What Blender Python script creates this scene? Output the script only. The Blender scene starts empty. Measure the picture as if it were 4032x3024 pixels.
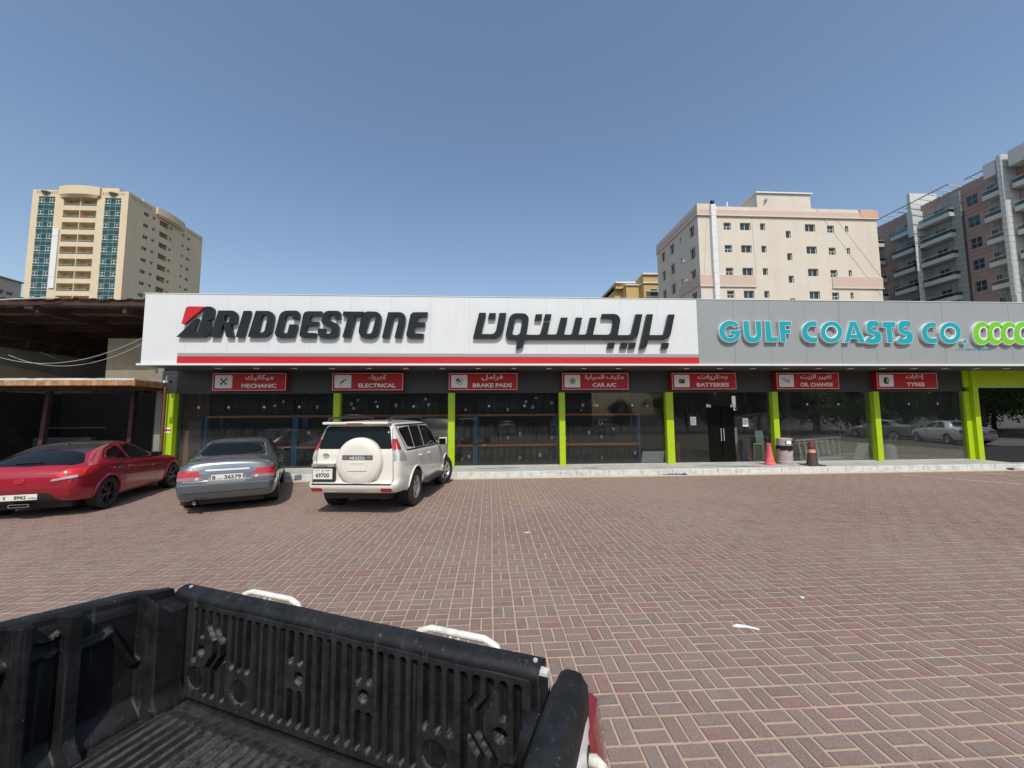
import bpy, bmesh, math, random
from mathutils import Vector, Matrix, noise
from mathutils.geometry import tessellate_polygon
from mathutils.bvhtree import BVHTree
rnd = random.Random(7)
R = math.radians
scene = bpy.context.scene
COL = scene.collection
# ---------------------------------------------------------------- camera, sky, sun, exposure
cam_d = bpy.data.cameras.new('camera'); cam = bpy.data.objects.new('camera', cam_d); COL.objects.link(cam)
cam_d.sensor_width = 36; cam_d.lens = 36*1515/4032; cam_d.clip_start = .05; cam_d.clip_end = 3000
def cam_matrix(yaw, pitch, roll, loc):
    f = Vector((math.sin(yaw)*math.cos(pitch), math.cos(yaw)*math.cos(pitch), math.sin(pitch)))
    r = Vector((math.cos(yaw), -math.sin(yaw), 0)); u = r.cross(f)
    r2 = math.cos(roll)*r - math.sin(roll)*u; u2 = math.sin(roll)*r + math.cos(roll)*u
    m = Matrix.Identity(4)
    for i in range(3): m[i][0], m[i][1], m[i][2], m[i][3] = r2[i], u2[i], -f[i], loc[i]
    return m
cam.matrix_world = cam_matrix(R(3.25), R(4.68), R(.38), (0, 0, 1.9))
scene.camera = cam
SUN_EL, SUN_AZ = R(51.5), R(180-2)        # light comes from behind the camera (south), compass-like azimuth from +Y
world = bpy.data.worlds.new('World'); scene.world = world; world.use_nodes = True
wn = world.node_tree; wn.nodes.clear()
sky = wn.nodes.new('ShaderNodeTexSky'); sky.sky_type = 'NISHITA'; sky.sun_disc = False
sky.sun_elevation = SUN_EL; sky.sun_rotation = SUN_AZ; sky.air_density = 1.15; sky.dust_density = 1.5; sky.ozone_density = 1.0; sky.altitude = 0
bgn = wn.nodes.new('ShaderNodeBackground'); bgn.inputs[1].default_value = .15
wo = wn.nodes.new('ShaderNodeOutputWorld')
wn.links.new(sky.outputs[0], bgn.inputs[0]); wn.links.new(bgn.outputs[0], wo.inputs[0])
sd = bpy.data.lights.new('sun', 'SUN'); sd.energy = 3.5; sd.angle = R(.53); sd.color = (1, .955, .89)
sun = bpy.data.objects.new('sun', sd); COL.objects.link(sun)
sdir = Vector((math.sin(SUN_AZ)*math.cos(SUN_EL), math.cos(SUN_AZ)*math.cos(SUN_EL), math.sin(SUN_EL)))
sun.rotation_euler = (-sdir).to_track_quat('-Z', 'Y').to_euler(); sun.location = (0, 0, 60)
vs = scene.view_settings; vs.view_transform = 'Standard'; vs.look = 'None'; vs.gamma = 1; vs.use_curve_mapping = False; vs.exposure = .03
scene.cycles.max_bounces = 8; scene.cycles.transparent_max_bounces = 12; scene.cycles.glossy_bounces = 4
scene.cycles.use_denoising = True
# ---------------------------------------------------------------- materials
def lin(c):
    return tuple(((v/255)/12.92 if v/255 <= .04045 else ((v/255+.055)/1.055)**2.4) for v in c)
MATS = {}
def mat(name, col, rough=.6, metal=0, var=0, scale=3, bump=0, bscale=40, coat=0, dirt=None, dirt_amt=0, dscale=1.2, spec=.5, streak=False, attr=None):
    if name in MATS: return MATS[name]
    m = bpy.data.materials.new(name); m.use_nodes = True; nt = m.node_tree; N = nt.nodes; Lk = nt.links
    b = N['Principled BSDF']
    b.inputs['Base Color'].default_value = (*col, 1); b.inputs['Roughness'].default_value = rough; b.inputs['Metallic'].default_value = metal
    b.inputs['Specular IOR Level'].default_value = spec
    if coat: b.inputs['Coat Weight'].default_value = coat; b.inputs['Coat Roughness'].default_value = .04
    geo = N.new('ShaderNodeNewGeometry'); src = None
    if var or dirt:
        n1 = N.new('ShaderNodeTexNoise'); n1.inputs['Scale'].default_value = scale; n1.inputs['Detail'].default_value = 6; n1.inputs['Roughness'].default_value = .65
        Lk.new(geo.outputs['Position'], n1.inputs['Vector'])
        mr = N.new('ShaderNodeMapRange'); mr.inputs[1].default_value = .3; mr.inputs[2].default_value = .7; mr.inputs[3].default_value = 1-var; mr.inputs[4].default_value = 1+var
        Lk.new(n1.outputs['Fac'], mr.inputs[0])
        vm = N.new('ShaderNodeVectorMath'); vm.operation = 'SCALE'; vm.inputs[0].default_value = col
        Lk.new(mr.outputs[0], vm.inputs['Scale']); src = vm.outputs[0]
    if attr:
        at = N.new('ShaderNodeAttribute'); at.attribute_name = attr
        mx = N.new('ShaderNodeVectorMath'); mx.operation = 'MULTIPLY'
        Lk.new(src, mx.inputs[0]) if src else setattr(mx.inputs[0], 'default_value', col)
        Lk.new(at.outputs['Color'], mx.inputs[1]); src = mx.outputs[0]
    if dirt:
        mp = N.new('ShaderNodeMapping'); mp.inputs['Scale'].default_value = (dscale, dscale, dscale*(.12 if streak else 1))
        Lk.new(geo.outputs['Position'], mp.inputs[0])
        n2 = N.new('ShaderNodeTexNoise'); n2.inputs['Scale'].default_value = 1.0; n2.inputs['Detail'].default_value = 8; n2.inputs['Roughness'].default_value = .7
        Lk.new(mp.outputs[0], n2.inputs['Vector'])
        mr2 = N.new('ShaderNodeMapRange'); mr2.inputs[1].default_value = .48; mr2.inputs[2].default_value = .72; mr2.inputs[3].default_value = 0; mr2.inputs[4].default_value = dirt_amt
        Lk.new(n2.outputs['Fac'], mr2.inputs[0])
        mc = N.new('ShaderNodeMix'); mc.data_type = 'RGBA'; mc.inputs[7].default_value = (*dirt, 1)
        Lk.new(mr2.outputs[0], mc.inputs[0]); Lk.new(src, mc.inputs[6]); src = mc.outputs[2]
    if src: Lk.new(src, b.inputs['Base Color'])
    if bump:
        n3 = N.new('ShaderNodeTexNoise'); n3.inputs['Scale'].default_value = bscale; n3.inputs['Detail'].default_value = 5
        Lk.new(geo.outputs['Position'], n3.inputs['Vector'])
        bp = N.new('ShaderNodeBump'); bp.inputs['Strength'].default_value = min(1, bump); bp.inputs['Distance'].default_value = .01*max(1, bump)
        Lk.new(n3.outputs['Fac'], bp.inputs['Height']); Lk.new(bp.outputs[0], b.inputs['Normal'])
    MATS[name] = m; return m
def glass(name, tint=(.8, .85, .84), dust=0.0, refl=1.0, base_refl=0.0):
    if name in MATS: return MATS[name]
    m = bpy.data.materials.new(name); m.use_nodes = True; nt = m.node_tree; N = nt.nodes; Lk = nt.links; N.clear()
    o = N.new('ShaderNodeOutputMaterial'); tr = N.new('ShaderNodeBsdfTransparent'); tr.inputs[0].default_value = (*tint, 1)
    gl = N.new('ShaderNodeBsdfGlossy'); gl.inputs['Roughness'].default_value = .008; gl.inputs[0].default_value = (refl, refl, refl, 1)
    fr = N.new('ShaderNodeFresnel'); fr.inputs[0].default_value = 1.5
    mx = N.new('ShaderNodeMixShader'); ad = N.new('ShaderNodeMath'); ad.operation = 'MULTIPLY_ADD'; ad.inputs[1].default_value = .7; ad.inputs[2].default_value = base_refl; ad.use_clamp = True
    Lk.new(fr.outputs[0], ad.inputs[0]); Lk.new(ad.outputs[0], mx.inputs[0]); Lk.new(tr.outputs[0], mx.inputs[1]); Lk.new(gl.outputs[0], mx.inputs[2])
    last = mx.outputs[0]
    if dust:
        geo = N.new('ShaderNodeNewGeometry'); mp = N.new('ShaderNodeMapping'); mp.inputs['Scale'].default_value = (22, 22, 1.1)
        ns = N.new('ShaderNodeTexNoise'); ns.inputs['Scale'].default_value = 1; ns.inputs['Detail'].default_value = 6; ns.inputs['Roughness'].default_value = .7
        Lk.new(geo.outputs['Position'], mp.inputs[0]); Lk.new(mp.outputs[0], ns.inputs['Vector'])
        mr = N.new('ShaderNodeMapRange'); mr.inputs[1].default_value = .4; mr.inputs[2].default_value = .8; mr.inputs[3].default_value = dust*.3; mr.inputs[4].default_value = dust*1.6
        Lk.new(ns.outputs['Fac'], mr.inputs[0])
        df = N.new('ShaderNodeBsdfDiffuse'); df.inputs[0].default_value = (.55, .55, .5, 1)
        m2 = N.new('ShaderNodeMixShader'); Lk.new(mr.outputs[0], m2.inputs[0]); Lk.new(last, m2.inputs[1]); Lk.new(df.outputs[0], m2.inputs[2]); last = m2.outputs[0]
    Lk.new(last, o.inputs[0]); MATS[name] = m; return m
M_WHITE = mat('fascia_white', (.6, .62, .62), .5, var=.025, scale=2, dirt=(.45, .44, .41), dirt_amt=.15, dscale=4, streak=True)
M_GREY = mat('fascia_grey', (.265, .28, .28), .42, var=.03, scale=1.5, dirt=(.2, .2, .19), dirt_amt=.2, dscale=4, streak=True)
M_TRIM = mat('white_trim', (.66, .67, .66), .4)
M_REDV = mat('stripe_red', (.46, .004, .012), .5, var=.03)
M_GREYV = mat('stripe_grey', (.29, .285, .28), .4)
M_BLACKG = mat('gloss_black', (.008, .009, .009), .2, var=.4, scale=5, spec=.35)
M_LRED = mat('letter_red', (.48, .004, .008), .45)
M_TEAL = mat('letter_teal', (.002, .3, .36), .4, var=.03)
M_LGREEN = mat('letter_green', (.15, .48, .005), .4, var=.03)
M_LGD = mat('letter_green_edge', (.02, .12, .01), .5)
M_SIGN = mat('sign_red', (.42, .004, .012), .5, var=.02)
M_SWHITE = mat('sign_white', (.75, .75, .75), .4)
M_LIME = mat('lime_paint', (.36, .52, .003), .45, var=.05, scale=4, dirt=(.2, .24, .04), dirt_amt=.4, dscale=4)
M_DGREY = mat('charcoal_cladding', (.03, .031, .033), .5, var=.08, scale=2)
M_SOFF = mat('soffit_paint', (.06, .06, .06), .6)
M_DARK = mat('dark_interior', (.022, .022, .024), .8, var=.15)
M_BLACK = mat('matt_black', (.012, .012, .013), .5)
M_GLASS = glass('shop_glass', (.76, .8, .79), dust=.03)
M_MIRG = glass('mirror_glass', (.1, .12, .12), refl=.75, base_refl=.55)
M_ALU = mat('aluminium', (.55, .56, .56), .35, metal=.3, var=.05)
M_KERB = mat('kerb_concrete', (.56, .57, .55), .8, var=.12, scale=6, bump=.5, bscale=30, dirt=(.24, .22, .19), dirt_amt=.75, dscale=4)
M_WALK = mat('walkway_concrete', (.4, .39, .34), .85, var=.15, scale=3, bump=.5, bscale=25, dirt=(.2, .19, .17), dirt_amt=.6, dscale=1.3)
M_CONC = mat('grey_plaster', (.2, .2, .18), .85, var=.15, scale=1.5, bump=.4, bscale=12, dirt=(.15, .14, .12), dirt_amt=.5, dscale=.8)
M_TAN = mat('tan_plaster', (.2, .165, .11), .85, var=.15, scale=2, bump=.4, bscale=12, dirt=(.3, .29, .26), dirt_amt=.7, dscale=1.1)
M_RUST = mat('rusty_steel', (.15, .055, .024), .75, var=.35, scale=8, bump=.3, dirt=(.07, .03, .018), dirt_amt=.7, dscale=4)
M_RUST_SHADE = mat('oxide_shade_steel', (.05, .02, .015), .75, var=.3, scale=6)
M_OCHRE = mat('rusty_edge_beam', (.33, .14, .04), .75, var=.35, scale=9, bump=.3, dirt=(.6, .56, .5), dirt_amt=.6, dscale=7, streak=True)
M_SHEET = mat('corrugated_sheet', (.13, .115, .1), .7, var=.25, scale=3, dirt=(.1, .07, .05), dirt_amt=.6, dscale=1.5)
M_RUBBER = mat('tyre_rubber', (.022, .022, .023), .75, var=.2, scale=20)
M_ORANGE = mat('rack_orange', (.7, .15, .04), .5, var=.08)
M_BLUE = mat('rack_blue', (.025, .16, .38), .5, var=.1)
M_PAPER = mat('paper', (.75, .76, .74), .8, var=.05, scale=30)
M_CABLE = mat('cable_grey', (.45, .44, .41), .6)
# ---------------------------------------------------------------- mesh helpers
class MB:
    def __init__(s): s.v = []; s.f = []; s.m = []; s.mi = 0; s.tone = None
    def add(s, vs, fs):
        o = len(s.v); s.v.extend(vs); s.f.extend([tuple(o+i for i in f) for f in fs]); s.m.extend([s.mi]*len(fs))
        return s
    def box(s, x0, x1, y0, y1, z0, z1):
        return s.add([(x0,y0,z0),(x1,y0,z0),(x1,y1,z0),(x0,y1,z0),(x0,y0,z1),(x1,y0,z1),(x1,y1,z1),(x0,y1,z1)],
                     [(0,3,2,1),(4,5,6,7),(0,1,5,4),(1,2,6,5),(2,3,7,6),(3,0,4,7)])
    def bar(s, p, q, w, h=None, up=(0,0,1)):
        h = h or w; p = Vector(p); q = Vector(q); d = (q-p).normalized(); u = Vector(up)
        if abs(d.dot(u)) > .98: u = Vector((1,0,0))
        a = d.cross(u).normalized()*w/2; b = a.cross(d).normalized()*h/2
        vs = [p-a-b,p+a-b,p+a+b,p-a+b,q-a-b,q+a-b,q+a+b,q-a+b]
        return s.add([tuple(v) for v in vs], [(0,3,2,1),(4,5,6,7),(0,1,5,4),(1,2,6,5),(2,3,7,6),(3,0,4,7)])
    def tube(s, pts, r, n=8, cap=True):
        pts = [Vector(p) for p in pts]; rings = []; prev = None
        for i, p in enumerate(pts):
            d = (pts[min(i+1, len(pts)-1)]-pts[max(i-1, 0)]).normalized()
            if prev is None:
                u = Vector((0,0,1)) if abs(d.z) < .9 else Vector((1,0,0)); a = d.cross(u).normalized()
            else: a = (prev - d*prev.dot(d)).normalized()
            prev = a; b = d.cross(a); rr = r[i] if isinstance(r, (list, tuple)) else r
            rings.append([tuple(p+a*math.cos(2*math.pi*k/n)*rr+b*math.sin(2*math.pi*k/n)*rr) for k in range(n)])
        vs = [v for g in rings for v in g]; fs = []
        for i in range(len(rings)-1):
            for k in range(n): fs.append((i*n+k, i*n+(k+1)%n, (i+1)*n+(k+1)%n, (i+1)*n+k))
        if cap: fs += [tuple(range(n))[::-1], tuple((len(rings)-1)*n+k for k in range(n))]
        return s.add(vs, fs)
    def lathe(s, prof, n=24, c=(0,0,0), ax='z', cap=False):
        vs = []; fs = []
        for (r, h) in prof:
            for k in range(n):
                a = 2*math.pi*k/n; x, y = r*math.cos(a), r*math.sin(a)
                v = {'z': (x, y, h), 'x': (h, x, y), 'y': (y, h, x)}[ax]
                vs.append((v[0]+c[0], v[1]+c[1], v[2]+c[2]))
        for i in range(len(prof)-1):
            for k in range(n): fs.append((i*n+k, i*n+(k+1)%n, (i+1)*n+(k+1)%n, (i+1)*n+k))
        if cap: fs += [tuple(range(n))[::-1], tuple((len(prof)-1)*n+k for k in range(n))]
        return s.add(vs, fs)
    def quad(s, a, b, c, d): return s.add([a, b, c, d], [(0,1,2,3)])
    def extrude(s, loops, fr, d0, d1, side=True, back=False):
        """loops of (u, v) in frame fr=(origin, U, V, N); face at d1 along N, sides back to d0"""
        o, U, V, Nn = [Vector(t) for t in fr]
        pt = lambda p, d: tuple(o+U*p[0]+V*p[1]+Nn*d)
        vl = [[Vector((p[0], p[1], 0)) for p in l] for l in loops]
        flat = [p for l in loops for p in l]
        tris = tessellate_polygon(vl)
        def area(t): a, b, c = [flat[i] for i in t]; return (b[0]-a[0])*(c[1]-a[1])-(b[1]-a[1])*(c[0]-a[0])
        want = 1 if U.cross(V).dot(Nn) > 0 else -1
        tris = [t if area(t)*want > 0 else (t[0], t[2], t[1]) for t in tris if abs(area(t)) > 1e-12]
        s.add([pt(p, d1) for p in flat], tris)
        if back: s.add([pt(p, d0) for p in flat], [tuple(reversed(t)) for t in tris])
        if side:
            for l in loops:
                n = len(l)
                s.add([pt(p, d1) for p in l]+[pt(p, d0) for p in l], [(i, (i+1) % n, n+(i+1) % n, n+i) for i in range(n)])
        return s
    def build(s, name, mats, parent=None, smooth=False, rel=None, auto=None):
        me = bpy.data.meshes.new(name)
        off = Vector(rel) if rel is not None else (parent_origin(parent) if parent else Vector((0,0,0)))
        me.from_pydata([(v[0]-off.x, v[1]-off.y, v[2]-off.z) for v in s.v], [], s.f)
        if not isinstance(mats, (list, tuple)): mats = [mats]
        for m in mats: me.materials.append(m)
        if len(mats) > 1: me.polygons.foreach_set('material_index', s.m)
        if smooth: me.polygons.foreach_set('use_smooth', [True]*len(me.polygons))
        if auto:
            me.polygons.foreach_set('use_smooth', [True]*len(me.polygons)); me.set_sharp_from_angle(angle=R(auto))
        if s.tone:
            ca = me.color_attributes.new('tone', 'FLOAT_COLOR', 'CORNER'); flat = []
            for i, p in enumerate(me.polygons):
                t = s.tone[i]
                for _ in range(p.loop_total): flat.extend((t[0], t[1], t[2], 1))
            ca.data.foreach_set('color', flat)
        me.update()
        o = bpy.data.objects.new(name, me); COL.objects.link(o)
        if parent: o.parent = parent
        return o
def parent_origin(p):
    v = Vector((0,0,0))
    while p is not None: v = v+p.location; p = p.parent
    return v
def fix(o):
    bm = bmesh.new(); bm.from_mesh(o.data); bmesh.ops.recalc_face_normals(bm, faces=bm.faces); bm.to_mesh(o.data); bm.free(); return o
def bevel(o, w, seg=1, ang=30):
    bm = bmesh.new(); bm.from_mesh(o.data); bmesh.ops.remove_doubles(bm, verts=bm.verts, dist=1e-5)
    bmesh.ops.recalc_face_normals(bm, faces=bm.faces)
    es = [e for e in bm.edges if e.is_manifold and e.calc_face_angle(0) > R(ang)]
    bmesh.ops.bevel(bm, geom=es, offset=w, segments=seg, affect='EDGES', profile=.6, clamp_overlap=True)
    bm.to_mesh(o.data); bm.free(); return o
def tag(o, label=None, cat=None, group=None, kind=None):
    if label: o['label'] = label
    if cat: o['category'] = cat
    if group: o['group'] = group
    if kind: o['kind'] = kind
    return o
def thing(name, label, cat, loc=(0,0,0), group=None, rotz=0):
    o = bpy.data.objects.new(name, None); COL.objects.link(o); o.location = loc; o.rotation_euler = (0,0,rotz); o.empty_display_size = .2
    return tag(o, label, cat, group)
def copy_tree(o, parent=None):
    c = o.copy(); COL.objects.link(c); c.parent = parent
    for ch in list(o.children): copy_tree(ch, c)
    return c
def fillet(pts, seg=5):
    out = []; n = len(pts)
    for i in range(n):
        p = Vector(pts[i][:2]); r = pts[i][2] if len(pts[i]) > 2 else 0
        a = Vector(pts[i-1][:2])-p; b = Vector(pts[(i+1) % n][:2])-p
        la, lb = a.length, b.length
        if r < 1e-4 or la < 1e-6 or lb < 1e-6: out.append((p.x, p.y)); continue
        a.normalize(); b.normalize(); th = math.acos(max(-1, min(1, a.dot(b))))
        if th > 3.1: out.append((p.x, p.y)); continue
        t = min(r/math.tan(th/2), la*.49, lb*.49); r2 = t*math.tan(th/2)
        c = p+(a+b).normalized()*(r2/math.sin(th/2)); s0 = p+a*t-c; s1 = p+b*t-c
        a0 = math.atan2(s0.y, s0.x); da = (math.atan2(s1.y, s1.x)-a0+math.pi) % (2*math.pi)-math.pi
        k = max(2, int(seg*abs(da)/1.2)+1)
        for j in range(k+1):
            aa = a0+da*j/k; out.append((c.x+r2*math.cos(aa), c.y+r2*math.sin(aa)))
    return out
def rect(x0, x1, z0, z1, r=0): return fillet([(x0,z0,r),(x1,z0,r),(x1,z1,r),(x0,z1,r)])
def circ(x, z, r, n=20, a0=0, a1=360): return [(x+r*math.cos(R(a0+(a1-a0)*i/n)), z+r*math.sin(R(a0+(a1-a0)*i/n))) for i in range(n + (0 if a1-a0 == 360 else 1))]
def inset(l, t):
    n = len(l); A = sum(l[i][0]*l[(i+1) % n][1]-l[(i+1) % n][0]*l[i][1] for i in range(n)); sg = 1 if A > 0 else -1; out = []
    for i in range(n):
        p0, p, p1 = Vector(l[i-1]), Vector(l[i]), Vector(l[(i+1) % n]); d0, d1 = p-p0, p1-p
        if d0.length < 1e-7 or d1.length < 1e-7: out.append(tuple(p)); continue
        d0.normalize(); d1.normalize(); n0 = Vector((-d0.y, d0.x))*sg; n1 = Vector((-d1.y, d1.x))*sg
        b = n0+n1
        if b.length < .3: out.append(tuple(p+n0*t)); continue
        b.normalize(); out.append(tuple(p+b*min(t/max(.35, b.dot(n0)), 2.5*t)))
    return out
def FR(Y): return ((0, Y, 0), (1,0,0), (0,0,1), (0,-1,0))       # a frame facing the camera side at depth Y
SH = {'د':('ﺩ','ﺪ'),'ذ':('ﺫ','ﺬ'),'ر':('ﺭ','ﺮ'),'ز':('ﺯ','ﺰ'),'و':('ﻭ','ﻮ'),'ا':('ﺍ','ﺎ'),'إ':('ﺇ','ﺈ'),'ة':('ﺓ','ﺔ'),'ء':('ﺀ','ﺀ')}
D4 = {'ب':0xFE8F,'ت':0xFE95,'ج':0xFE9D,'س':0xFEB1,'ط':0xFEC1,'غ':0xFECD,'ف':0xFED1,'ك':0xFED9,'ل':0xFEDD,'م':0xFEE1,'ن':0xFEE5,'ه':0xFEE9,'ي':0xFEF1,'ل':0xFEDD,'ع':0xFEC9}
def shape_ar(w):
    out = []
    for i, ch in enumerate(w):
        if ch == ' ': out.append(ch); continue
        prev = i > 0 and w[i-1] in D4; nxt = i < len(w)-1 and w[i+1] != ' ' and w[i+1] != 'ء'
        if ch in SH: out.append(SH[ch][1] if prev else SH[ch][0])
        else:
            b = D4[ch]; out.append(chr(b+(3 if prev and nxt else 2 if nxt else 1 if prev else 0)))
    return ''.join(reversed(out))
def text(s, h, fr, d0, d1, name, m, parent, width=None, bold=.02, center=(0,0), res=3, rel=None):
    """flat raised lettering, h = cap height, centred on (u, v) of the frame"""
    c = bpy.data.curves.new('txt', 'FONT'); c.body = s; c.size = 1; c.offset = bold; c.resolution_u = res; c.fill_mode = 'FRONT'; c.extrude = 0
    o = bpy.data.objects.new('txt', c); COL.objects.link(o); dg = bpy.context.evaluated_depsgraph_get(); dg.update()
    me = bpy.data.meshes.new_from_object(o.evaluated_get(dg)); bpy.data.objects.remove(o)
    xs = [v.co.x for v in me.vertices]; ys = [v.co.y for v in me.vertices]
    sc = h/(max(ys)-min(ys)); sx = sc if width is None else width/(max(xs)-min(xs))
    cx, cy = (max(xs)+min(xs))/2, (max(ys)+min(ys))/2
    O, U, V, Nn = [Vector(t) for t in fr]
    mb = MB(); mb.add([tuple(O+U*(center[0]+(v.co.x-cx)*sx)+V*(center[1]+(v.co.y-cy)*sc)+Nn*d1) for v in me.vertices], [tuple(p.vertices) for p in me.polygons])
    bpy.data.meshes.remove(me)
    ob = mb.build(name, m, parent, rel=rel)
    if d1 != d0:
        bm = bmesh.new(); bm.from_mesh(ob.data); be = [e for e in bm.edges if e.is_boundary]
        r = bmesh.ops.extrude_edge_only(bm, edges=be); bmesh.ops.translate(bm, verts=[g for g in r['geom'] if isinstance(g, bmesh.types.BMVert)], vec=Nn*(d0-d1))
        bm.to_mesh(ob.data); bm.free()
    return ob
def facade(mb, fr, u0, u1, v0, v1, holes, depth=.2):
    """a wall sheet in frame fr with rectangular holes (ua, ub, va, vb[, depth]) and their reveals"""
    o, U, V, Nn = [Vector(t) for t in fr]
    P = lambda u, v, d=0: tuple(o+U*u+V*v-Nn*d)
    us = sorted(set([u0, u1]+[h[0] for h in holes]+[h[1] for h in holes])); vs_ = sorted(set([v0, v1]+[h[2] for h in holes]+[h[3] for h in holes]))
    us = [u for u in us if u0-1e-6 <= u <= u1+1e-6]; vs_ = [v for v in vs_ if v0-1e-6 <= v <= v1+1e-6]
    flip = U.cross(V).dot(Nn) < 0
    def q(a, b, c, d): mb.quad(*((a, b, c, d) if not flip else (d, c, b, a)))
    for i in range(len(us)-1):
        run = None
        for j in range(len(vs_)-1):
            cu, cv = (us[i]+us[i+1])/2, (vs_[j]+vs_[j+1])/2
            if not any(h[0] < cu < h[1] and h[2] < cv < h[3] for h in holes):
                q(P(us[i], vs_[j]), P(us[i+1], vs_[j]), P(us[i+1], vs_[j+1]), P(us[i], vs_[j+1]))
    for h in holes:
        a, b, c, d = h[:4]; dp = h[4] if len(h) > 4 else depth
        q(P(a, c), P(b, c), P(b, c, dp), P(a, c, dp)); q(P(b, d), P(a, d), P(a, d, dp), P(b, d, dp))
        q(P(a, d), P(a, c), P(a, c, dp), P(a, d, dp)); q(P(b, c), P(b, d), P(b, d, dp), P(b, c, dp))
    return mb

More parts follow.
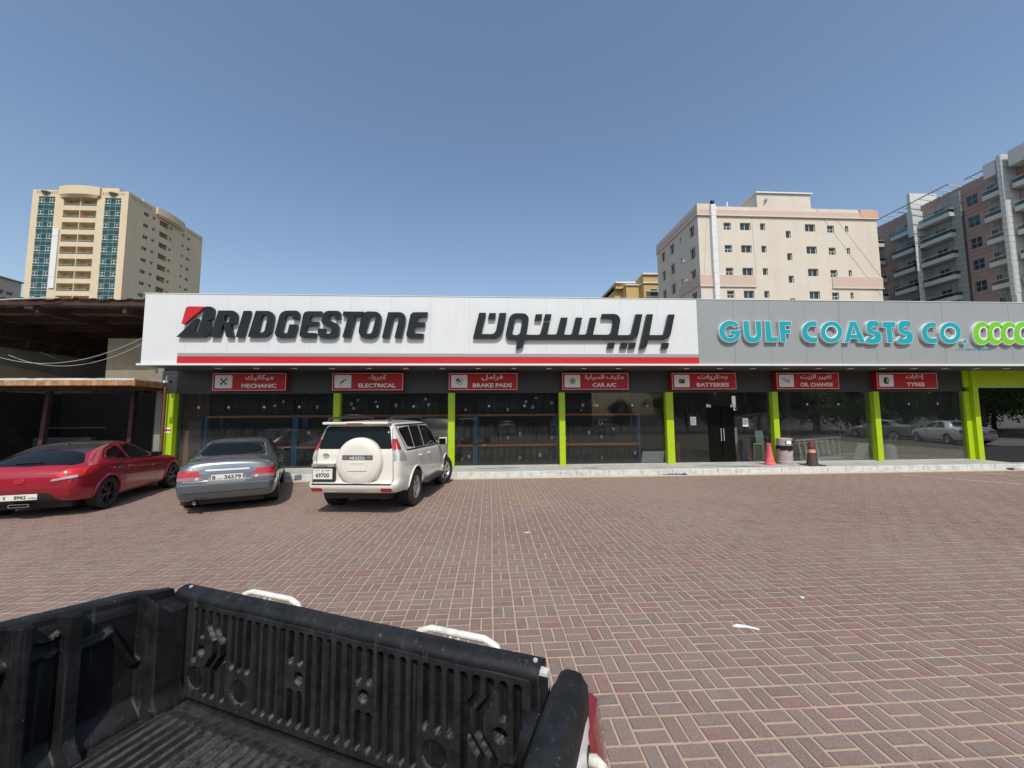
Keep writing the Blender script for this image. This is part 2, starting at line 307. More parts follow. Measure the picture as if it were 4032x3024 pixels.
GLYPHS=[
('red',[[[-9.128,5.239,0.103],[-8.596,5.237,0.01],[-9.164,4.7,0.01],[-9.237,4.709,0.007]]]),
('k',[[[-9.359,4.309,0.0],[-8.823,4.886,0.0],[-8.771,4.871,0.0],[-8.896,4.456,0.014],[-8.763,4.448,0.077],[-8.582,5.24,0.007],[-8.324,5.243,0.156],[-8.359,4.825,0.164],[-8.56,4.811,0.003],[-8.403,4.788,0.138],[-8.412,4.308,0.207]]]),
('k',[[[-8.196,5.121,0.0],[-7.64,5.126,0.166],[-7.655,4.729,0.148],[-7.818,4.701,0.003],[-7.726,4.311,0.007],[-7.928,4.31,0.026],[-8.031,4.727,0.003],[-8.144,4.309,0.007],[-8.395,4.313,0.007]],[[-7.998,4.98,0.01],[-7.841,4.982,0.052],[-7.874,4.764,0.061],[-8.027,4.767,0.007]]]),
('k',[[[-7.464,5.118,0.0],[-7.26,5.12,0.0],[-7.443,4.313,0.0],[-7.66,4.312,0.0]]]),
('k',[[[-7.106,5.121,0.007],[-6.539,5.122,0.194],[-6.649,4.322,0.263],[-7.304,4.319,0.007]],[[-6.916,4.997,0.018],[-6.74,4.998,0.07],[-6.83,4.453,0.123],[-7.031,4.452,0.007]]]),
('k',[[[-6.375,5.131,0.23],[-5.804,5.142,0.124],[-5.825,4.872,0.007],[-6.02,4.87,0.027],[-5.999,5.01,0.053],[-6.211,5.008,0.088],[-6.33,4.443,0.062],[-6.154,4.444,0.011],[-6.099,4.712,0.007],[-5.855,4.708,0.007],[-5.955,4.316,0.007],[-6.56,4.286,0.158]]]),
('k',[[[-5.689,5.121,0.142],[-5.149,5.125,0.007],[-5.173,4.989,0.011],[-5.471,4.986,0.062],[-5.518,4.804,0.007],[-5.233,4.802,0.007],[-5.264,4.681,0.007],[-5.579,4.675,0.004],[-5.624,4.456,0.007],[-5.283,4.449,0.018],[-5.323,4.305,0.044],[-5.813,4.308,0.106]]]),
('k',[[[-5.11,5.142,0.197],[-4.572,5.144,0.144],[-4.592,4.891,0.007],[-4.766,4.889,0.021],[-4.752,5.02,0.054],[-4.927,5.019,0.081],[-4.944,4.869,0.054],[-4.604,4.695,0.143],[-4.655,4.295,0.196],[-5.243,4.292,0.16],[-5.252,4.588,0.014],[-5.021,4.584,0.018],[-5.03,4.432,0.071],[-4.856,4.433,0.08],[-4.833,4.582,0.054],[-5.16,4.747,0.125]]]),
('k',[[[-4.503,5.125,0.0],[-3.877,5.125,0.011],[-3.916,4.99,0.036],[-4.127,4.982,0.007],[-4.28,4.315,0.007],[-4.516,4.32,0.007],[-4.361,4.967,0.027],[-4.528,4.99,0.007]]]),
('k',[[[-3.941,5.134,0.235],[-3.306,5.13,0.218],[-3.461,4.291,0.253],[-4.064,4.307,0.215]],[[-3.693,4.997,0.091],[-3.503,4.999,0.073],[-3.644,4.43,0.108],[-3.852,4.438,0.063]]]),
('k',[[[-3.151,5.115,0.011],[-2.566,5.12,0.201],[-2.736,4.304,0.007],[-2.945,4.312,0.007],[-2.802,4.98,0.046],[-2.966,4.979,0.022],[-3.117,4.306,0.007],[-3.326,4.314,0.007]]]),
('k',[[[-2.456,5.121,0.147],[-1.936,5.125,0.007],[-1.968,4.977,0.007],[-2.225,4.975,0.073],[-2.269,4.805,0.007],[-2.006,4.803,0.007],[-2.038,4.665,0.007],[-2.322,4.663,0.011],[-2.368,4.465,0.011],[-2.044,4.444,0.018],[-2.079,4.307,0.046],[-2.609,4.305,0.109]]]),
('a',[[[-0.342,5.12,0.019],[-0.125,5.121,0.003],[-0.284,4.442,0.006],[0.163,4.444,0.174],[0.293,5.12,0.013],[0.514,5.122,0.003],[0.353,4.314,0.269],[-0.536,4.314,0.005]]]),
('a',[[[-0.025,5.114,0.016],[0.189,5.116,0.003],[0.149,4.941,0.006],[-0.065,4.939,0.003]]]),
('a',[[[0.635,5.112,0.24],[1.26,5.117,0.193],[1.133,4.43,0.008],[1.573,4.429,0.096],[1.683,4.831,0.006],[1.885,4.832,0.003],[1.798,4.442,0.006],[2.096,4.44,0.081],[2.243,4.99,0.024],[2.462,4.988,0.003],[2.33,4.441,0.006],[2.581,4.438,0.097],[2.722,4.993,0.02],[2.93,4.992,0.003],[2.798,4.444,0.006],[3.045,4.445,0.098],[3.18,4.992,0.02],[3.397,4.994,0.003],[3.257,4.443,0.007],[3.828,4.441,0.147],[3.95,4.982,0.049],[3.535,4.979,0.003],[3.571,5.115,0.013],[4.202,5.121,0.198],[4.066,4.434,0.007],[4.485,4.437,0.115],[4.673,5.116,0.02],[4.889,5.115,0.003],[4.695,4.298,0.247],[1.076,4.285,0.005],[1.034,4.02,0.175],[0.803,3.979,0.003],[0.853,4.276,0.006],[0.448,4.274,0.206]],[[0.802,4.978,0.096],[1.034,4.98,0.08],[0.926,4.418,0.128],[0.671,4.42,0.08]]]),
('a',[[[1.445,5.089,0.016],[1.659,5.091,0.003],[1.612,4.907,0.006],[1.403,4.905,0.003]]]),
('a',[[[1.743,5.092,0.016],[1.95,5.094,0.003],[1.902,4.909,0.006],[1.692,4.907,0.003]]]),
('a',[[[3.752,4.188,0.016],[3.972,4.189,0.003],[3.919,4.016,0.007],[3.702,4.016,0.003]]]),
('a',[[[4.173,4.19,0.016],[4.387,4.191,0.003],[4.34,4.018,0.007],[4.119,4.017,0.003]]]),
('a',[[[4.441,4.189,0.016],[4.658,4.19,0.003],[4.603,4.015,0.007],[4.389,4.015,0.003]]]),
('a',[[[5.518,4.187,0.017],[5.731,4.188,0.003],[5.686,4.007,0.007],[5.47,4.007,0.003]]]),
('a',[[[5.038,5.119,0.025],[5.241,5.121,0.003],[5.093,4.44,0.007],[5.562,4.442,0.1],[5.747,5.117,0.02],[5.954,5.119,0.003],[5.756,4.303,0.25],[5.05,4.3,0.007],[4.982,4.008,0.182],[4.75,3.991,0.003]]]),
('g',[[[8.115,4.764,0.0],[8.058,4.843,0.0],[7.981,4.902,0.0],[7.889,4.938,0.0],[7.789,4.948,0.0],[7.689,4.932,0.0],[7.595,4.89,0.0],[7.515,4.825,0.0],[7.453,4.743,0.0],[7.415,4.65,0.0],[7.403,4.551,0.0],[7.417,4.454,0.0],[7.458,4.366,0.0],[7.521,4.293,0.0],[7.602,4.24,0.0],[7.696,4.211,0.0],[7.797,4.208,0.0],[7.895,4.232,0.0],[7.986,4.28,0.0],[8.062,4.349,0.0],[8.118,4.435,0.0],[8.149,4.531,0.0],[8.155,4.63,0.0],[8.156,4.628,0.0],[7.781,4.626,0.0],[7.772,4.459,0.0],[7.954,4.46,0.0],[7.938,4.456,0.0],[7.888,4.41,0.0],[7.827,4.384,0.0],[7.763,4.381,0.0],[7.703,4.401,0.0],[7.654,4.441,0.0],[7.622,4.497,0.0],[7.611,4.563,0.0],[7.621,4.631,0.0],[7.653,4.692,0.0],[7.702,4.739,0.0],[7.762,4.768,0.0],[7.826,4.773,0.0],[7.887,4.756,0.0],[7.938,4.717,0.0],[7.948,4.695,0.0]]]),
('g',[[[8.226,4.933,0.0],[8.439,4.934,0.0],[8.447,4.392,0.101],[8.657,4.393,0.101],[8.642,4.936,0.0],[8.855,4.937,0.0],[8.853,4.201,0.314],[8.237,4.199,0.312]]]),
('g',[[[8.964,4.933,0.0],[9.17,4.935,0.0],[9.185,4.403,0.0],[9.403,4.404,0.0],[9.391,4.227,0.0],[8.968,4.225,0.0]]]),
('g',[[[9.442,4.932,0.0],[9.882,4.935,0.0],[9.886,4.778,0.0],[9.671,4.777,0.0],[9.67,4.658,0.0],[9.839,4.659,0.0],[9.843,4.505,0.0],[9.667,4.504,0.0],[9.663,4.228,0.0],[9.469,4.227,0.0]]]),
('g',[[[10.764,4.924,0.0],[10.691,4.943,0.0],[10.614,4.948,0.0],[10.536,4.937,0.0],[10.461,4.912,0.0],[10.391,4.874,0.0],[10.33,4.824,0.0],[10.28,4.764,0.0],[10.242,4.697,0.0],[10.219,4.625,0.0],[10.211,4.551,0.0],[10.218,4.478,0.0],[10.24,4.409,0.0],[10.277,4.347,0.0],[10.326,4.294,0.0],[10.386,4.252,0.0],[10.455,4.223,0.0],[10.529,4.208,0.0],[10.606,4.207,0.0],[10.683,4.222,0.0],[10.757,4.25,0.0],[10.728,4.446,0.0],[10.671,4.413,0.0],[10.607,4.398,0.0],[10.542,4.404,0.0],[10.485,4.429,0.0],[10.441,4.472,0.0],[10.416,4.526,0.0],[10.411,4.587,0.0],[10.428,4.647,0.0],[10.464,4.701,0.0],[10.517,4.741,0.0],[10.579,4.765,0.0],[10.644,4.768,0.0],[10.705,4.751,0.0],[10.756,4.715,0.0]]]),
('g',[[[11.628,4.575,0.0],[11.615,4.702,0.0],[11.557,4.814,0.0],[11.46,4.897,0.0],[11.338,4.94,0.0],[11.203,4.939,0.0],[11.074,4.894,0.0],[10.965,4.81,0.0],[10.89,4.698,0.0],[10.857,4.57,0.0],[10.87,4.444,0.0],[10.929,4.332,0.0],[11.024,4.25,0.0],[11.146,4.207,0.0],[11.28,4.207,0.0],[11.409,4.252,0.0],[11.518,4.335,0.0],[11.594,4.447,0.0]],[[11.43,4.578,0.0],[11.424,4.642,0.0],[11.396,4.698,0.0],[11.349,4.739,0.0],[11.289,4.761,0.0],[11.224,4.761,0.0],[11.161,4.738,0.0],[11.108,4.696,0.0],[11.071,4.64,0.0],[11.054,4.576,0.0],[11.061,4.513,0.0],[11.089,4.457,0.0],[11.136,4.416,0.0],[11.195,4.394,0.0],[11.26,4.394,0.0],[11.323,4.417,0.0],[11.377,4.459,0.0],[11.414,4.515,0.0]]]),
('g',[[[11.901,4.943,0.0],[12.126,4.945,0.0],[12.4,4.216,0.0],[12.169,4.215,0.0],[12.131,4.353,0.0],[11.89,4.352,0.0],[11.842,4.218,0.0],[11.649,4.217,0.0]],[[12.021,4.735,0.0],[11.945,4.512,0.0],[12.09,4.513,0.0]]]),
('g',[[[12.941,4.908,0.005],[12.867,4.706,0.005],[12.746,4.784,0.064],[12.659,4.729,0.046],[12.679,4.661,0.038],[13.004,4.589,0.179],[12.947,4.183,0.268],[12.488,4.172,0.152],[12.384,4.288,0.005],[12.518,4.459,0.005],[12.619,4.355,0.051],[12.742,4.392,0.056],[12.719,4.485,0.051],[12.445,4.549,0.178],[12.494,4.974,0.255],[12.852,4.976,0.128]]]),
('g',[[[13.036,4.938,0.0],[13.517,4.942,0.0],[13.505,4.74,0.0],[13.361,4.739,0.0],[13.381,4.224,0.0],[13.16,4.223,0.0],[13.158,4.732,0.0],[13.023,4.737,0.0]]]),
('g',[[[14.069,4.916,0.005],[13.993,4.713,0.005],[13.871,4.791,0.065],[13.783,4.736,0.046],[13.802,4.668,0.039],[14.131,4.596,0.181],[14.071,4.188,0.271],[13.607,4.176,0.154],[13.502,4.293,0.005],[13.639,4.465,0.005],[13.74,4.36,0.051],[13.864,4.398,0.057],[13.842,4.491,0.052],[13.565,4.556,0.18],[13.618,4.982,0.258],[13.98,4.985,0.129]]]),
('g',[[[14.958,4.924,0.0],[14.883,4.939,0.0],[14.804,4.94,0.0],[14.725,4.926,0.0],[14.65,4.898,0.0],[14.58,4.857,0.0],[14.519,4.804,0.0],[14.469,4.743,0.0],[14.432,4.675,0.0],[14.41,4.603,0.0],[14.403,4.529,0.0],[14.412,4.457,0.0],[14.436,4.39,0.0],[14.474,4.33,0.0],[14.525,4.279,0.0],[14.587,4.24,0.0],[14.657,4.213,0.0],[14.733,4.201,0.0],[14.811,4.203,0.0],[14.889,4.22,0.0],[14.964,4.251,0.0],[14.933,4.436,0.0],[14.872,4.403,0.0],[14.805,4.388,0.0],[14.738,4.393,0.0],[14.679,4.417,0.0],[14.633,4.457,0.0],[14.606,4.511,0.0],[14.6,4.57,0.0],[14.615,4.631,0.0],[14.652,4.685,0.0],[14.705,4.728,0.0],[14.768,4.755,0.0],[14.836,4.763,0.0],[14.901,4.751,0.0],[14.956,4.72,0.0]]]),
('g',[[[15.83,4.571,0.0],[15.821,4.7,0.0],[15.765,4.813,0.0],[15.669,4.897,0.0],[15.545,4.941,0.0],[15.409,4.94,0.0],[15.276,4.894,0.0],[15.163,4.809,0.0],[15.083,4.695,0.0],[15.046,4.566,0.0],[15.056,4.438,0.0],[15.112,4.326,0.0],[15.208,4.242,0.0],[15.33,4.198,0.0],[15.466,4.199,0.0],[15.599,4.244,0.0],[15.712,4.328,0.0],[15.793,4.442,0.0]],[[15.616,4.57,0.0],[15.611,4.632,0.0],[15.584,4.687,0.0],[15.538,4.728,0.0],[15.479,4.749,0.0],[15.414,4.749,0.0],[15.35,4.727,0.0],[15.295,4.685,0.0],[15.257,4.63,0.0],[15.239,4.567,0.0],[15.244,4.505,0.0],[15.271,4.45,0.0],[15.316,4.409,0.0],[15.375,4.388,0.0],[15.441,4.388,0.0],[15.504,4.41,0.0],[15.559,4.451,0.0],[15.597,4.507,0.0]]]),
('g',[[[16.016,4.279,0.0],[16.01,4.322,0.0],[15.983,4.354,0.0],[15.942,4.368,0.0],[15.897,4.361,0.0],[15.858,4.334,0.0],[15.836,4.294,0.0],[15.834,4.251,0.0],[15.854,4.214,0.0],[15.891,4.193,0.0],[15.936,4.193,0.0],[15.978,4.213,0.0],[16.007,4.249,0.0]]]),
('n',[[[16.936,4.567,0.0],[16.937,4.673,0.0],[16.914,4.773,0.0],[16.869,4.858,0.0],[16.806,4.923,0.0],[16.727,4.963,0.0],[16.64,4.977,0.0],[16.549,4.962,0.0],[16.461,4.92,0.0],[16.383,4.854,0.0],[16.319,4.769,0.0],[16.273,4.669,0.0],[16.25,4.563,0.0],[16.25,4.457,0.0],[16.273,4.359,0.0],[16.317,4.274,0.0],[16.381,4.209,0.0],[16.459,4.169,0.0],[16.546,4.155,0.0],[16.636,4.17,0.0],[16.723,4.211,0.0],[16.802,4.276,0.0],[16.866,4.361,0.0],[16.912,4.46,0.0]],[[16.763,4.707,0.0],[16.729,4.737,0.0],[16.687,4.75,0.0],[16.642,4.743,0.0],[16.599,4.717,0.0],[16.562,4.676,0.0],[16.535,4.623,0.0],[16.521,4.565,0.0],[16.522,4.506,0.0],[16.537,4.454,0.0],[16.564,4.413,0.0],[16.601,4.388,0.0],[16.644,4.382,0.0],[16.689,4.394,0.0],[16.731,4.425,0.0]]]),
('n',[[[17.414,4.57,0.0],[17.416,4.676,0.0],[17.394,4.776,0.0],[17.352,4.861,0.0],[17.291,4.926,0.0],[17.215,4.967,0.0],[17.131,4.981,0.0],[17.043,4.966,0.0],[16.958,4.924,0.0],[16.882,4.858,0.0],[16.819,4.772,0.0],[16.775,4.672,0.0],[16.751,4.566,0.0],[16.75,4.46,0.0],[16.772,4.361,0.0],[16.814,4.276,0.0],[16.875,4.211,0.0],[16.95,4.171,0.0],[17.034,4.157,0.0],[17.121,4.171,0.0],[17.206,4.213,0.0],[17.282,4.278,0.0],[17.345,4.363,0.0],[17.39,4.463,0.0]],[[17.254,4.71,0.0],[17.219,4.741,0.0],[17.177,4.753,0.0],[17.132,4.746,0.0],[17.089,4.72,0.0],[17.052,4.679,0.0],[17.025,4.626,0.0],[17.011,4.567,0.0],[17.011,4.509,0.0],[17.026,4.456,0.0],[17.053,4.415,0.0],[17.09,4.39,0.0],[17.134,4.384,0.0],[17.179,4.397,0.0],[17.22,4.427,0.0]]]),
('n',[[[17.902,4.572,0.0],[17.904,4.679,0.0],[17.883,4.779,0.0],[17.84,4.864,0.0],[17.779,4.93,0.0],[17.703,4.971,0.0],[17.619,4.984,0.0],[17.53,4.969,0.0],[17.445,4.927,0.0],[17.368,4.861,0.0],[17.305,4.775,0.0],[17.26,4.675,0.0],[17.236,4.569,0.0],[17.235,4.462,0.0],[17.256,4.363,0.0],[17.299,4.278,0.0],[17.36,4.213,0.0],[17.435,4.173,0.0],[17.519,4.159,0.0],[17.606,4.173,0.0],[17.692,4.215,0.0],[17.769,4.28,0.0],[17.832,4.366,0.0],[17.877,4.465,0.0]],[[17.742,4.713,0.0],[17.707,4.744,0.0],[17.665,4.756,0.0],[17.619,4.749,0.0],[17.576,4.723,0.0],[17.538,4.682,0.0],[17.511,4.629,0.0],[17.497,4.57,0.0],[17.497,4.511,0.0],[17.511,4.459,0.0],[17.539,4.418,0.0],[17.576,4.393,0.0],[17.62,4.386,0.0],[17.665,4.399,0.0],[17.707,4.43,0.0]]]),
('n',[[[18.416,4.575,0.0],[18.418,4.682,0.0],[18.395,4.782,0.0],[18.351,4.868,0.0],[18.287,4.933,0.0],[18.208,4.974,0.0],[18.119,4.988,0.0],[18.027,4.973,0.0],[17.938,4.931,0.0],[17.858,4.864,0.0],[17.792,4.778,0.0],[17.745,4.678,0.0],[17.72,4.571,0.0],[17.719,4.465,0.0],[17.742,4.365,0.0],[17.786,4.28,0.0],[17.85,4.215,0.0],[17.929,4.175,0.0],[18.016,4.161,0.0],[18.108,4.175,0.0],[18.197,4.217,0.0],[18.277,4.282,0.0],[18.343,4.368,0.0],[18.391,4.468,0.0]],[[18.242,4.716,0.0],[18.207,4.747,0.0],[18.165,4.759,0.0],[18.119,4.752,0.0],[18.075,4.726,0.0],[18.038,4.685,0.0],[18.01,4.632,0.0],[17.996,4.573,0.0],[17.995,4.514,0.0],[18.01,4.461,0.0],[18.037,4.42,0.0],[18.075,4.395,0.0],[18.118,4.389,0.0],[18.164,4.401,0.0],[18.206,4.432,0.0]]]),
('n',[[[18.967,4.578,0.0],[18.969,4.686,0.0],[18.946,4.786,0.0],[18.899,4.871,0.0],[18.832,4.937,0.0],[18.75,4.978,0.0],[18.657,4.992,0.0],[18.561,4.977,0.0],[18.468,4.935,0.0],[18.385,4.868,0.0],[18.316,4.782,0.0],[18.268,4.681,0.0],[18.242,4.574,0.0],[18.241,4.467,0.0],[18.264,4.368,0.0],[18.311,4.283,0.0],[18.377,4.217,0.0],[18.459,4.177,0.0],[18.551,4.163,0.0],[18.647,4.177,0.0],[18.739,4.219,0.0],[18.823,4.285,0.0],[18.892,4.371,0.0],[18.941,4.471,0.0]],[[18.779,4.72,0.0],[18.745,4.75,0.0],[18.702,4.762,0.0],[18.656,4.755,0.0],[18.612,4.73,0.0],[18.574,4.688,0.0],[18.546,4.635,0.0],[18.531,4.576,0.0],[18.531,4.517,0.0],[18.545,4.464,0.0],[18.573,4.423,0.0],[18.61,4.398,0.0],[18.654,4.391,0.0],[18.7,4.404,0.0],[18.743,4.435,0.0]]]),
]

# ---------------------------------------------------------------- ground and paving
M_GROUND = mat('dusty_ground', (.13, .11, .095), .95, var=.15, scale=.5, dirt=(.18, .16, .13), dirt_amt=.6, dscale=.2)
def plane(name, x0, x1, y0, y1, z, m):
    mb = MB(); mb.quad((x0,y0,z),(x1,y0,z),(x1,y1,z),(x0,y1,z)); return tag(mb.build(name, m), kind='structure')
plane('ground', -1200, 1200, -1200, 1200, -.03, M_GROUND)
plane('road', -300, 300, -17.9, -9.2, -.024, mat('asphalt', (.05,.05,.052), .85, var=.15, bump=.4))
M_SAND = mat('jointing_sand', (.39, .305, .225), .95, var=.12, scale=14, bump=.4, bscale=90, dirt=(.2, .16, .12), dirt_amt=.35, dscale=5)
pav_mb = MB(); pav_mb.box(-22, 24, -9, 11.99, -.02, -.0045)
pavement = tag(pav_mb.build('pavement', M_SAND), label='red brown basket weave paved forecourt', kind='structure')
def brick_mat():
    m = bpy.data.materials.new('paver'); m.use_nodes = True; nt = m.node_tree; N = nt.nodes; Lk = nt.links; b = N['Principled BSDF']
    geo = N.new('ShaderNodeNewGeometry'); at = N.new('ShaderNodeAttribute'); at.attribute_name = 'tone'
    sp = N.new('ShaderNodeTexNoise'); sp.inputs['Scale'].default_value = 110; sp.inputs['Detail'].default_value = 6; sp.inputs['Roughness'].default_value = .8
    Lk.new(geo.outputs['Position'], sp.inputs['Vector'])
    mr = N.new('ShaderNodeMapRange'); mr.inputs[1].default_value = .36; mr.inputs[2].default_value = .64; mr.inputs[3].default_value = .35; mr.inputs[4].default_value = 1.8
    Lk.new(sp.outputs['Fac'], mr.inputs[0])
    vm = N.new('ShaderNodeVectorMath'); vm.operation = 'SCALE'; Lk.new(at.outputs['Color'], vm.inputs[0]); Lk.new(mr.outputs[0], vm.inputs['Scale'])
    # worn-in sand film, heavier in patches and towards the shop
    n2 = N.new('ShaderNodeTexNoise'); n2.inputs['Scale'].default_value = 9; n2.inputs['Detail'].default_value = 7; n2.inputs['Roughness'].default_value = .75
    Lk.new(geo.outputs['Position'], n2.inputs['Vector'])
    m2 = N.new('ShaderNodeMapRange'); m2.inputs[1].default_value = .38; m2.inputs[2].default_value = .72; m2.inputs[3].default_value = .1; m2.inputs[4].default_value = .62
    Lk.new(n2.outputs['Fac'], m2.inputs[0])
    n3 = N.new('ShaderNodeTexNoise'); n3.inputs['Scale'].default_value = .33; n3.inputs['Detail'].default_value = 5
    Lk.new(geo.outputs['Position'], n3.inputs['Vector'])
    sx = N.new('ShaderNodeSeparateXYZ'); Lk.new(geo.outputs['Position'], sx.inputs[0])
    yr = N.new('ShaderNodeMapRange'); yr.inputs[1].default_value = 6.5; yr.inputs[2].default_value = 12; yr.inputs[3].default_value = 0; yr.inputs[4].default_value = .75
    Lk.new(sx.outputs[1], yr.inputs[0])
    m3 = N.new('ShaderNodeMapRange'); m3.inputs[1].default_value = .42; m3.inputs[2].default_value = .62; m3.inputs[3].default_value = 0; m3.inputs[4].default_value = .35
    Lk.new(n3.outputs['Fac'], m3.inputs[0])
    a1 = N.new('ShaderNodeMath'); a1.operation = 'ADD'; Lk.new(yr.outputs[0], a1.inputs[0]); Lk.new(m3.outputs[0], a1.inputs[1])
    a2 = N.new('ShaderNodeMath'); a2.operation = 'ADD'; a2.use_clamp = True; Lk.new(a1.outputs[0], a2.inputs[0]); Lk.new(m2.outputs[0], a2.inputs[1])
    mx = N.new('ShaderNodeMix'); mx.data_type = 'RGBA'; mx.inputs[7].default_value = (.27, .205, .165, 1)
    a3 = N.new('ShaderNodeMath'); a3.operation = 'MULTIPLY'; a3.inputs[1].default_value = .62; Lk.new(a2.outputs[0], a3.inputs[0])
    Lk.new(a3.outputs[0], mx.inputs[0]); Lk.new(vm.outputs[0], mx.inputs[6])
    # oil spots and tyre grime
    n4 = N.new('ShaderNodeTexNoise'); n4.inputs['Scale'].default_value = 1.7; n4.inputs['Detail'].default_value = 6; n4.inputs['Roughness'].default_value = .6
    mp4 = N.new('ShaderNodeMapping'); mp4.inputs['Location'].default_value = (31, 7, 3); Lk.new(geo.outputs['Position'], mp4.inputs[0]); Lk.new(mp4.outputs[0], n4.inputs['Vector'])
    m4 = N.new('ShaderNodeMapRange'); m4.inputs[1].default_value = .6; m4.inputs[2].default_value = .75; m4.inputs[3].default_value = 0; m4.inputs[4].default_value = .4
    Lk.new(n4.outputs['Fac'], m4.inputs[0])
    mx2 = N.new('ShaderNodeMix'); mx2.data_type = 'RGBA'; mx2.inputs[7].default_value = (.075, .062, .056, 1)
    Lk.new(m4.outputs[0], mx2.inputs[0]); Lk.new(mx.outputs[2], mx2.inputs[6]); Lk.new(mx2.outputs[2], b.inputs['Base Color'])
    b.inputs['Roughness'].default_value = .85
    bp = N.new('ShaderNodeBump'); bp.inputs['Strength'].default_value = .5; bp.inputs['Distance'].default_value = .002; Lk.new(sp.outputs['Fac'], bp.inputs['Height']); Lk.new(bp.outputs[0], b.inputs['Normal'])
    return m
M_BRICK = brick_mat()
CI = cam.matrix_world.inverted()
def px(p):
    q = CI @ Vector(p)
    return (2016+1515*q.x/-q.z, 1512-1515*q.y/-q.z, -q.z)
def in_poly(x, y, P):
    c = False
    for i in range(len(P)):
        (x1, y1), (x2, y2) = P[i-1], P[i]
        if (y1 > y) != (y2 > y) and x < (x2-x1)*(y-y1)/(y2-y1)+x1: c = not c
    return c
TRUCKP = [(-50,2440),(690,2290),(2200,2630),(2330,2680),(2410,3100),(-50,3100)]
W = .208; bricks = []
br = random.Random(3)
for j in range(int(.4/W), int(11.72/W)):
    Y = j*W+.06; lim = 1.4*Y+1.8
    for i in range(int(-lim/W)-1, int(lim/W)+2):
        X = i*W+.02
        for h in (0, 1):
            if (i+j) % 2: c = (X+W*.5, Y+W*(.25+.5*h)); hx, hy = .0955, .0438
            else: c = (X+W*(.25+.5*h), Y+W*.5); hx, hy = .0438, .0955
            wx = .012*noise.noise(Vector((c[0]*.25, c[1]*.35, 1)))+.006*noise.noise(Vector((c[0]*1.1, c[1]*1.1, 4)))
            wy = .010*noise.noise(Vector((c[0]*.35, c[1]*.25, 9)))
            bricks.append((c[0]+wx*1.4+br.uniform(-.0015, .0015), c[1]+wy*1.4+br.uniform(-.0015, .0015), hx, hy))
def brick_tone():
    k = br.uniform(.9, 1.1); t = br.random()
    base = (.18, .118, .102) if t < .5 else (.18, .13, .112) if t < .8 else (.185, .102, .092) if t < .95 else (.15, .12, .107)
    return tuple(b*k for b in base)
def brick_geo(mb, c, tone):
    x, y, hx, hy = c; e = .004; z1 = br.uniform(-.0008, .0012); tl = [br.uniform(-.0008, .0008) for _ in range(4)]; a = br.uniform(-.012, .012); ca, sa = math.cos(a), math.sin(a)
    r = lambda u, v: (x+u*ca-v*sa, y+u*sa+v*ca)
    e = .0055; T = [(-hx+e,-hy+e),(hx-e,-hy+e),(hx-e,hy-e),(-hx+e,hy-e)]; B = [(-hx,-hy),(hx,-hy),(hx,hy),(-hx,hy)]
    vs = [(*r(*p), z1+tl[k]) for k, p in enumerate(T)]+[(*r(*p), z1-.004) for p in B]+[(*r(*p), -.012) for p in B]
    mb.add(vs, [(0,1,2,3)]+[(k+4, (k+1) % 4+4, (k+1) % 4, k) for k in range(4)]+[(k+8, (k+1) % 4+8, (k+1) % 4+4, k+4) for k in range(4)])
    dk = (tone[0]*.72, tone[1]*.42, tone[2]*.4); mb.tone.extend([tone]+[dk]*8)
def vis_size(c):
    x, y, d = px((c[0], c[1], 0))
    if d <= 0 or not (0 <= x < 4032 and 0 <= y < 3024) or in_poly(x, y, TRUCKP): return 0
    return 1/d**3
bricks.sort(key=vis_size, reverse=True)
for c in bricks[:295]:
    mb = MB(); mb.tone = []; brick_geo(mb, c, brick_tone()); mb.build('brick', M_BRICK, pavement)
mb = MB(); mb.tone = []
for c in bricks[295:]: brick_geo(mb, c, brick_tone())
tag(mb.build('brick_paving', M_BRICK, pavement), kind='stuff')
# worn painted parking lines
def paint_mat(name, col, lo, hi):
    m = bpy.data.materials.new(name); m.use_nodes = True; nt = m.node_tree; N = nt.nodes; Lk = nt.links; b = N['Principled BSDF']
    b.inputs['Base Color'].default_value = (*col, 1); b.inputs['Roughness'].default_value = .8
    geo = N.new('ShaderNodeNewGeometry'); n = N.new('ShaderNodeTexNoise'); n.inputs['Scale'].default_value = 7; n.inputs['Detail'].default_value = 8; n.inputs['Roughness'].default_value = .8
    Lk.new(geo.outputs['Position'], n.inputs['Vector']); mr = N.new('ShaderNodeMapRange'); mr.inputs[1].default_value = lo; mr.inputs[2].default_value = hi
    Lk.new(n.outputs['Fac'], mr.inputs[0]); Lk.new(mr.outputs[0], b.inputs['Alpha']); return m
M_YEL = paint_mat('worn_yellow_paint', (.5, .32, .09), .42, .62); M_WHT = paint_mat('worn_white_paint', (.55, .52, .46), .36, .55)
M_YEL2 = paint_mat('faint_yellow_paint', (.45, .29, .09), .44, .66)
def line(p, q, w, m, name='parking_line'):
    p = Vector((*p, 0)); q = Vector((*q, 0)); d = (q-p).normalized(); n = Vector((-d.y, d.x, 0))*w/2; z = Vector((0,0,.0045)); k = max(1, int((q-p).length/.5)); mb = MB()
    mb.quad(tuple(p-n+z), tuple(q-n+z), tuple(q+n+z), tuple(p+n+z)); return tag(mb.build(name, m), kind='structure')
line((-.934,11.7), (.86,8.42), .09, M_YEL); line((.45,8.35), (1.03,8.31), .08, M_YEL)
line((1.781,11.71), (4.2,7.5), .09, M_YEL2); line((4.88,11.0), (6.8,7.9), .09, M_YEL2)
line((12.561,11.385), (16.6,6.2), .09, M_WHT); line((15.36,11.5), (19.2,6.9), .09, M_WHT); line((-1.9,8.2), (-1.3,8.2), .08, M_YEL2)
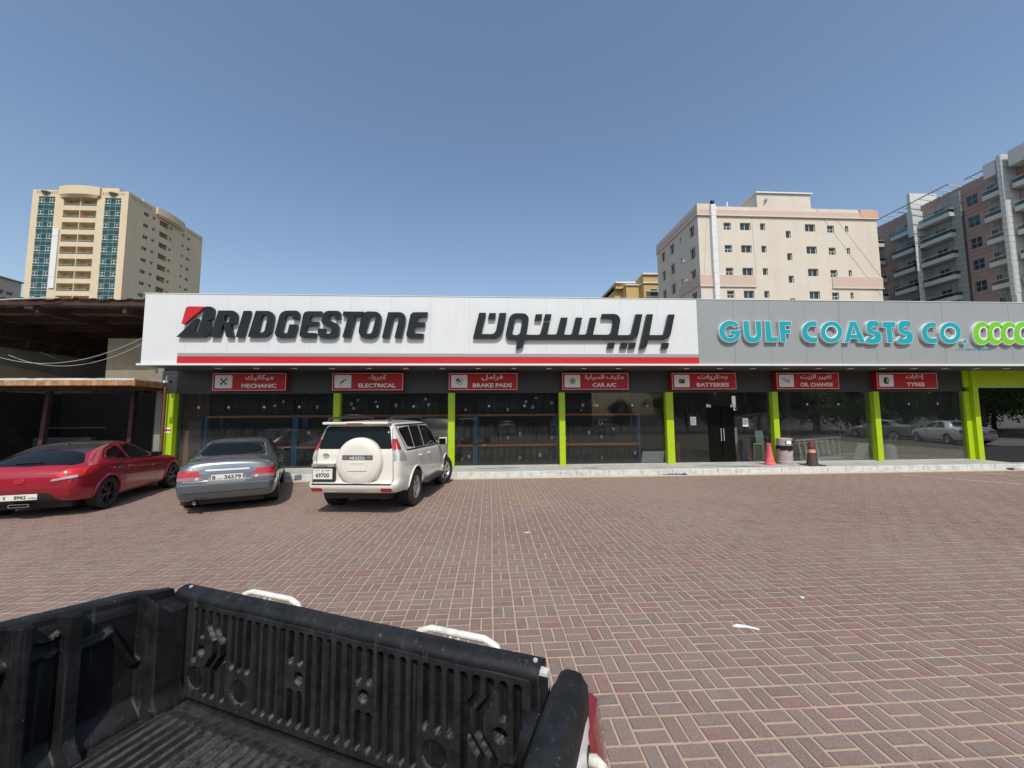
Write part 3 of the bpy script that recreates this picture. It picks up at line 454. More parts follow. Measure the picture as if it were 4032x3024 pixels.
line((7.3,11.3), (9.9,7.6), .09, M_YEL2); line((6.4,9.0), (7.1,8.95), .08, M_YEL2); line((9.4,9.3), (10.2,9.2), .08, M_YEL2); line((-4.7,8.1), (-4.0,8.05), .08, M_YEL2)
# ---------------------------------------------------------------- kerb and walkway
kerb = tag(MB().box(-10.9, 17.35, 12.03, 12.16, -.03, .165).build('kerb', M_KERB), label='low pale concrete kerb along the shopfront', kind='structure')
x = -10.9; kr = random.Random(5)
while x < 17.3:
    w = kr.uniform(.42, .62) if x < 16.6 else 17.35-x
    dz = kr.uniform(-.004, .004); dy = kr.uniform(-.006, .006)
    if 8.4 < x < 8.9: dz = -.03
    b = MB().box(x+.004, x+w-.004, 11.995+dy, 12.155, -.02, .178+dz).build('kerb_stone', M_KERB, kerb); bevel(b, .008); x += w
bevel(MB().box(17.35, 17.9, 12.0, 12.5, -.02, .165).build('kerb_stone', M_KERB, kerb), .01)
wk = MB(); wk.box(-10.9, 17.9, 12.16, 13.7, -.02, .176)
walkway = tag(wk.build('walkway', M_WALK), kind='structure')
M_RENDER = mat('sand_render', (.5, .43, .33), .95, var=.2, scale=5, bump=.6)
mb = MB(); mb.add([(-10.9,11.78,0.002),(17.9,11.78,0.002),(17.9,11.99,.03),(-10.9,11.99,.03)], [(0,1,2,3)]); tag(mb.build('sand_drift', M_RENDER), kind='structure')
mb = MB(); mb.box(17.9, 30, 12.2, 13.6, -.02, .03); tag(mb.build('concrete_apron', M_WALK), kind='structure')
def patch(name, cx, cy, rx, ry, z, m, seed, n=18):
    r = random.Random(seed); mb = MB(); vs = []
    for k in range(n):
        a = 2*math.pi*k/n; q = r.uniform(.6, 1.15); vs.append((cx+rx*q*math.cos(a), cy+ry*q*math.sin(a), z))
    mb.add(vs, [tuple(range(n))]); return tag(mb.build(name, m), kind='structure')
M_CRACK = mat('dark_crack', (.03, .028, .025), .9)
for k, (a, b, c_, d) in enumerate([(5.6,11.93,.35,.035),(6.05,11.9,.12,.05),(8.0,12.5,.6,.05),(8.5,12.32,.4,.03),(-.2,12.75,.35,.05),(.5,12.8,.5,.04),(3.2,12.6,.3,.04),(7.3,12.75,.5,.03)]):
    patch('floor_crack', a, b, c_, d, .181 if b > 12.1 else .033, M_CRACK, k)
# ---------------------------------------------------------------- the shop
shop = thing('shop_building', 'single storey tyre shop with long white and grey fascia above a glass front', 'building', (3, 13.5, 0))
def part(mb, name, m, parent=None, **k): return mb.build(name, m, parent or shop, **k)
XL, XR, YF, YW = -10.42, 27, 12.0, 13.45
part(MB().box(XL, XR, 12.03, 12.3, 3.5, 5.62), 'fascia_frame', M_TRIM)
edges = [XL+1.221*i for i in range(15)]; edges = [e for e in edges if e < 6.5]+[6.757]
for a, b in zip(edges, edges[1:]):
    fixb = MB().box(a+.0012, b-.0012, YF+rnd.uniform(0, .0015), 12.028, 3.52, 5.655); bevel(part(fixb, 'fascia_panel', M_WHITE), .002)
e2 = [6.757+1.225*i for i in range(18)]
for a, b in zip(e2, e2[1:]):
    if a < XR: bevel(part(MB().box(a+.0025, b-.0025, YF+rnd.uniform(0, .003), 12.028, 3.52, 5.655), 'fascia_panel', M_GREY), .002)
part(MB().box(XL-.02, XR, 11.985, 12.32, 5.657, 5.675), 'fascia_coping', M_TRIM)
part(MB().box(XL-.07, XR, 11.93, 12.06, 3.462, 3.518), 'fascia_trim', M_TRIM)
part(MB().box(XL, XL+.02, 12.03, 13.4, 3.5, 5.64), 'fascia_end_panel', M_WHITE)
part(MB().box(-9.385, 6.755, 11.994, 11.9985, 3.741, 3.842), 'grey_stripe', M_GREYV)
part(MB().box(-9.385, 6.755, 11.9925, 11.9985, 3.521, 3.735), 'red_stripe', M_REDV)
part(MB().box(XL, XR, 12.06, YW, 3.466, 3.5), 'soffit', M_SOFF)
for i in range(24):
    x = -8.68+1.183*i
    if abs(x-5.5) < .5 or x > 21: continue
    b = MB().lathe([(.0, 3.452), (.085, 3.452), (.095, 3.458), (.095, 3.4655)], 20, (x, 12.72, 0)); fix(part(b, 'downlight', M_SWHITE))
part(MB().box(-10.95, 17.72, YW, 13.56, 2.69, 3.466), 'header_panel', M_DGREY)
part(MB().box(17.72, 30, 13.4, 13.56, 2.84, 3.466), 'lime_header', M_LIME)
part(MB().box(-11.2, 27, 13.57, 22, 3.56, 3.7), 'roof_slab', M_CONC)
part(MB().box(-10.4, 27, 12.31, 13.57, 3.52, 3.7), 'canopy_slab', M_CONC)
part(MB().box(-11.2, -11.0, 13.57, 22, 0, 3.56), 'side_wall', M_CONC)
part(MB().box(27, 27.2, 13.4, 22, 0, 3.56), 'side_wall', M_CONC)
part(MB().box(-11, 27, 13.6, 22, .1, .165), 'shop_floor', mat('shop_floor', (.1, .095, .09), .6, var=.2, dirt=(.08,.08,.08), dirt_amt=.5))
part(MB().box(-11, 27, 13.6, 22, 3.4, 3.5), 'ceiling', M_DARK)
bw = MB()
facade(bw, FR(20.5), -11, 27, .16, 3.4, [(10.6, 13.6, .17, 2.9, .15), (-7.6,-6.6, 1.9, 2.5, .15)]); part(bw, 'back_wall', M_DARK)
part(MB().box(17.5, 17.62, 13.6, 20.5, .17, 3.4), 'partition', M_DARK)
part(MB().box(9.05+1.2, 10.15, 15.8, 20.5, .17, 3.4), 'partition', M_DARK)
PIL = [(-10.678,-10.43),(-5.292,-5.09),(-1.444,-1.22),(2.4,2.605),(6.225,6.483),(10.165,10.371),(14.035,14.245)]
for a, b in PIL:
    part(MB().box(a, b, 13.33, 13.56, .176, 2.69), 'pillar', M_LIME)
part(MB().box(17.93, 18.135, 13.3, 13.56, 0, 3.463), 'pillar', M_LIME)
part(MB().box(17.72, 17.925, 13.42, 13.56, .176, 2.69), 'pillar', M_LIME)
# glazing: each sheet of glass is a part
bays = [(-10.43,-5.292,[-9.764,-8.797,-7.63,-6.485]), (-5.09,-1.444,[-3.87,-2.65]), (-1.22,2.4,[-.039,1.2]), (2.605,6.225,[3.789,5.059]), (6.483,10.165,[7.818,8.806]), (10.371,14.035,[11.601,12.806]), (14.245,17.72,[15.562,16.713])]
for a, b, cuts in bays:
    xs = [a]+cuts+[b]
    for p, q in zip(xs, xs[1:]):
        z0 = 2.2 if abs(p-7.818) < .01 else .19
        part(MB().box(p+.004, q-.004, 13.495, 13.507, z0, 2.685), 'glass_pane', M_GLASS)
        if p not in (a,):
            part(MB().box(p-.03, p+.03, 13.488, 13.492, 2.2, 2.27), 'glass_clamp', M_ALU)
    part(MB().box(a, b, 13.47, 13.53, .177, .19), 'floor_channel', M_ALU)
# door of two dark leaves, the handles upright
d1 = part(MB().box(7.83, 8.3, 13.497, 13.509, .19, 2.19), 'door', mat('black_door', (.004,.004,.004), .25, spec=.15))
d2 = part(MB().box(8.32, 8.8, 13.497, 13.509, .19, 2.19), 'door', MATS['black_door'])
for d, x in ((d1, 8.26), (d2, 8.36)):
    MB().tube([(x,13.49,.95),(x,13.44,.95),(x,13.44,1.38),(x,13.49,1.38)], .012).build('handle', M_ALU, d)
for x in (7.8, 8.7): part(MB().box(x-.02, x+.15, 13.486, 13.494, 2.15, 2.24), 'door_patch', M_ALU)
part(MB().box(18.2, 27, 13.5, 13.512, .64, 2.83), 'mirror_glass', M_MIRG)
part(MB().box(18.14, 27, 13.46, 13.56, 0, .63), 'plinth', M_BLACK)
part(MB().box(18.2, 27, 13.4, 13.47, 2.83, 2.85), 'lime_trim', M_TRIM)
for x in (20.3, 22.6, 24.9): part(MB().box(x-.01, x+.01, 13.494, 13.4985, .64, 2.83), 'mullion', M_BLACK)
# grid frame inside the last bay
g = thing('window_grid', 'dark framed glazed partition behind the glass of the bay under the TYRES sign', 'partition', (16.2, 14.9, .17))
for x in (15.45, 16.45, 17.4): MB().box(x-.04, x+.04, 14.86, 14.94, .17, 2.8).build('upright', mat('grey_frame', (.06,.065,.07), .5), g)
for z in (.85, 1.42): MB().box(15.45, 17.4, 14.85, 14.95, z-.03, z+.03).build('rail', MATS['grey_frame'], g)
for x in (15.49, 16.49):
    for z, t in ((.2, .82), (.88, 1.39), (1.45, 2.75)): MB().box(x, x+(.92 if x < 16 else .87), 14.895, 14.905, z, t).build('glass_pane', M_MIRG if z > 1.4 else M_GLASS, g)
for i in range(9):
    x = -9+2.1*i; tag(MB().box(x, x+1.1, 15.6, 15.66, 3.3, 3.36).build('tube_light', M_SWHITE), 'unlit fluorescent tube under the ceiling behind the shop glass', 'light', 'unlit tubes on the shop ceiling')
# ---------------------------------------------------------------- raised lettering
def letters(sign, sel, cols, d_back, d_face, rim=None, rim_t=.014):
    for k, (kind, loops) in enumerate(GLYPHS[sel[0]:sel[1]]):
        lp = [fillet(l) if len(l) < 40 or any(p[2] for p in l) else [(p[0], p[1]) for p in l] for l in loops]
        m = cols[kind]; off = .004*k if kind == 'n' else 0
        mb = MB(); mb.extrude(lp, FR(YF-d_face-off), -(d_face-d_back), 0)
        ob = mb.build('letter' if kind != 'red' else 'red_wedge', rim or m, sign)
        if kind == 'red': ob['label'] = 'red slanted wedge at the head of the first black letter'
        fix(ob)
        if rim:
            f = MB(); f.extrude([inset(l, rim_t if i == 0 else -rim_t) for i, l in enumerate(lp)], FR(YF-d_face-off), .0, .004, side=True)
            fo = f.build('letter_face', m, ob)
s1 = thing('lettering_sign', 'raised black capitals BRIDGESTONE with a red wedge on the white fascia', 'sign', (-5.5, YF, 4.6))
letters(s1, (0, 12), {'red': M_LRED, 'k': M_BLACKG}, .02, .118)
s2 = thing('lettering_sign', 'raised black Arabic lettering on the right half of the white fascia', 'sign', (3.2, YF, 4.6))
na = sum(1 for g_ in GLYPHS if g_[0] == 'a')
letters(s2, (12, 12+na), {'a': M_BLACKG}, .02, .118)
s3 = thing('lettering_sign', 'raised turquoise capitals GULF COASTS CO. with white sides on the grey fascia', 'sign', (12, YF, 4.6))
ng = sum(1 for g_ in GLYPHS if g_[0] == 'g')
letters(s3, (12+na, 12+na+ng), {'g': M_TEAL}, .0, .105, rim=M_TRIM)
s4 = thing('lettering_sign', 'raised bright green overlapping round letters at the right end of the grey fascia', 'sign', (18, YF, 4.6))
letters(s4, (12+na+ng, len(GLYPHS)), {'n': M_LGREEN}, .0, .095, rim=M_TRIM, rim_t=.02)
text('L.L.C AJMAN BRANCH', .075, FR(YF-.001), 0, .006, 'small_lettering', M_TEAL, s3, width=1.28, center=(16.36, 4.02))
# ---------------------------------------------------------------- service signs
def cutout(*loops): return loops
def pict(kind, cx, cz, s, mb):
    f = FR(13.2495-.013); E_ = lambda lp: mb.extrude(lp, f, 0, .003)
    if kind == 'spanner':
        for sg in (1, -1):
            def rt(p): a = R(45)*sg; return (cx+p[0]*math.cos(a)-p[1]*math.sin(a)*1, cz+p[0]*math.sin(a)+p[1]*math.cos(a))
            bar_ = [(-.1,-.017),(.1,-.017),(.1,.017),(-.1,.017)]; E_([[rt(p) for p in bar_]])
            for e in (1, -1):
                c = circ(0, 0, .042, 18, 35, 325); c = [(e*(.125-0*.01)+(-e if False else e)*p[0]*1, p[1]) for p in c]; inn = [(e*.125+e*.0, .0)]
                pts = [(e*(.125)+e*.042*math.cos(R(a)), .042*math.sin(R(a))) for a in range(35, 326, 20)]+[(e*.115, -.016), (e*.115, .016)]
                E_([[rt(p) for p in pts]])
    if kind == 'plug':
        def rt(p): a = R(42); return (cx+p[0]*math.cos(a)-p[1]*math.sin(a), cz+p[0]*math.sin(a)+p[1]*math.cos(a))
        for x0, x1, h in ((-.13,-.1,.008),(-.1,-.03,.02),(-.03,.0,.034),(.0,.07,.022),(.07,.1,.014),(.1,.14,.01)): E_([[rt(p) for p in ((x0,-h),(x1-.004,-h),(x1-.004,h),(x0,h))]])
        E_([[rt(p) for p in ((-.15,-.02),(-.135,-.02),(-.135,.02),(-.15,.02))]])
    if kind == 'disc':
        E_([circ(cx, cz, .115, 30, -85, 85)+circ(cx, cz, .102, 30, 85, -85)] if False else [[*circ(cx, cz, .115, 28, -175, 85), *circ(cx, cz, .1, 28, 85, -175)]])
        E_([[*circ(cx, cz, .118, 10, 95, 180), *circ(cx, cz, .062, 10, 180, 95)]])
        E_([circ(cx, cz, .05, 22), circ(cx, cz, .015, 10)[::-1]])
    if kind == 'snow':
        for k in range(6):
            a = R(60*k+30)
            def rt(p): return (cx+p[0]*math.cos(a)-p[1]*math.sin(a), cz+p[0]*math.sin(a)+p[1]*math.cos(a))
            E_([[rt(p) for p in ((0,-.009),(.115,-.009),(.115,.009),(0,.009))]])
            for sg in (1, -1): E_([[rt(p) for p in ((.055,0),(.07,0),(.105,.045*sg),(.092,.052*sg))]]); 
    if kind == 'battery':
        E_([rect(cx-.105, cx+.105, cz-.085, cz+.035), rect(cx-.075, cx-.035, cz-.03, cz-.014)[::-1], rect(cx+.04, cx+.075, cz-.03, cz-.014)[::-1]])
        E_([rect(cx-.115, cx+.115, cz+.042, cz+.058)]); E_([rect(cx-.085, cx-.04, cz+.062, cz+.08)]); E_([rect(cx+.04, cx+.085, cz+.062, cz+.08)])
    if kind == 'oil':
        o = [(-.1,.03),(-.085,.045),(-.02,.03),(.02,.012),(.09,.03),(.1,.015),(.045,-.045),(.02,-.06),(-.055,-.045)]
        o = [(cx+a*1.05, cz+b*1.05) for a, b in o]; E_([o, inset(o, .013 if True else 0)[::-1]]); E_([[(cx-.07,cz+.055),(cx-.025,cz+.075),(cx-.03,cz+.085),(cx-.075,cz+.065)]])
        E_([[*circ(cx-.11, cz+.055, .03, 16), ], circ(cx-.11, cz+.055, .018, 16)[::-1]])
        dr = [(cx+.11, cz-.02), (cx+.128, cz-.06), (cx+.118, cz-.078), (cx+.1, cz-.078), (cx+.092, cz-.06)]; E_([dr, inset(dr, .008)[::-1]])
    if kind == 'tyre':
        E_([[(cx-.04+p[0]*.6, cz+p[1]*1.0) for p in circ(0, 0, .12, 24, 90, 270)]+[(cx+.03+p[0]*.5, cz+p[1]) for p in circ(0, 0, .12, 24, 270, 450)]])
TXT = [('ميكانيك','MECHANIC','spanner',1.1,.92),('كهرباء','ELECTRICAL','plug',1.22,.62),('فرامل','BRAKE PADS','disc',1.32,.75),('مكيف السيارة','CAR A/C','snow',.82,1.42),('بطاريات','BATTERIES','battery',1.16,1.12),('تغيير الزيت','OIL CHANGE','oil',1.2,1.2),('إطارات','TYRES','tyre',.68,.72)]
DESC = ['crossed spanners','a spark plug','a brake disc','a snowflake','a battery','an oil can','a tyre']
SX = [-9.2, -5.33, -1.425, 2.5, 6.425, 10.3, 14.12]
for i, (ar, en, pk, we, wa) in enumerate(TXT):
    x = SX[i]; t = thing('service_sign', f'red {en} sign with {DESC[i]} pictogram on the dark header', 'sign', (x+1.185, 13.25, 2.78), 'red service signs on the dark header')
    bevel(MB().box(x, x+2.37, 13.25, YW, 2.78, 3.375).build('sign_box', M_SIGN, t), .004)
    b = MB(); b.extrude([rect(x+.012, x+2.358, 2.79, 3.363), rect(x+.024, x+2.346, 2.802, 3.351)[::-1]], FR(13.25), 0, .004); b.build('border', M_SWHITE, t)
    p = MB(); p.extrude([rect(x+.09, x+.64, 2.865, 3.3, .03)], FR(13.25), 0, .012); pl = p.build('pictogram_plate', M_SWHITE, t)
    mb = MB(); pict(pk, x+.365, 3.082, 1, mb); mb.build('pictogram', M_BLACK, pl)
    if pk == 'tyre':
        mb = MB()
        for k in range(5): mb.extrude([[(x+.395+.5*q[0], 3.082+q[1]) for q in circ(0, 0, .078, 3, 72*k+12, 72*k+60)]+[(x+.395+.5*q[0], 3.082+q[1]) for q in circ(0, 0, .025, 2, 72*k+60, 72*k+12)]], FR(13.2325), 0, .003)
        mb.build('rim_spokes', M_SWHITE, pl)
    cx = x+1.5
    text(shape_ar(ar), .2 if i != 3 else .2, FR(13.25), 0, .006, 'arabic_lettering', M_SWHITE, t, width=wa*.98, bold=.022, center=(cx, 3.215))
    text(en, .14, FR(13.25), 0, .006, 'latin_lettering', M_SWHITE, t, width=we*1.02, bold=.03, center=(cx, 2.945))
# paper notices on the glass
for k, (x, z, lb) in enumerate([(7.17, 1.51, 'white printed notice on the glass left of the dark door'), (9.11, 1.45, 'white printed notice on the glass right of the dark door')]):
    t = thing('notice', lb, 'notice', (x+.1, 13.49, z))
    MB().box(x, x+.21, 13.488, 13.4935, z, z+.3).build('sheet', M_PAPER, t); mb = MB()
    for q in range(7): mb.box(x+.03, x+.03+rnd.uniform(.1, .15), 13.4865, 13.4875, z+.05+q*.03, z+.056+q*.03)
    mb.build('print', M_DGREY, t)
t = thing('wall_plate', 'small white and red plate on the lime pillar at the left end of the shop', 'sign', (-10.55, 13.33, 1.4))
MB().box(-10.66, -10.5, 13.322, 13.329, 1.4, 1.58).build('plate', M_PAPER, t); MB().box(-10.67, -10.49, 13.315, 13.321, 1.47, 1.52).build('red_band', M_SIGN, t)

# ---------------------------------------------------------------- old open workshop at the left
ws = thing('workshop_shed', 'old open workshop with rusty steel frame and corrugated roof left of the shop', 'building', (-16, 15, 0))
def W_(mb, name, m, **k): return mb.build(name, m, ws, **k)
mb = MB(); n = 150; xs = [-24+13.2*i/n for i in range(n+1)]
def zz(i): return 5.6+.035*(1 if (i % 6) in (0, 1) else 0)+.012*math.sin(i*.31)
for i in range(n):
    mb.quad((xs[i],12.45+.04*noise.noise(Vector((xs[i],0,0))),zz(i)), (xs[i+1],12.45,zz(i+1)), (xs[i+1],21,zz(i+1)), (xs[i],21,zz(i)))
roofo = W_(mb, 'roof_sheet', M_SHEET)
for i in range(11):
    x = -23.4+1.2*i; W_(MB().box(x, x+.11, 12.5, 12.62, 5.57, 5.66), 'roof_clip', M_TRIM) if False else None
W_(MB().box(-24, -10.8, 12.52, 12.6, 5.42, 5.57), 'front_beam', M_RUST_SHADE)
for k, y in enumerate([13.4, 14.6, 15.9, 17.3, 18.8, 20.3]): W_(MB().box(-24, -10.9, y, y+.08, 5.4, 5.56), 'purlin', M_RUST_SHADE)
for x in (-21.5, -17.7, -14.2, -11.6): W_(MB().box(x, x+.12, 12.6, 20.9, 5.2, 5.4), 'rafter', M_RUST_SHADE)
W_(MB().box(-14.4, -14.15, 12.5, 12.7, 5.3, 5.44), 'bracket', M_RUST_SHADE)
# side wall receding, plastered below and boarded above
W_(MB().box(-18.25, -18.0, 12.6, 21, 0, 4.62), 'plaster_wall', M_CONC)
tan = MB(); tan.add([(-17.99,14.6,3.0),(-17.99,18.6,3.0),(-17.99,17.6,3.62),(-17.99,14.6,3.95)], [(0,1,2,3)]); W_(tan, 'sunlit_patch', mat('sunlit_tan', (.4,.32,.2), .9, var=.1))  # patch of sunlight painted on the plaster as a tan sheet
for i in range(7):
    y = 12.7+1.2*i; W_(MB().box(-18.15, -18.02, y+.01, y+1.19, 4.66, 5.5), 'wall_board', mat('old_board', (.06,.055,.042), .85, var=.35, scale=1.2, dirt=(.05,.045,.04), dirt_amt=.7))
W_(MB().box(-18.0, -17.9, 12.7, 21, 4.9, 4.97), 'truss_chord', M_RUST); W_(MB().box(-18.0, -17.9, 12.7, 21, 4.55, 4.62), 'truss_chord', M_RUST_SHADE)
for i in range(9):
    y = 12.9+.95*i; W_(MB().box(-17.98, -17.92, y, y+.1, 4.62, 4.9), 'truss_post', M_RUST); W_(MB().bar((-17.95,y+.1,4.62), (-17.95,y+.95,4.9), .05), 'truss_diagonal', M_RUST_SHADE)
W_(MB().box(-24, -10.9, 21, 21.2, 0, 5.6), 'rear_wall', mat('near_black_wall', (.02,.019,.017), .9, var=.3))  # rear wall coloured near black with random variation
W_(MB().box(-13.28, -10.7, 14.0, 14.15, 2.9, 4.67), 'patched_wall', M_TAN)
W_(MB().box(-13.9, -13.3, 17.0, 17.1, 2.9, 4.5), 'shutter', mat('dull_red_shutter', (.12,.04,.035), .7, var=.2))
W_(MB().box(-15.6, -14.7, 18.6, 18.7, 2.9, 4.3), 'shutter', MATS['dull_red_shutter'])
for x in (-12.7, -12.45, -12.1, -11.8): W_(MB().tube([(x,15.6,4.5),(x,15.6,5.2),(x-.1,15.6,5.3),(x-.5,15.6,5.32)], .035), 'pipe', M_CABLE)
# lower lean-to canopy
W_(MB().box(-24, -10.86, 12.38, 13.95, 2.93, 3.09), 'lean_to_slab', mat('cement_slab', (.55,.54,.5), .85, var=.15, scale=4, bump=.5, dirt=(.25,.22,.18), dirt_amt=.4))
mb = MB()
for i in range(60):
    a = -24+13.15*i/60; b = -24+13.15*(i+1)/60; d = .012*noise.noise(Vector((a*2.3, 1, 1)))
    mb.box(a, b, 12.33-d, 12.385, 3.05+.015*noise.noise(Vector((a*3, 5, 1))), 3.115+.02*noise.noise(Vector((a*4, 9, 1))))
W_(mb, 'cement_drip_edge', MATS['cement_slab'])
W_(MB().box(-24, -10.87, 12.34, 12.38, 2.9, 3.05), 'edge_beam', M_OCHRE); W_(MB().box(-10.88, -10.83, 12.34, 13.95, 2.88, 3.05), 'edge_beam', M_OCHRE)
for y in (12.9, 13.5): W_(MB().box(-24, -10.9, y, y+.07, 2.8, 2.92), 'joist', M_RUST_SHADE)
for x, l in ((-14.75, -.18), (-12.05, -.06), (-10.62, -.02)):
    mb = MB(); yy = 13.75 if x < -11 else 13.2; mb.bar((x+l,yy,0), (x,yy,2.9), .13 if x < -11 else .06); W_(mb, 'post', M_RUST_SHADE if x < -11 else M_RUST)  # left posts take darker steel, standing in for canopy shade
W_(MB().box(-24, -11.05, 17.2, 17.35, 0, 2.95), 'inner_wall', mat('shade_stained_wall', (.018,.017,.014), .9, var=.3, scale=1.5, dirt=(.02,.02,.018), dirt_amt=.8, dscale=.8))  # near-black colour carries the deep shade below the lean-to
W_(MB().box(-17.995, -17.97, 12.7, 17.2, 0, 2.9), 'lower_shade_panel', MATS['shade_stained_wall']); W_(MB().box(-24, -15.6, 16.6, 16.66, 1.5, 1.54), 'rail', mat('dim_rail', (.12,.12,.11), .7)); W_(MB().box(-18.3, -18.2, 16.6, 16.66, 1.0, 1.5), 'rail_post', M_CABLE)  # first box: dark sheet added over the plaster to paint canopy shade
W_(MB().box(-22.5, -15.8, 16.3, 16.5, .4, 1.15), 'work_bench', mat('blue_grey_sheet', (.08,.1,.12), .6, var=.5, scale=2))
W_(MB().box(-11.25, -10.95, 13.58, 17.2, 0, 3.0), 'end_wall', MATS['shade_stained_wall'])
# slack cables
def cable(name, p, q, sag, r, m, lb):
    pts = [tuple(Vector(p).lerp(Vector(q), t/24)-Vector((0,0,sag*4*(t/24)*(1-t/24)))) for t in range(25)]
    o = MB().tube(pts, r, 6).build(name, m); return tag(o, lb, 'cable')
cable('slack_cable', (-17.8,13.6,4.62), (-10.6,12.6,4.62), .95, .007, M_CABLE, 'thin pale cable sagging across the open workshop, the upper one')
cable('slack_cable', (-16.0,13.6,4.02), (-10.6,12.6,4.45), .62, .007, M_CABLE, 'thin pale cable sagging across the open workshop, the lower one')
cable('slack_cable', (-14.9,13.5,4.1), (-13.2,14.8,4.9), .55, .02, M_BLACK, 'thick black cable looped below the rusty truss of the workshop')
cable('slack_cable', (-17.5,12.2,5.2), (-13.3,12.4,5.62), -.06, .022, M_CABLE, 'grey cable running up to the front edge of the corrugated roof')
t = thing('cctv_camera', 'small white security camera at the left end of the shop header', 'camera', (-10.45, 13.1, 3.1))
MB().box(-10.52, -10.36, 12.95, 13.05, 3.03, 3.1).build('housing', M_TRIM, t); MB().lathe([(0,12.94),(.03,12.94),(.035,12.95)], 12, (0,0,0), 'z') if False else MB().box(-10.36, -10.31, 12.96, 13.04, 3.035, 3.095).build('lens', M_BLACK, t); MB().tube([(-10.45,13.0,3.1),(-10.45,13.0,3.25),(-10.45,13.44,3.3)], .015).build('bracket', M_TRIM, t)
# ---------------------------------------------------------------- buildings behind
M_CREAM = mat('cream_render', (.6, .49, .33), .85, var=.05, scale=.6, dirt=(.45,.36,.25), dirt_amt=.25, dscale=.5, streak=True)
M_CREAM2 = mat('pale_cream_render', (.6, .54, .455), .85, var=.05, scale=.5, dirt=(.45,.4,.32), dirt_amt=.35, dscale=.45, streak=True)
M_PINKB = mat('salmon_band', (.54, .41, .34), .85, var=.05, dirt=(.45,.33,.25), dirt_amt=.3, dscale=.6)
M_PINK = mat('salmon_render', (.34, .24, .21), .85, var=.06, scale=.6)
M_CLAD = mat('grey_cladding', (.28, .3, .28), .55, var=.05, scale=1.1)
M_CLADW = mat('white_cladding', (.5, .52, .5), .5, var=.04, scale=1.1)
M_YELB = mat('ochre_render', (.48, .34, .13), .85, var=.05)
M_GREENG = mat('green_glass', (.006, .05, .045), .12, var=.3, scale=.5, spec=.6)
M_DKG = mat('dark_window', (.018, .028, .035), .1, var=.5, scale=.8, spec=.6)
M_BLUEG = mat('blue_window', (.012, .04, .075), .08, var=.3, scale=.8, spec=.7)
M_FRAME = mat('window_frame', (.55, .62, .56), .5)
M_RAILG = glass('balcony_glass', (.45, .55, .5))
def shared(name, mesh_from, m, parent, pts):
    pass
class Win:
    """frame and pane meshes of one size, shared by all copies of that size"""
    cache = {}
def window(parent, fr, ua, ub, va, vb, dep, style='slide', frame_m=None, pane_m=None):
    o, U, V, Nn = [Vector(t) for t in fr]
    w, h = round(ub-ua, 2), round(vb-va, 2); key = (w, h, style, tuple(U), tuple(Nn), (frame_m or M_FRAME).name, (pane_m or M_DKG).name)
    base = o+U*ua+V*va-Nn*dep
    if key not in Win.cache:
        f = ((0,0,0), U, V, Nn); fm = MB(); pm = MB(); t = .07; lp = [rect(0, w, 0, h)]
        if style == 'slide': lp += [rect(t, w/2-t/2, t, h-t)[::-1], rect(w/2+t/2, w-t, t, h-t)[::-1]]
        elif style == 'ac': lp += [rect(t, w-t, h*.5+t/2, h-t)[::-1], rect(t, w/2-t/2, t, h*.5-t/2)[::-1], rect(w/2+t/2, w-t, t, h*.5-t/2)[::-1]]
        elif style == 'four': lp += [rect(t, w/2-t/2, t, h*.5-t/2)[::-1], rect(w/2+t/2, w-t, t, h*.5-t/2)[::-1], rect(t, w/2-t/2, h*.5+t/2, h-t)[::-1], rect(w/2+t/2, w-t, h*.5+t/2, h-t)[::-1]]
        elif style == 'door': lp += [rect(t, w/3-t/2, t, h-t)[::-1], rect(w/3+t/2, 2*w/3-t/2, t, h-t)[::-1], rect(2*w/3+t/2, w-t, t, h-t)[::-1]]
        elif style == 'tilt': lp += [rect(t*1.2, w-t*1.2, t*1.2, h-t*1.2)[::-1]]
        else: lp += [rect(t, w-t, t, h-t)[::-1]]
        fm.extrude(lp, f, .0, .06); pm.extrude([rect(.01, w-.01, .01, h-.01)], f, 0, .015, side=False)
        a = fm.build('window', frame_m or M_FRAME, None); b = pm.build('pane', pane_m or M_DKG, None)
        Win.cache[key] = (a.data, b.data); bpy.data.objects.remove(a); bpy.data.objects.remove(b)
    fa, pa = Win.cache[key]
    a = bpy.data.objects.new('window', fa); COL.objects.link(a); a.parent = parent; a.location = base-parent_origin(parent)
    b = bpy.data.objects.new('pane', pa); COL.objects.link(b); b.parent = a
    return a
def FRX(X, sgn): return ((X, 0, 0), (0,1,0), (0,0,1), (sgn,0,0))      # facade at x = X facing +x or -x
# cream apartment tower (left)
tw = thing('apartment_tower', 'tall cream apartment tower with two green glass strips and recessed balconies', 'building', (-101, 105, 0))
YT, XA, XB, ZT = 97., -112.3, -89.9, 58.2
F = FR(YT); holes = []
fl = [55.25-3.085*i for i in range(14)]
for i, z in enumerate(fl[:11]):
    for a, b in ((-104.95,-101.15),(-100.98,-97.22)): holes.append((a, b, z-.95, z+.95, 1.6))
strips = ((-110.8,-107.0),(-95.4,-91.55))
for a, b in strips: holes.append((a, b, 22, 56.5, .12))
mb = MB(); facade(mb, F, XA, XB, 0, ZT, holes); tb = mb
sideh = []
for i, z in enumerate(fl[:11]):
    z0 = z+.05
    sideh += [(101.45,103.0,z0-.7,z0+.25,.25), (104.05,105.0,z0-.45,z0+.35,.25)]
    sideh += [(106.3,109.1,z0-.95,z0+.5,1.2), (109.5,110.5,z0-.55,z0+.2,.25), (113.92,114.7,z0-.55,z0+.3,.25), (115.8,117.1,z0-.6,z0+.15,.25)]
S_ = FRX(XB, 1); facade(mb, S_, YT, 121.7, 0, ZT, sideh)
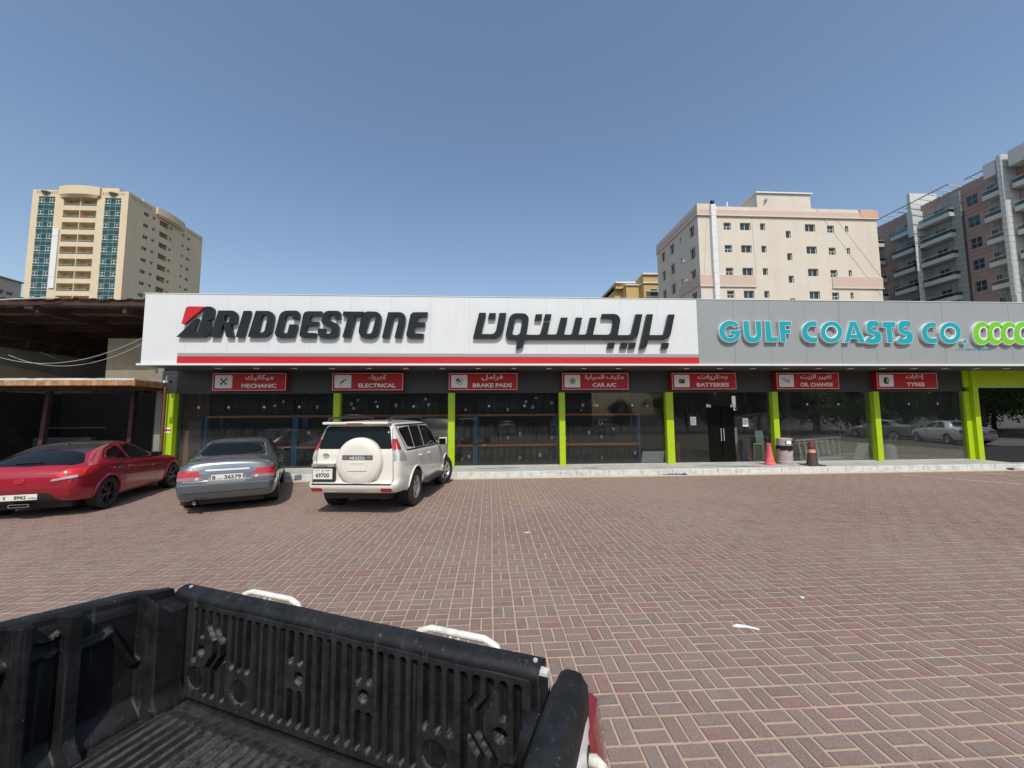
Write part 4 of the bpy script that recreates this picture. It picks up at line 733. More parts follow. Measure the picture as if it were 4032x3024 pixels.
mb.quad((XA,YT,ZT-.3),(XB,YT,ZT-.3),(XB,121.7,ZT-.3),(XA,121.7,ZT-.3)); mb.quad((XA,YT,0),(XA,121.7,0),(XA,121.7,ZT),(XA,YT,ZT)); mb.quad((XA,121.7,0),(XB,121.7,0),(XB,121.7,ZT),(XA,121.7,ZT))
W2 = lambda m, n, k: m.build(n, k, tw)
W2(mb, 'wall', M_CREAM)
# lintel holes row under the parapet
for a in list([-111.3+.55*i for i in range(4)])+[-107.9+.55*i for i in range(4)]+[-96+.5*i for i in range(4)]+[-92.6+.5*i for i in range(4)]:
    W2(MB().box(a, a+.2, YT-.03, YT+.0, ZT-1.05, ZT-.35), 'parapet_slot', mat('slot_shadow', (.3,.22,.13), .9))
for i in range(12): W2(MB().box(XB, XB+.03, YT+.8+.5*i, YT+1.0+.5*i, ZT-1.3, ZT-.5), 'parapet_slot', MATS['slot_shadow']); W2(MB().box(XB, XB+.03, 115.6+.5*i, 115.8+.5*i, ZT-1.3, ZT-.5), 'parapet_slot', MATS['slot_shadow'])
def curved(parent, cx, half, y, z0, z1, proj, name, m, axis='f', n=14):
    mb = MB(); top = []; 
    pts = []
    for i in range(n+1):
        t = -1+2*i/n; d = proj*(1-t*t)+.5
        p = (cx+half*t, y-d) if axis == 'f' else (y+d, cx+half*t); pts.append(p)
    ends = [(cx+half, y), (cx-half, y)] if axis == 'f' else [(y, cx+half), (y, cx-half)]
    P = pts+ends; n2 = len(P)
    mb.add([(p[0], p[1], z0) for p in P]+[(p[0], p[1], z1) for p in P], [tuple(range(n2)), tuple(range(2*n2-1, n2-1, -1))]+[(i, (i+1) % n2, n2+(i+1) % n2, n2+i) for i in range(n2)])
    return fix(mb.build(name, m, parent))
curved(tw, -101.05, 4.75, YT, 56.75, 58.9, .7, 'curved_parapet', M_CREAM); curved(tw, -101.05, 4.4, YT, 56.45, 56.75, .45, 'cornice', M_CREAM); curved(tw, -101.05, 4.1, YT, 56.2, 56.45, .2, 'cornice', M_CREAM)
curved(tw, 109.5, 4.6, XB, 56.75, 58.6, .7, 'curved_parapet', M_CREAM, 's'); curved(tw, 109.5, 4.2, XB, 56.3, 56.75, .4, 'cornice', M_CREAM, 's')
W2(MB().box(-98.0, -93.6, 98.5, 104, ZT-.3, 59.9), 'stair_head', M_CREAM); W2(MB().box(-95, -91.5, 103, 108, ZT-.3, 59.6), 'water_tank', M_TRIM)
for a in (-109.6, -93.9): fix(W2(MB().lathe([(.1,56.7),(1.1,57.5),(1.1,57.6),(0,57.6)], 16, (a+.5, YT+.2, 0)), 'wall_lamp_bowl', mat('bowl_grey', (.25,.23,.2), .8)))
pane_cache = {}
def box_shared(name, w, d, h, m, parent, loc):
    k = (round(w,2), round(d,2), round(h,2), m.name)
    if k not in pane_cache: o = MB().box(0, w, 0, d, 0, h).build(name, m); pane_cache[k] = o.data; bpy.data.objects.remove(o)
    o = bpy.data.objects.new(name, pane_cache[k]); COL.objects.link(o); o.parent = parent; o.location = Vector(loc)-parent_origin(parent); return o
for si, (a, b) in enumerate(strips):
    cw = (b-a)/3
    st = MB(); st.box(a, b, YT+.06, YT+.11, 22, 56.5); fr = st.build('glazing_frame', M_FRAME, tw)
    for i, z in enumerate(fl[:11]):
        for c in range(3):
            x = a+c*cw
            for (za, zb) in ((z-1.95,z-.85),(z-.8,z-.25),(z+.75,z+1.1)) if i else ((z-1.95,z-.85),(z-.8,z-.25),(z+.75,z+1.2)):
                box_shared('pane', cw-.06, .03, zb-za-.05, M_GREENG, fr, (x+.03, YT+.03, za))
            if c == 1: box_shared('pane', cw-.06, .03, .93, M_GREENG, fr, (x+.03, YT+.03, z-.2))
            else:
                for q in (0, 1): box_shared('pane', cw/2-.16, .03, .75, M_DKG, fr, (x+.1+q*cw/2, YT+.03, z-.12))
for i, z in enumerate(fl[:11]):
    for a, b in ((-104.95,-101.15),(-100.98,-97.22)):
        W2(MB().box(a, b, YT+.1, YT+.16, z-.95, z-.6), 'balcony_rail', mat('balcony_panel', (.06,.075,.075), .4)); W2(MB().box(a, b, YT+.06, YT+.2, z-.6, z-.55), 'handrail', M_FRAME)
        W2(MB().box(a, b, YT+1.6, YT+1.7, z-.95, z+.95), 'balcony_back_wall', M_CREAM)
        w = window(tw, FR(YT+1.58), a+1.3, b-.15, z-.9, z+.35, 0, 'door')
    for h in sideh[i*6:i*6+6]:
        if h[1]-h[0] > 2: W2(MB().box(XB-1.3, XB-1.2, h[0], h[1], h[2], h[3]), 'balcony_back_wall', M_CREAM); window(tw, FRX(XB-1.15, 1), h[0]+.3, h[1]-.5, h[2], h[3]-.3, 0, 'door'); W2(MB().box(XB-.12, XB-.06, h[0], h[1], h[2], h[2]+.35), 'balcony_rail', MATS['balcony_panel'])
        else: window(tw, S_, h[0], h[1], h[2], h[3], .25, 'slide')
bn = W2(MB().box(-106.6, -105.3, YT-.25, YT-.05, 33.3, 48.2), 'banner_sign', M_TRIM)
for k in range(11): W2(MB().box(-106.2, -105.7, YT-.28, YT-.25, 45.3-k*.95, 45.8-k*.95), 'banner_character', mat('faint_print', (.68,.68,.68), .6)) if False else None
for z in (46.3, 36.0): MB().box(-106.62, -105.28, YT-.27, YT-.25, z, z+.08).build('joint', M_CLAD, bn)
W2(MB().box(-100.4, -99.2, YT+.02, YT+.06, 51.35, 51.75), 'laundry', mat('red_cloth', (.4,.04,.05), .9))
# cream block behind the shop
cb = thing('apartment_block', 'pale cream apartment block with salmon bands and a white pipe down its front', 'building', (45, 62, 0))
YC, XC = 54., 31.2; XD = 59.7; ZC = 33.25; fronts = []; sty = []
for k in range(6):
    d = -3.5*k
    for (a, b, c, e, s) in ((35.18,36.33,29.6,30.72,'ac'),(37.75,39.4,29.6,30.74,'slide'),(40.92,41.7,29.66,30.72,'tilt'),(44.9,45.7,28.52,29.63,'tilt'),(48.03,49.66,29.6,30.76,'slide'),(51.58,52.68,29.5,30.62,'ac'),(54.5,55.0,29.66,30.62,'one')):
        fronts.append((a, b, c+d, e+d, .28)); sty.append(s)
mb = MB(); facade(mb, FR(YC), XC, XD, 0, ZC, fronts)
lefts = []
for k in range(6):
    d = -3.38*k*1.03
    for a, b, c, e in ((55.08,56.6,29.2,30.9),(61.55,63.1,29.25,31.0),(64.95,66.4,29.3,31.05),(59.1,59.55,29.8,30.85)): lefts.append((a, b, c+d, e+d, .28))
facade(mb, FRX(XC, -1), YC, 68.1, 0, ZC, lefts)
mb.quad((XC,YC,ZC-.4),(XD,YC,ZC-.4),(XD,68.1,ZC-.4),(XC,68.1,ZC-.4)); mb.quad((XD,YC,0),(XD,68.1,0),(XD,68.1,ZC),(XD,YC,ZC)); mb.quad((XC,68.1,0),(XD,68.1,0),(XD,68.1,ZC),(XC,68.1,ZC))
W3 = lambda m, n, k: m.build(n, k, cb)
W3(mb, 'wall', M_CREAM2)
for h, s in zip(fronts, sty): window(cb, FR(YC), *h[:4], .28, s)
for h in lefts: window(cb, FRX(XC, -1), *h[:4], .28, 'slide' if h[1]-h[0] > 1 else 'one')
W3(MB().box(XC-.12, XD+.1, YC-.14, YC, 31.85, 32.65), 'salmon_band', M_PINKB); W3(MB().box(XC-.12, XC, YC, 68.2, 31.9, 32.75), 'salmon_band', M_PINKB)
W3(MB().box(XC-.2, XD+.15, YC-.25, YC, 31.68, 31.85), 'cornice', M_CREAM2); W3(MB().box(XC-.2, XC, YC, 68.2, 31.7, 31.9), 'cornice', M_CREAM2)
W3(MB().box(XC-.1, 34, YC-.12, YC+.1, 32.65, 33.55), 'parapet', M_CREAM2); W3(MB().box(XC-.1, XC+.1, YC, 68.1, 32.75, 33.5), 'parapet', M_CREAM2)
W3(MB().box(57.0, XD+.12, YC-.2, YC+.1, 31.9, 33.1), 'corner_panel', mat('salmon_bright', (.58,.34,.23), .8)); W3(MB().box(56.8, 59.2, YC-.1, YC+.5, 33.15, 33.2), 'roof_sheet', M_TRIM)
W3(MB().box(40.65, 49.2, YC-.004, 62, ZC-.4, 35.45), 'penthouse', M_CREAM2); W3(MB().box(40.4, 49.45, YC-.25, 62.2, 35.45, 35.65), 'penthouse_roof', M_TRIM)
W3(MB().box(XC-.1, 39.7, YC-.12, YC-.001, 20.9, 22.55), 'salmon_panel', M_PINKB); W3(MB().box(51.7, XD+.1, YC-.12, YC-.001, 20.85, 22.5), 'salmon_panel', M_PINKB); W3(MB().box(XC-.12, XC-.001, YC, 60.3, 21.0, 22.6), 'salmon_panel', M_PINKB)
W3(MB().box(XC-.15, 39.75, YC-.2, YC-.001, 20.75, 20.9), 'sill_band', M_CREAM2); W3(MB().box(51.65, XD+.15, YC-.2, YC-.001, 20.7, 20.85), 'sill_band', M_CREAM2)
z = 14.
while z < 32.2:
    W3(MB().box(33.0+.02*(int(z) % 2), 33.75, YC-.6, YC-.02, z, z+1.72), 'duct_section', M_TRIM); z += 1.75
fix(W3(MB().lathe([(.0,33.9),(.28,33.9),(.3,33.6)], 12, (33.4, YC-.3, 0)), 'duct_cap', M_BLACK))
fix(W3(MB().lathe([(0,36.15),(.3,36.1),(.55,35.9),(.6,35.65)], 14, (43.5, 56, 0)), 'roof_dome', M_TRIM)); W3(MB().box(36.5, 36.7, 55, 55.2, 33.2, 34.6), 'vent_pipe', M_TRIM)
def dish(parent, x, y, z, r):
    mb = MB(); mb.lathe([(0,0),(r*.5,.05*r),(r,.3*r)], 14, (0,0,0), 'y'); o = fix(mb.build('satellite_dish', M_TRIM, parent, rel=(0,0,0))); o.location = Vector((x,y,z))-parent_origin(parent); o.rotation_euler = (R(35), 0, R(30)); return o
dish(cb, 41.9, YC-.4, 34.2, .45); dish(cb, XC-.5, 57, 22.6, .35); dish(cb, XC-.5, 57.5, 25.9, .35)
for p, q in (((50,YC-.03,33.2),(59.5,YC-.03,19.5)),((52,YC-.03,33.2),(59.5,YC-.03,22.8)),((39.6,YC-.03,33.5),(39.8,YC-.03,22.6)),((32.6,YC-.03,31.6),(31.8,YC-.03,22.6))): W3(MB().tube([p, q], .014, 5), 'hanging_cable', M_CLAD)
# ochre house behind it
yb = thing('ochre_building', 'ochre yellow house with white cornices and a balcony behind the cream block', 'building', (31, 80, 0))
W4 = lambda m, n, k: m.build(n, k, yb)
W4(MB().box(28.4, 31.3, 77, 90, 0, 28.8), 'wall', M_YELB); W4(MB().box(31.3, 38, 75, 90, 0, 28.6), 'wall', M_YELB); W4(MB().box(26.9, 28.4, 80, 92, 0, 29.6), 'wall', M_YELB)
for a in ((26.7,31.4,78.5,92,29.9,30.2),(31.1,38,74.6,90,30.4,30.7),(31.1,38,74.7,90,28.6,28.8),(28.2,31.3,76.7,90,28.8,29.0)): W4(MB().box(*a), 'cornice', M_TRIM)
W4(MB().box(26.9, 31.2, 79, 91, 28.8, 29.9), 'parapet', M_YELB); W4(MB().box(31.3, 38, 75, 90, 28.8, 30.4), 'parapet', M_YELB)
W4(MB().box(31.35, 36, 73.9, 74.0, 25.6, 26.6), 'balcony_rail', M_RAILG); W4(MB().box(31.3, 36, 73.85, 74.05, 26.6, 26.72), 'handrail', M_TRIM); W4(MB().box(31.3, 36, 73.8, 75, 25.3, 25.55), 'balcony_slab', M_TRIM)
window(yb, FR(74.99), 32.6, 34.2, 26.0, 27.5, -.01, 'ac'); window(yb, FRX(28.39, -1), 78, 79.5, 25.5, 27, -.01, 'slide'); window(yb, FRX(28.39, -1), 82, 83.5, 25.5, 27, -.01, 'slide')
W4(MB().box(26.2, 26.9, 82, 84, 26.0, 26.4), 'water_tank', M_TRIM)
# low beige building, far left
fb = thing('low_beige_building', 'low beige building at the far left edge beyond the shed roof', 'building', (-62, 48, 0))
mb = MB(); facade(mb, FRX(-60, 1), 40, 51.6, 0, 19.2, [(49.1,50.0,17.2,17.8,.2),(50.15,50.95,17.25,17.75,.2),(46,46.9,17.2,17.8,.2)]); mb.quad((-60,51.6,0),(-75,51.6,0),(-75,51.6,19.2),(-60,51.6,19.2)); mb.quad((-60,40,19.1),(-60,51.6,19.1),(-75,51.6,19.1),(-75,40,19.1))
mb.build('wall', mat('beige_render', (.42,.36,.29), .85, var=.06), fb); MB().box(-60.2, -59.8, 40, 51.7, 19.2, 19.35).build('coping', mat('brown_coping', (.2,.16,.12), .8), fb)
for h in ((49.1,50.0,17.2,17.8),(50.15,50.95,17.25,17.75),(46,46.9,17.2,17.8)): window(fb, FRX(-60, 1), *h, .2, 'one')
MB().box(-62, -61, 50, 51.5, 19.2, 19.6).build('roof_unit', M_TRIM, fb)
# salmon and grey block at the right
gb = thing('salmon_apartment_block', 'long salmon and grey clad apartment block with glass balconies at the right', 'building', (75, 55, 0))
W5 = lambda m, n, k, p=None: m.build(n, k, p or gb)
XP = 70.; fs = [32.65-3.19*i for i in range(6)]
hs = []
for z in fs: hs += [(49.1,50.45,z-.75,z+.78,.18), (60.5,61.4,z-1.0,z+.55,.18)]
mb = MB(); facade(mb, FRX(XP, -1), 38, 72, 0, 35.25, hs); mb.quad((XP,38,35.0),(XP,72,35.0),(90,72,35.0),(90,38,35.0)); mb.quad((XP,38,0),(90,38,0),(90,38,35.25),(XP,38,35.25)); mb.quad((XP,72,0),(90,72,0),(90,72,35.25),(XP,72,35.25)); W5(mb, 'wall', M_PINK)
for h in hs: window(gb, FRX(XP, -1), *h[:4], .18, 'four', M_CLAD, M_BLUEG)
for z in fs:
    W5(MB().box(XP-.05, XP-.001, 48.25, 50.75, z+1.35, z+1.42), 'groove_band', M_PINK); W5(MB().box(XP-.05, XP-.001, 48.25, 50.75, z-1.2, z-1.13), 'groove_band', M_PINK)
def clad(y0, y1, z0, z1, x, t=.1, pw=1.0, ph=.8, m=None, thick=None):
    ny = max(1, round((y1-y0)/pw)); nz = max(1, round((z1-z0)/ph)); a, b = (y1-y0)/ny, (z1-z0)/nz
    for i in range(ny):
        for j in range(nz): box_shared('cladding_panel', t, a-.05, b-.05, m or M_CLAD, gb, (x-t, y0+i*a+.025, z0+j*b+.025))
clad(50.8, 52.0, 17, 34.8, XP-.35, .1); W5(MB().box(XP-.35, XP, 50.8, 52.0, 0, 34.7), 'pier', mat('joint_dark', (.1,.1,.095), .8))
clad(52.0, 56.6, 17.0, 34.2, XP-.0, .08, 1.15, .8); clad(57.4, 60.3, 17.0, 33.9, XP-.0, .08, 1.0, .8); clad(45.9, 48.1, 17, 35, XP-.0, .08, 1.1, .8)
def balcony(y0, y1, z, proj, wy0, wy1, wh=1.5):
    W5(MB().box(XP-proj, XP-.1, y0, y1, z-.75, z-.12), 'balcony', M_CLADW)
    W5(MB().box(XP-proj+.03, XP-proj+.05, y0+.05, y1-.05, z-.12, z+.42), 'balustrade_glass', M_RAILG); W5(MB().box(XP-proj+.03, XP-.1, y0+.03, y0+.05, z-.12, z+.42), 'balustrade_glass', M_RAILG)
    W5(MB().box(XP-proj, XP-proj+.07, y0, y1, z+.42, z+.48), 'handrail', M_TRIM); W5(MB().box(XP-proj, XP-.1, y0, y0+.07, z+.42, z+.48), 'handrail', M_TRIM)
    window(gb, FRX(XP-.1, -1), wy0, wy1, z-.1, z-.1+wh, -.02, 'slide', M_CLAD, M_BLUEG)
for i, z in enumerate(fs):
    zf = z-.62
    balcony(51.6, 55.8, zf, 1.3, 53.0, 54.4); balcony(56.9, 60.2, zf, 1.2, 57.4, 58.8); balcony(45.7, 47.7, zf, 1.3, 47.3, 47.9, 1.6)
    balcony(42.2, 44.6, zf, 1.3, 43, 44); balcony(62.2, 64.0, zf, 1.2, 62.7, 63.5)
W5(MB().box(XP-1.9, XP, 56.0, 56.8, 30.3, 34.4), 'fin', M_CLADW); W5(MB().box(XP-.9, XP, 56.1, 56.8, 0, 30.3), 'pier', M_CLAD)
W5(MB().box(XP-1.7, XP+3, 56.25, 56.75, 34.4, 37.6), 'fin', M_CLADW)
clad(38, 42, 17, 35.2, XP-.2, .1, 1.2, .8); clad(44.9, 45.4, 17, 36.2, XP-2.0, .1, .5, .8, M_CLADW); W5(MB().box(XP-2.0, XP, 44.9, 45.4, 0, 36.2), 'fin', M_CLADW)
for j in range(22):
    z = 36.0-j*.85; W5(MB().box(XP-1.97, XP-.03, 44.87, 44.9, z-.8, z), 'cladding_panel', M_CLADW); W5(MB().box(XP-1.87, XP-1.0, 55.97, 56.0, z-2.4, z-1.6), 'cladding_panel', M_CLADW)
W5(MB().box(XP-1.9, XP, 45.6, 46.9, 33.9, 35.9), 'roof_box', M_CLADW); W5(MB().box(XP-1.9, XP, 41.5, 44.3, 34.1, 36.2), 'roof_box', M_CLADW)
for y0, y1, x in ((50.5,61.8,XP-2.3),(46,49.5,XP-1.2)):
    W5(MB().bar((x,y0,35.6),(x,y1,35.6),.12), 'pergola_rail', M_CLAD)
    k = y0+.3
    while k < y1: W5(MB().bar((x,k,35.6),(XP+.2,k,35.3),.1), 'pergola_arm', M_CLADW); k += 1.25
W5(MB().box(XP, XP+.15, 38, 72, 35.25, 35.45), 'coping', M_CLAD)

# ---------------------------------------------------------------- vehicles
def interp(tab, y):
    if y <= tab[0][0]: return tab[0][1]
    for (a, va), (b, vb) in zip(tab, tab[1:]):
        if y <= b: t = (y-a)/(b-a); return va+(vb-va)*t
    return tab[-1][1]
def smooth_tab(tab, n=3):
    for _ in range(n):
        o = [tab[0]]
        for (a, va), (b, vb) in zip(tab, tab[1:]): o += [(a*.75+b*.25, va*.75+vb*.25), (a*.25+b*.75, va*.25+vb*.75)]
        tab = o+[tab[-1]]
    return tab
def chaikin(p, n=2):
    for _ in range(n):
        o = [p[0]]
        for a, b in zip(p, p[1:]): o += [(a[0]*.75+b[0]*.25, a[1]*.75+b[1]*.25), (a[0]*.25+b[0]*.75, a[1]*.25+b[1]*.75)]
        p = o+[p[-1]]
    return p
def body_mesh(P):
    top = smooth_tab(P['top'], 2); belt = smooth_tab(P['belt'], 2); bot = P['bottom']; plan = smooth_tab(P['plan'], 2); L = P['L']
    ys = sorted(set([0, .012, .03, .06, .1, .15, .2, .26]+[.33+i*(L-.66)/64 for i in range(65)]+[L-.26, L-.2, L-.15, L-.1, L-.06, L-.03, L-.012, L]))
    H = max(v for _, v in top); rings = []
    sr, sf = P.get('rear', [(0, 0), (3, 0)]), P.get('front', [(0, 0), (3, 0)])
    for y in ys:
        b, zs, zt, w = interp(bot, y), interp(belt, y), interp(top, y), interp(plan, y)
        zs = min(zs, zt-.02); h = zt-zs; g = max(0, min(1, (h-.06)/(H-zs-.06+1e-6))); g = g*g*(3-2*g); rw = P['rw']*w/P['wmax']; f = P.get('flat', .9)
        bulge = P.get('tuck', .06)
        c = [(0,b),(.7*w,b),((1-bulge-.03)*w,b+.01),((1-bulge*.6)*w,b+.06),((1-bulge*.12)*w,b+.3*(zs-b)),(w,b+.55*(zs-b)),((1-bulge*.1)*w,b+.78*(zs-b)),((1-bulge*.45)*w,b+.95*(zs-b)),((1-bulge*.9)*w,zs)]
        c = c[:4]+[c[4],c[5],c[6],c[7],c[8]]
        lo = [(.84*w,zs+.45*h),(.78*w,zs+.62*h),(.6*w,zs+.85*h),(.35*w,zs+.97*h),(0,zt)]
        hi = [((1-bulge*1.0)*w*.985,zs+.06*h),(rw*1.02+(w*.93-rw)*.18,zs+.78*h),(rw,zs+.93*h),(rw*.62,zs+.99*h),(0,zt)]
        c += [(lo[k][0]*(1-g)+hi[k][0]*g, lo[k][1]*(1-g)+hi[k][1]*g) for k in range(5)]
        c = chaikin(c, 2)
        r = []
        for (x, z) in c:
            dy = interp(sr, z)*max(0, 1-y/P.get('rl', .5))+interp(sf, z)*max(0, 1-(L-y)/P.get('fl', .5)); r.append((x, y+dy, z))
        rings.append(r)
    n = len(rings[0]); V = []; Fc = []
    idx = {}
    for i, r in enumerate(rings):
        for j, p in enumerate(r):
            idx[i, j, 1] = len(V); V.append(p)
            if j in (0, n-1): idx[i, j, -1] = idx[i, j, 1]
            else: idx[i, j, -1] = len(V); V.append((-p[0], p[1], p[2]))
    for i in range(len(rings)-1):
        for j in range(n-1):
            a = [idx[i,j,1], idx[i+1,j,1], idx[i+1,j+1,1], idx[i,j+1,1]]; b_ = [idx[i,j,-1], idx[i,j+1,-1], idx[i+1,j+1,-1], idx[i+1,j,-1]]
            for q in (a, b_):
                u = list(dict.fromkeys(q))
                if len(u) > 2: Fc.append(tuple(u))
    for i, fl_ in ((0, False), (len(rings)-1, True)):
        for j in range(n-1):
            q = [idx[i,j,1], idx[i,j+1,1], idx[i,j+1,-1], idx[i,j,-1]]; u = list(dict.fromkeys(q))
            if fl_: u = u[::-1]
            if len(u) > 2: Fc.append(tuple(u))
    mb = MB(); mb.add(V, Fc); return mb
def apply_bool(o, cutters, mats):
    for c in cutters:
        md = o.modifiers.new('b', 'BOOLEAN'); md.operation = 'DIFFERENCE'; md.object = c; md.solver = 'EXACT'; md.material_mode = 'TRANSFER'
    dg = bpy.context.evaluated_depsgraph_get(); dg.update(); me = bpy.data.meshes.new_from_object(o.evaluated_get(dg)); o.modifiers.clear()
    o.data = me; print('BOOL', o.name, len(me.polygons), [m.name for m in me.materials], sum(1 for p in me.polygons if p.material_index == 1))
    for c in cutters: bpy.data.objects.remove(c)
    me.set_sharp_from_angle(angle=R(38)); return o
class Car:
    def __init__(s, P, root, paint):
        s.root = root; s.P = P; mb = body_mesh(P); o = mb.build('body', [paint, M_BLACK], root, rel=(0,0,0), smooth=True); fix(o); s.body = o
        bm = bmesh.new(); bm.from_mesh(o.data); s.bvh = BVHTree.FromBMesh(bm); bm.free(); s.paint = paint; s.cut = []
    def arch(s, y, r, z):
        for sg in (1, -1):
            x0, x1 = (s.P['wmax']-.3, s.P['wmax']+.3) if sg > 0 else (-s.P['wmax']-.3, -s.P['wmax']+.3)
            mb = MB(); mb.lathe([(r, x0), (r, x1)], 40, (0, y, z), 'x', cap=True); c = mb.build('c', [s.paint, M_BLACK], None); c.parent = s.root; fix(c)
            c.data.polygons.foreach_set('material_index', [1]*len(c.data.polygons)); s.cut.append(c)
        c2 = MB(); c2.box(-s.P['wmax']-.3, s.P['wmax']+.3, y-r*.98, y+r*.98, -.2, z*.9); 
    def finish(s): apply_bool(s.body, s.cut, None)
    def hit(s, p, view, nearest=True):
        if view == 'side': o, d = Vector((3, p[0], p[1])), Vector((-1,0,0))
        elif view == 'left': o, d = Vector((-3, p[0], p[1])), Vector((1,0,0))
        elif view == 'rear': o, d = Vector((p[0], -3, p[1])), Vector((0,1,0))
        elif view == 'front': o, d = Vector((p[0], s.P['L']+3, p[1])), Vector((0,-1,0))
        else: o, d = Vector((p[0], p[1], 4)), Vector((0,0,-1))
        h = s.bvh.ray_cast(o, d)
        if h[0] is None:
            t = o+d*3; h = s.bvh.find_nearest(t)
        return h[0], h[1]
    def decal(s, pts, view, name, m, off=.004, parent=None, step=.07, skirt=.012, seg=4, holes=()):
        lp = fillet(pts, seg); xs = [p[0] for p in lp]; zs = [p[1] for p in lp]
        loops = [lp]+[fillet(h, seg)[::-1] for h in holes]
        flat = [p for l in loops for p in l]; tr = tessellate_polygon([[Vector((p[0], p[1], 0)) for p in l] for l in loops])
        bm = bmesh.new(); vs = [bm.verts.new((p[0], p[1], 0)) for p in flat]
        for t in tr:
            try: bm.faces.new([vs[i] for i in t])
            except ValueError: pass
        def cuts(lo, hi, ax):
            k = lo+step
            while k < hi:
                co = Vector((k,0,0)) if ax == 0 else Vector((0,k,0)); no = Vector((1,0,0)) if ax == 0 else Vector((0,1,0))
                bmesh.ops.bisect_plane(bm, geom=bm.verts[:]+bm.edges[:]+bm.faces[:], plane_co=co, plane_no=no, dist=1e-5); k += step
        cuts(min(xs), max(xs), 0); cuts(min(zs), max(zs), 1)
        nn = {}
        for v in bm.verts:
            h, n = s.hit((v.co.x, v.co.y), view); nn[v] = n; v.co = h+n*off
        bmesh.ops.recalc_face_normals(bm, faces=bm.faces)
        f0 = bm.faces[0] if hasattr(bm.faces, '__getitem__') and (bm.faces.ensure_lookup_table() or True) else None
        want = {'side': Vector((1,0,0)), 'left': Vector((-1,0,0)), 'rear': Vector((0,-1,0)), 'front': Vector((0,1,0)), 'top': Vector((0,0,1))}[view]
        if sum((f.normal.dot(want)*f.calc_area() for f in bm.faces)) < 0: bmesh.ops.reverse_faces(bm, faces=bm.faces[:])
        if skirt:
            be = [e for e in bm.edges if e.is_boundary]; src = {v: nn[v] for e in be for v in e.verts}
            r = bmesh.ops.extrude_edge_only(bm, edges=be); nv = [g for g in r['geom'] if isinstance(g, bmesh.types.BMVert)]
            for v in nv:
                k = min(src, key=lambda q: (q.co-v.co).length_squared); v.co = v.co-src[k]*skirt
        me = bpy.data.meshes.new(name); bm.to_mesh(me); bm.free(); me.materials.append(m)
        me.polygons.foreach_set('use_smooth', [True]*len(me.polygons)); me.set_sharp_from_angle(angle=R(40))
        o = bpy.data.objects.new(name, me); COL.objects.link(o); o.parent = parent or s.root; return o
    def strip(s, pts, view, name, m, w=.007, off=.0015, parent=None, close=False):
        P_ = []
        pts = list(pts)+([pts[0]] if close else [])
        for a, b in zip(pts, pts[1:]):
            n = max(1, int(math.dist(a[:2], b[:2])/.06))
            P_ += [(a[0]+(b[0]-a[0])*k/n, a[1]+(b[1]-a[1])*k/n) for k in range(n)]
        P_.append(pts[-1][:2]); q = [s.hit(p, view) for p in P_]; mb = MB(); vs = []
        for i, (h, n) in enumerate(q):
            d = (q[min(i+1, len(q)-1)][0]-q[max(i-1, 0)][0]).normalized(); t = n.cross(d).normalized()*w/2
            vs += [tuple(h+n*off-t), tuple(h+n*off+t)]
        mb.add(vs, [(2*i, 2*i+1, 2*i+3, 2*i+2) for i in range(len(q)-1)]); return mb.build(name, m, parent or s.root, rel=(0,0,0))
    def lip(s, y, z, r, a0, a1, m, th=.018, name='arch_lip'):
        for view, sg in (('side', 1), ('left', -1)):
            pts = []
            for k in range(25):
                a = R(a0+(a1-a0)*k/24); py, pz = y+r*math.cos(a), z+r*math.sin(a); h, n = s.hit((py, pz), view); pts.append(tuple(h+n*.0))
            MB().tube(pts, th, 8).build(name, m, s.root, rel=(0,0,0), smooth=True)
M_RIMS = mat('alloy_silver', (.5, .5, .5), .3, metal=.85)
M_RIMB = mat('rim_black', (.015, .015, .016), .3)
M_LAMPR = mat('lamp_red', (.38, .004, .008), .08, coat=1)
M_LAMPB = mat('lamp_bright_red', (.62, .012, .012), .06, coat=1)
M_LAMPC = mat('lamp_clear', (.5, .5, .52), .08, coat=1, metal=.3)
M_LAMPP = mat('lamp_pale_red', (.28, .13, .13), .1, coat=1)
M_CARG = mat('car_glass', (.006, .008, .008), .06, spec=.22)
M_CHR = mat('chrome', (.7, .7, .7), .08, metal=1)
M_PLATE = mat('plate_white', (.68, .67, .6), .45)
M_SEAL = mat('window_rubber', (.008, .008, .008), .45)
M_PLAST = mat('black_plastic', (.02, .02, .021), .6)
WHEELS = {}
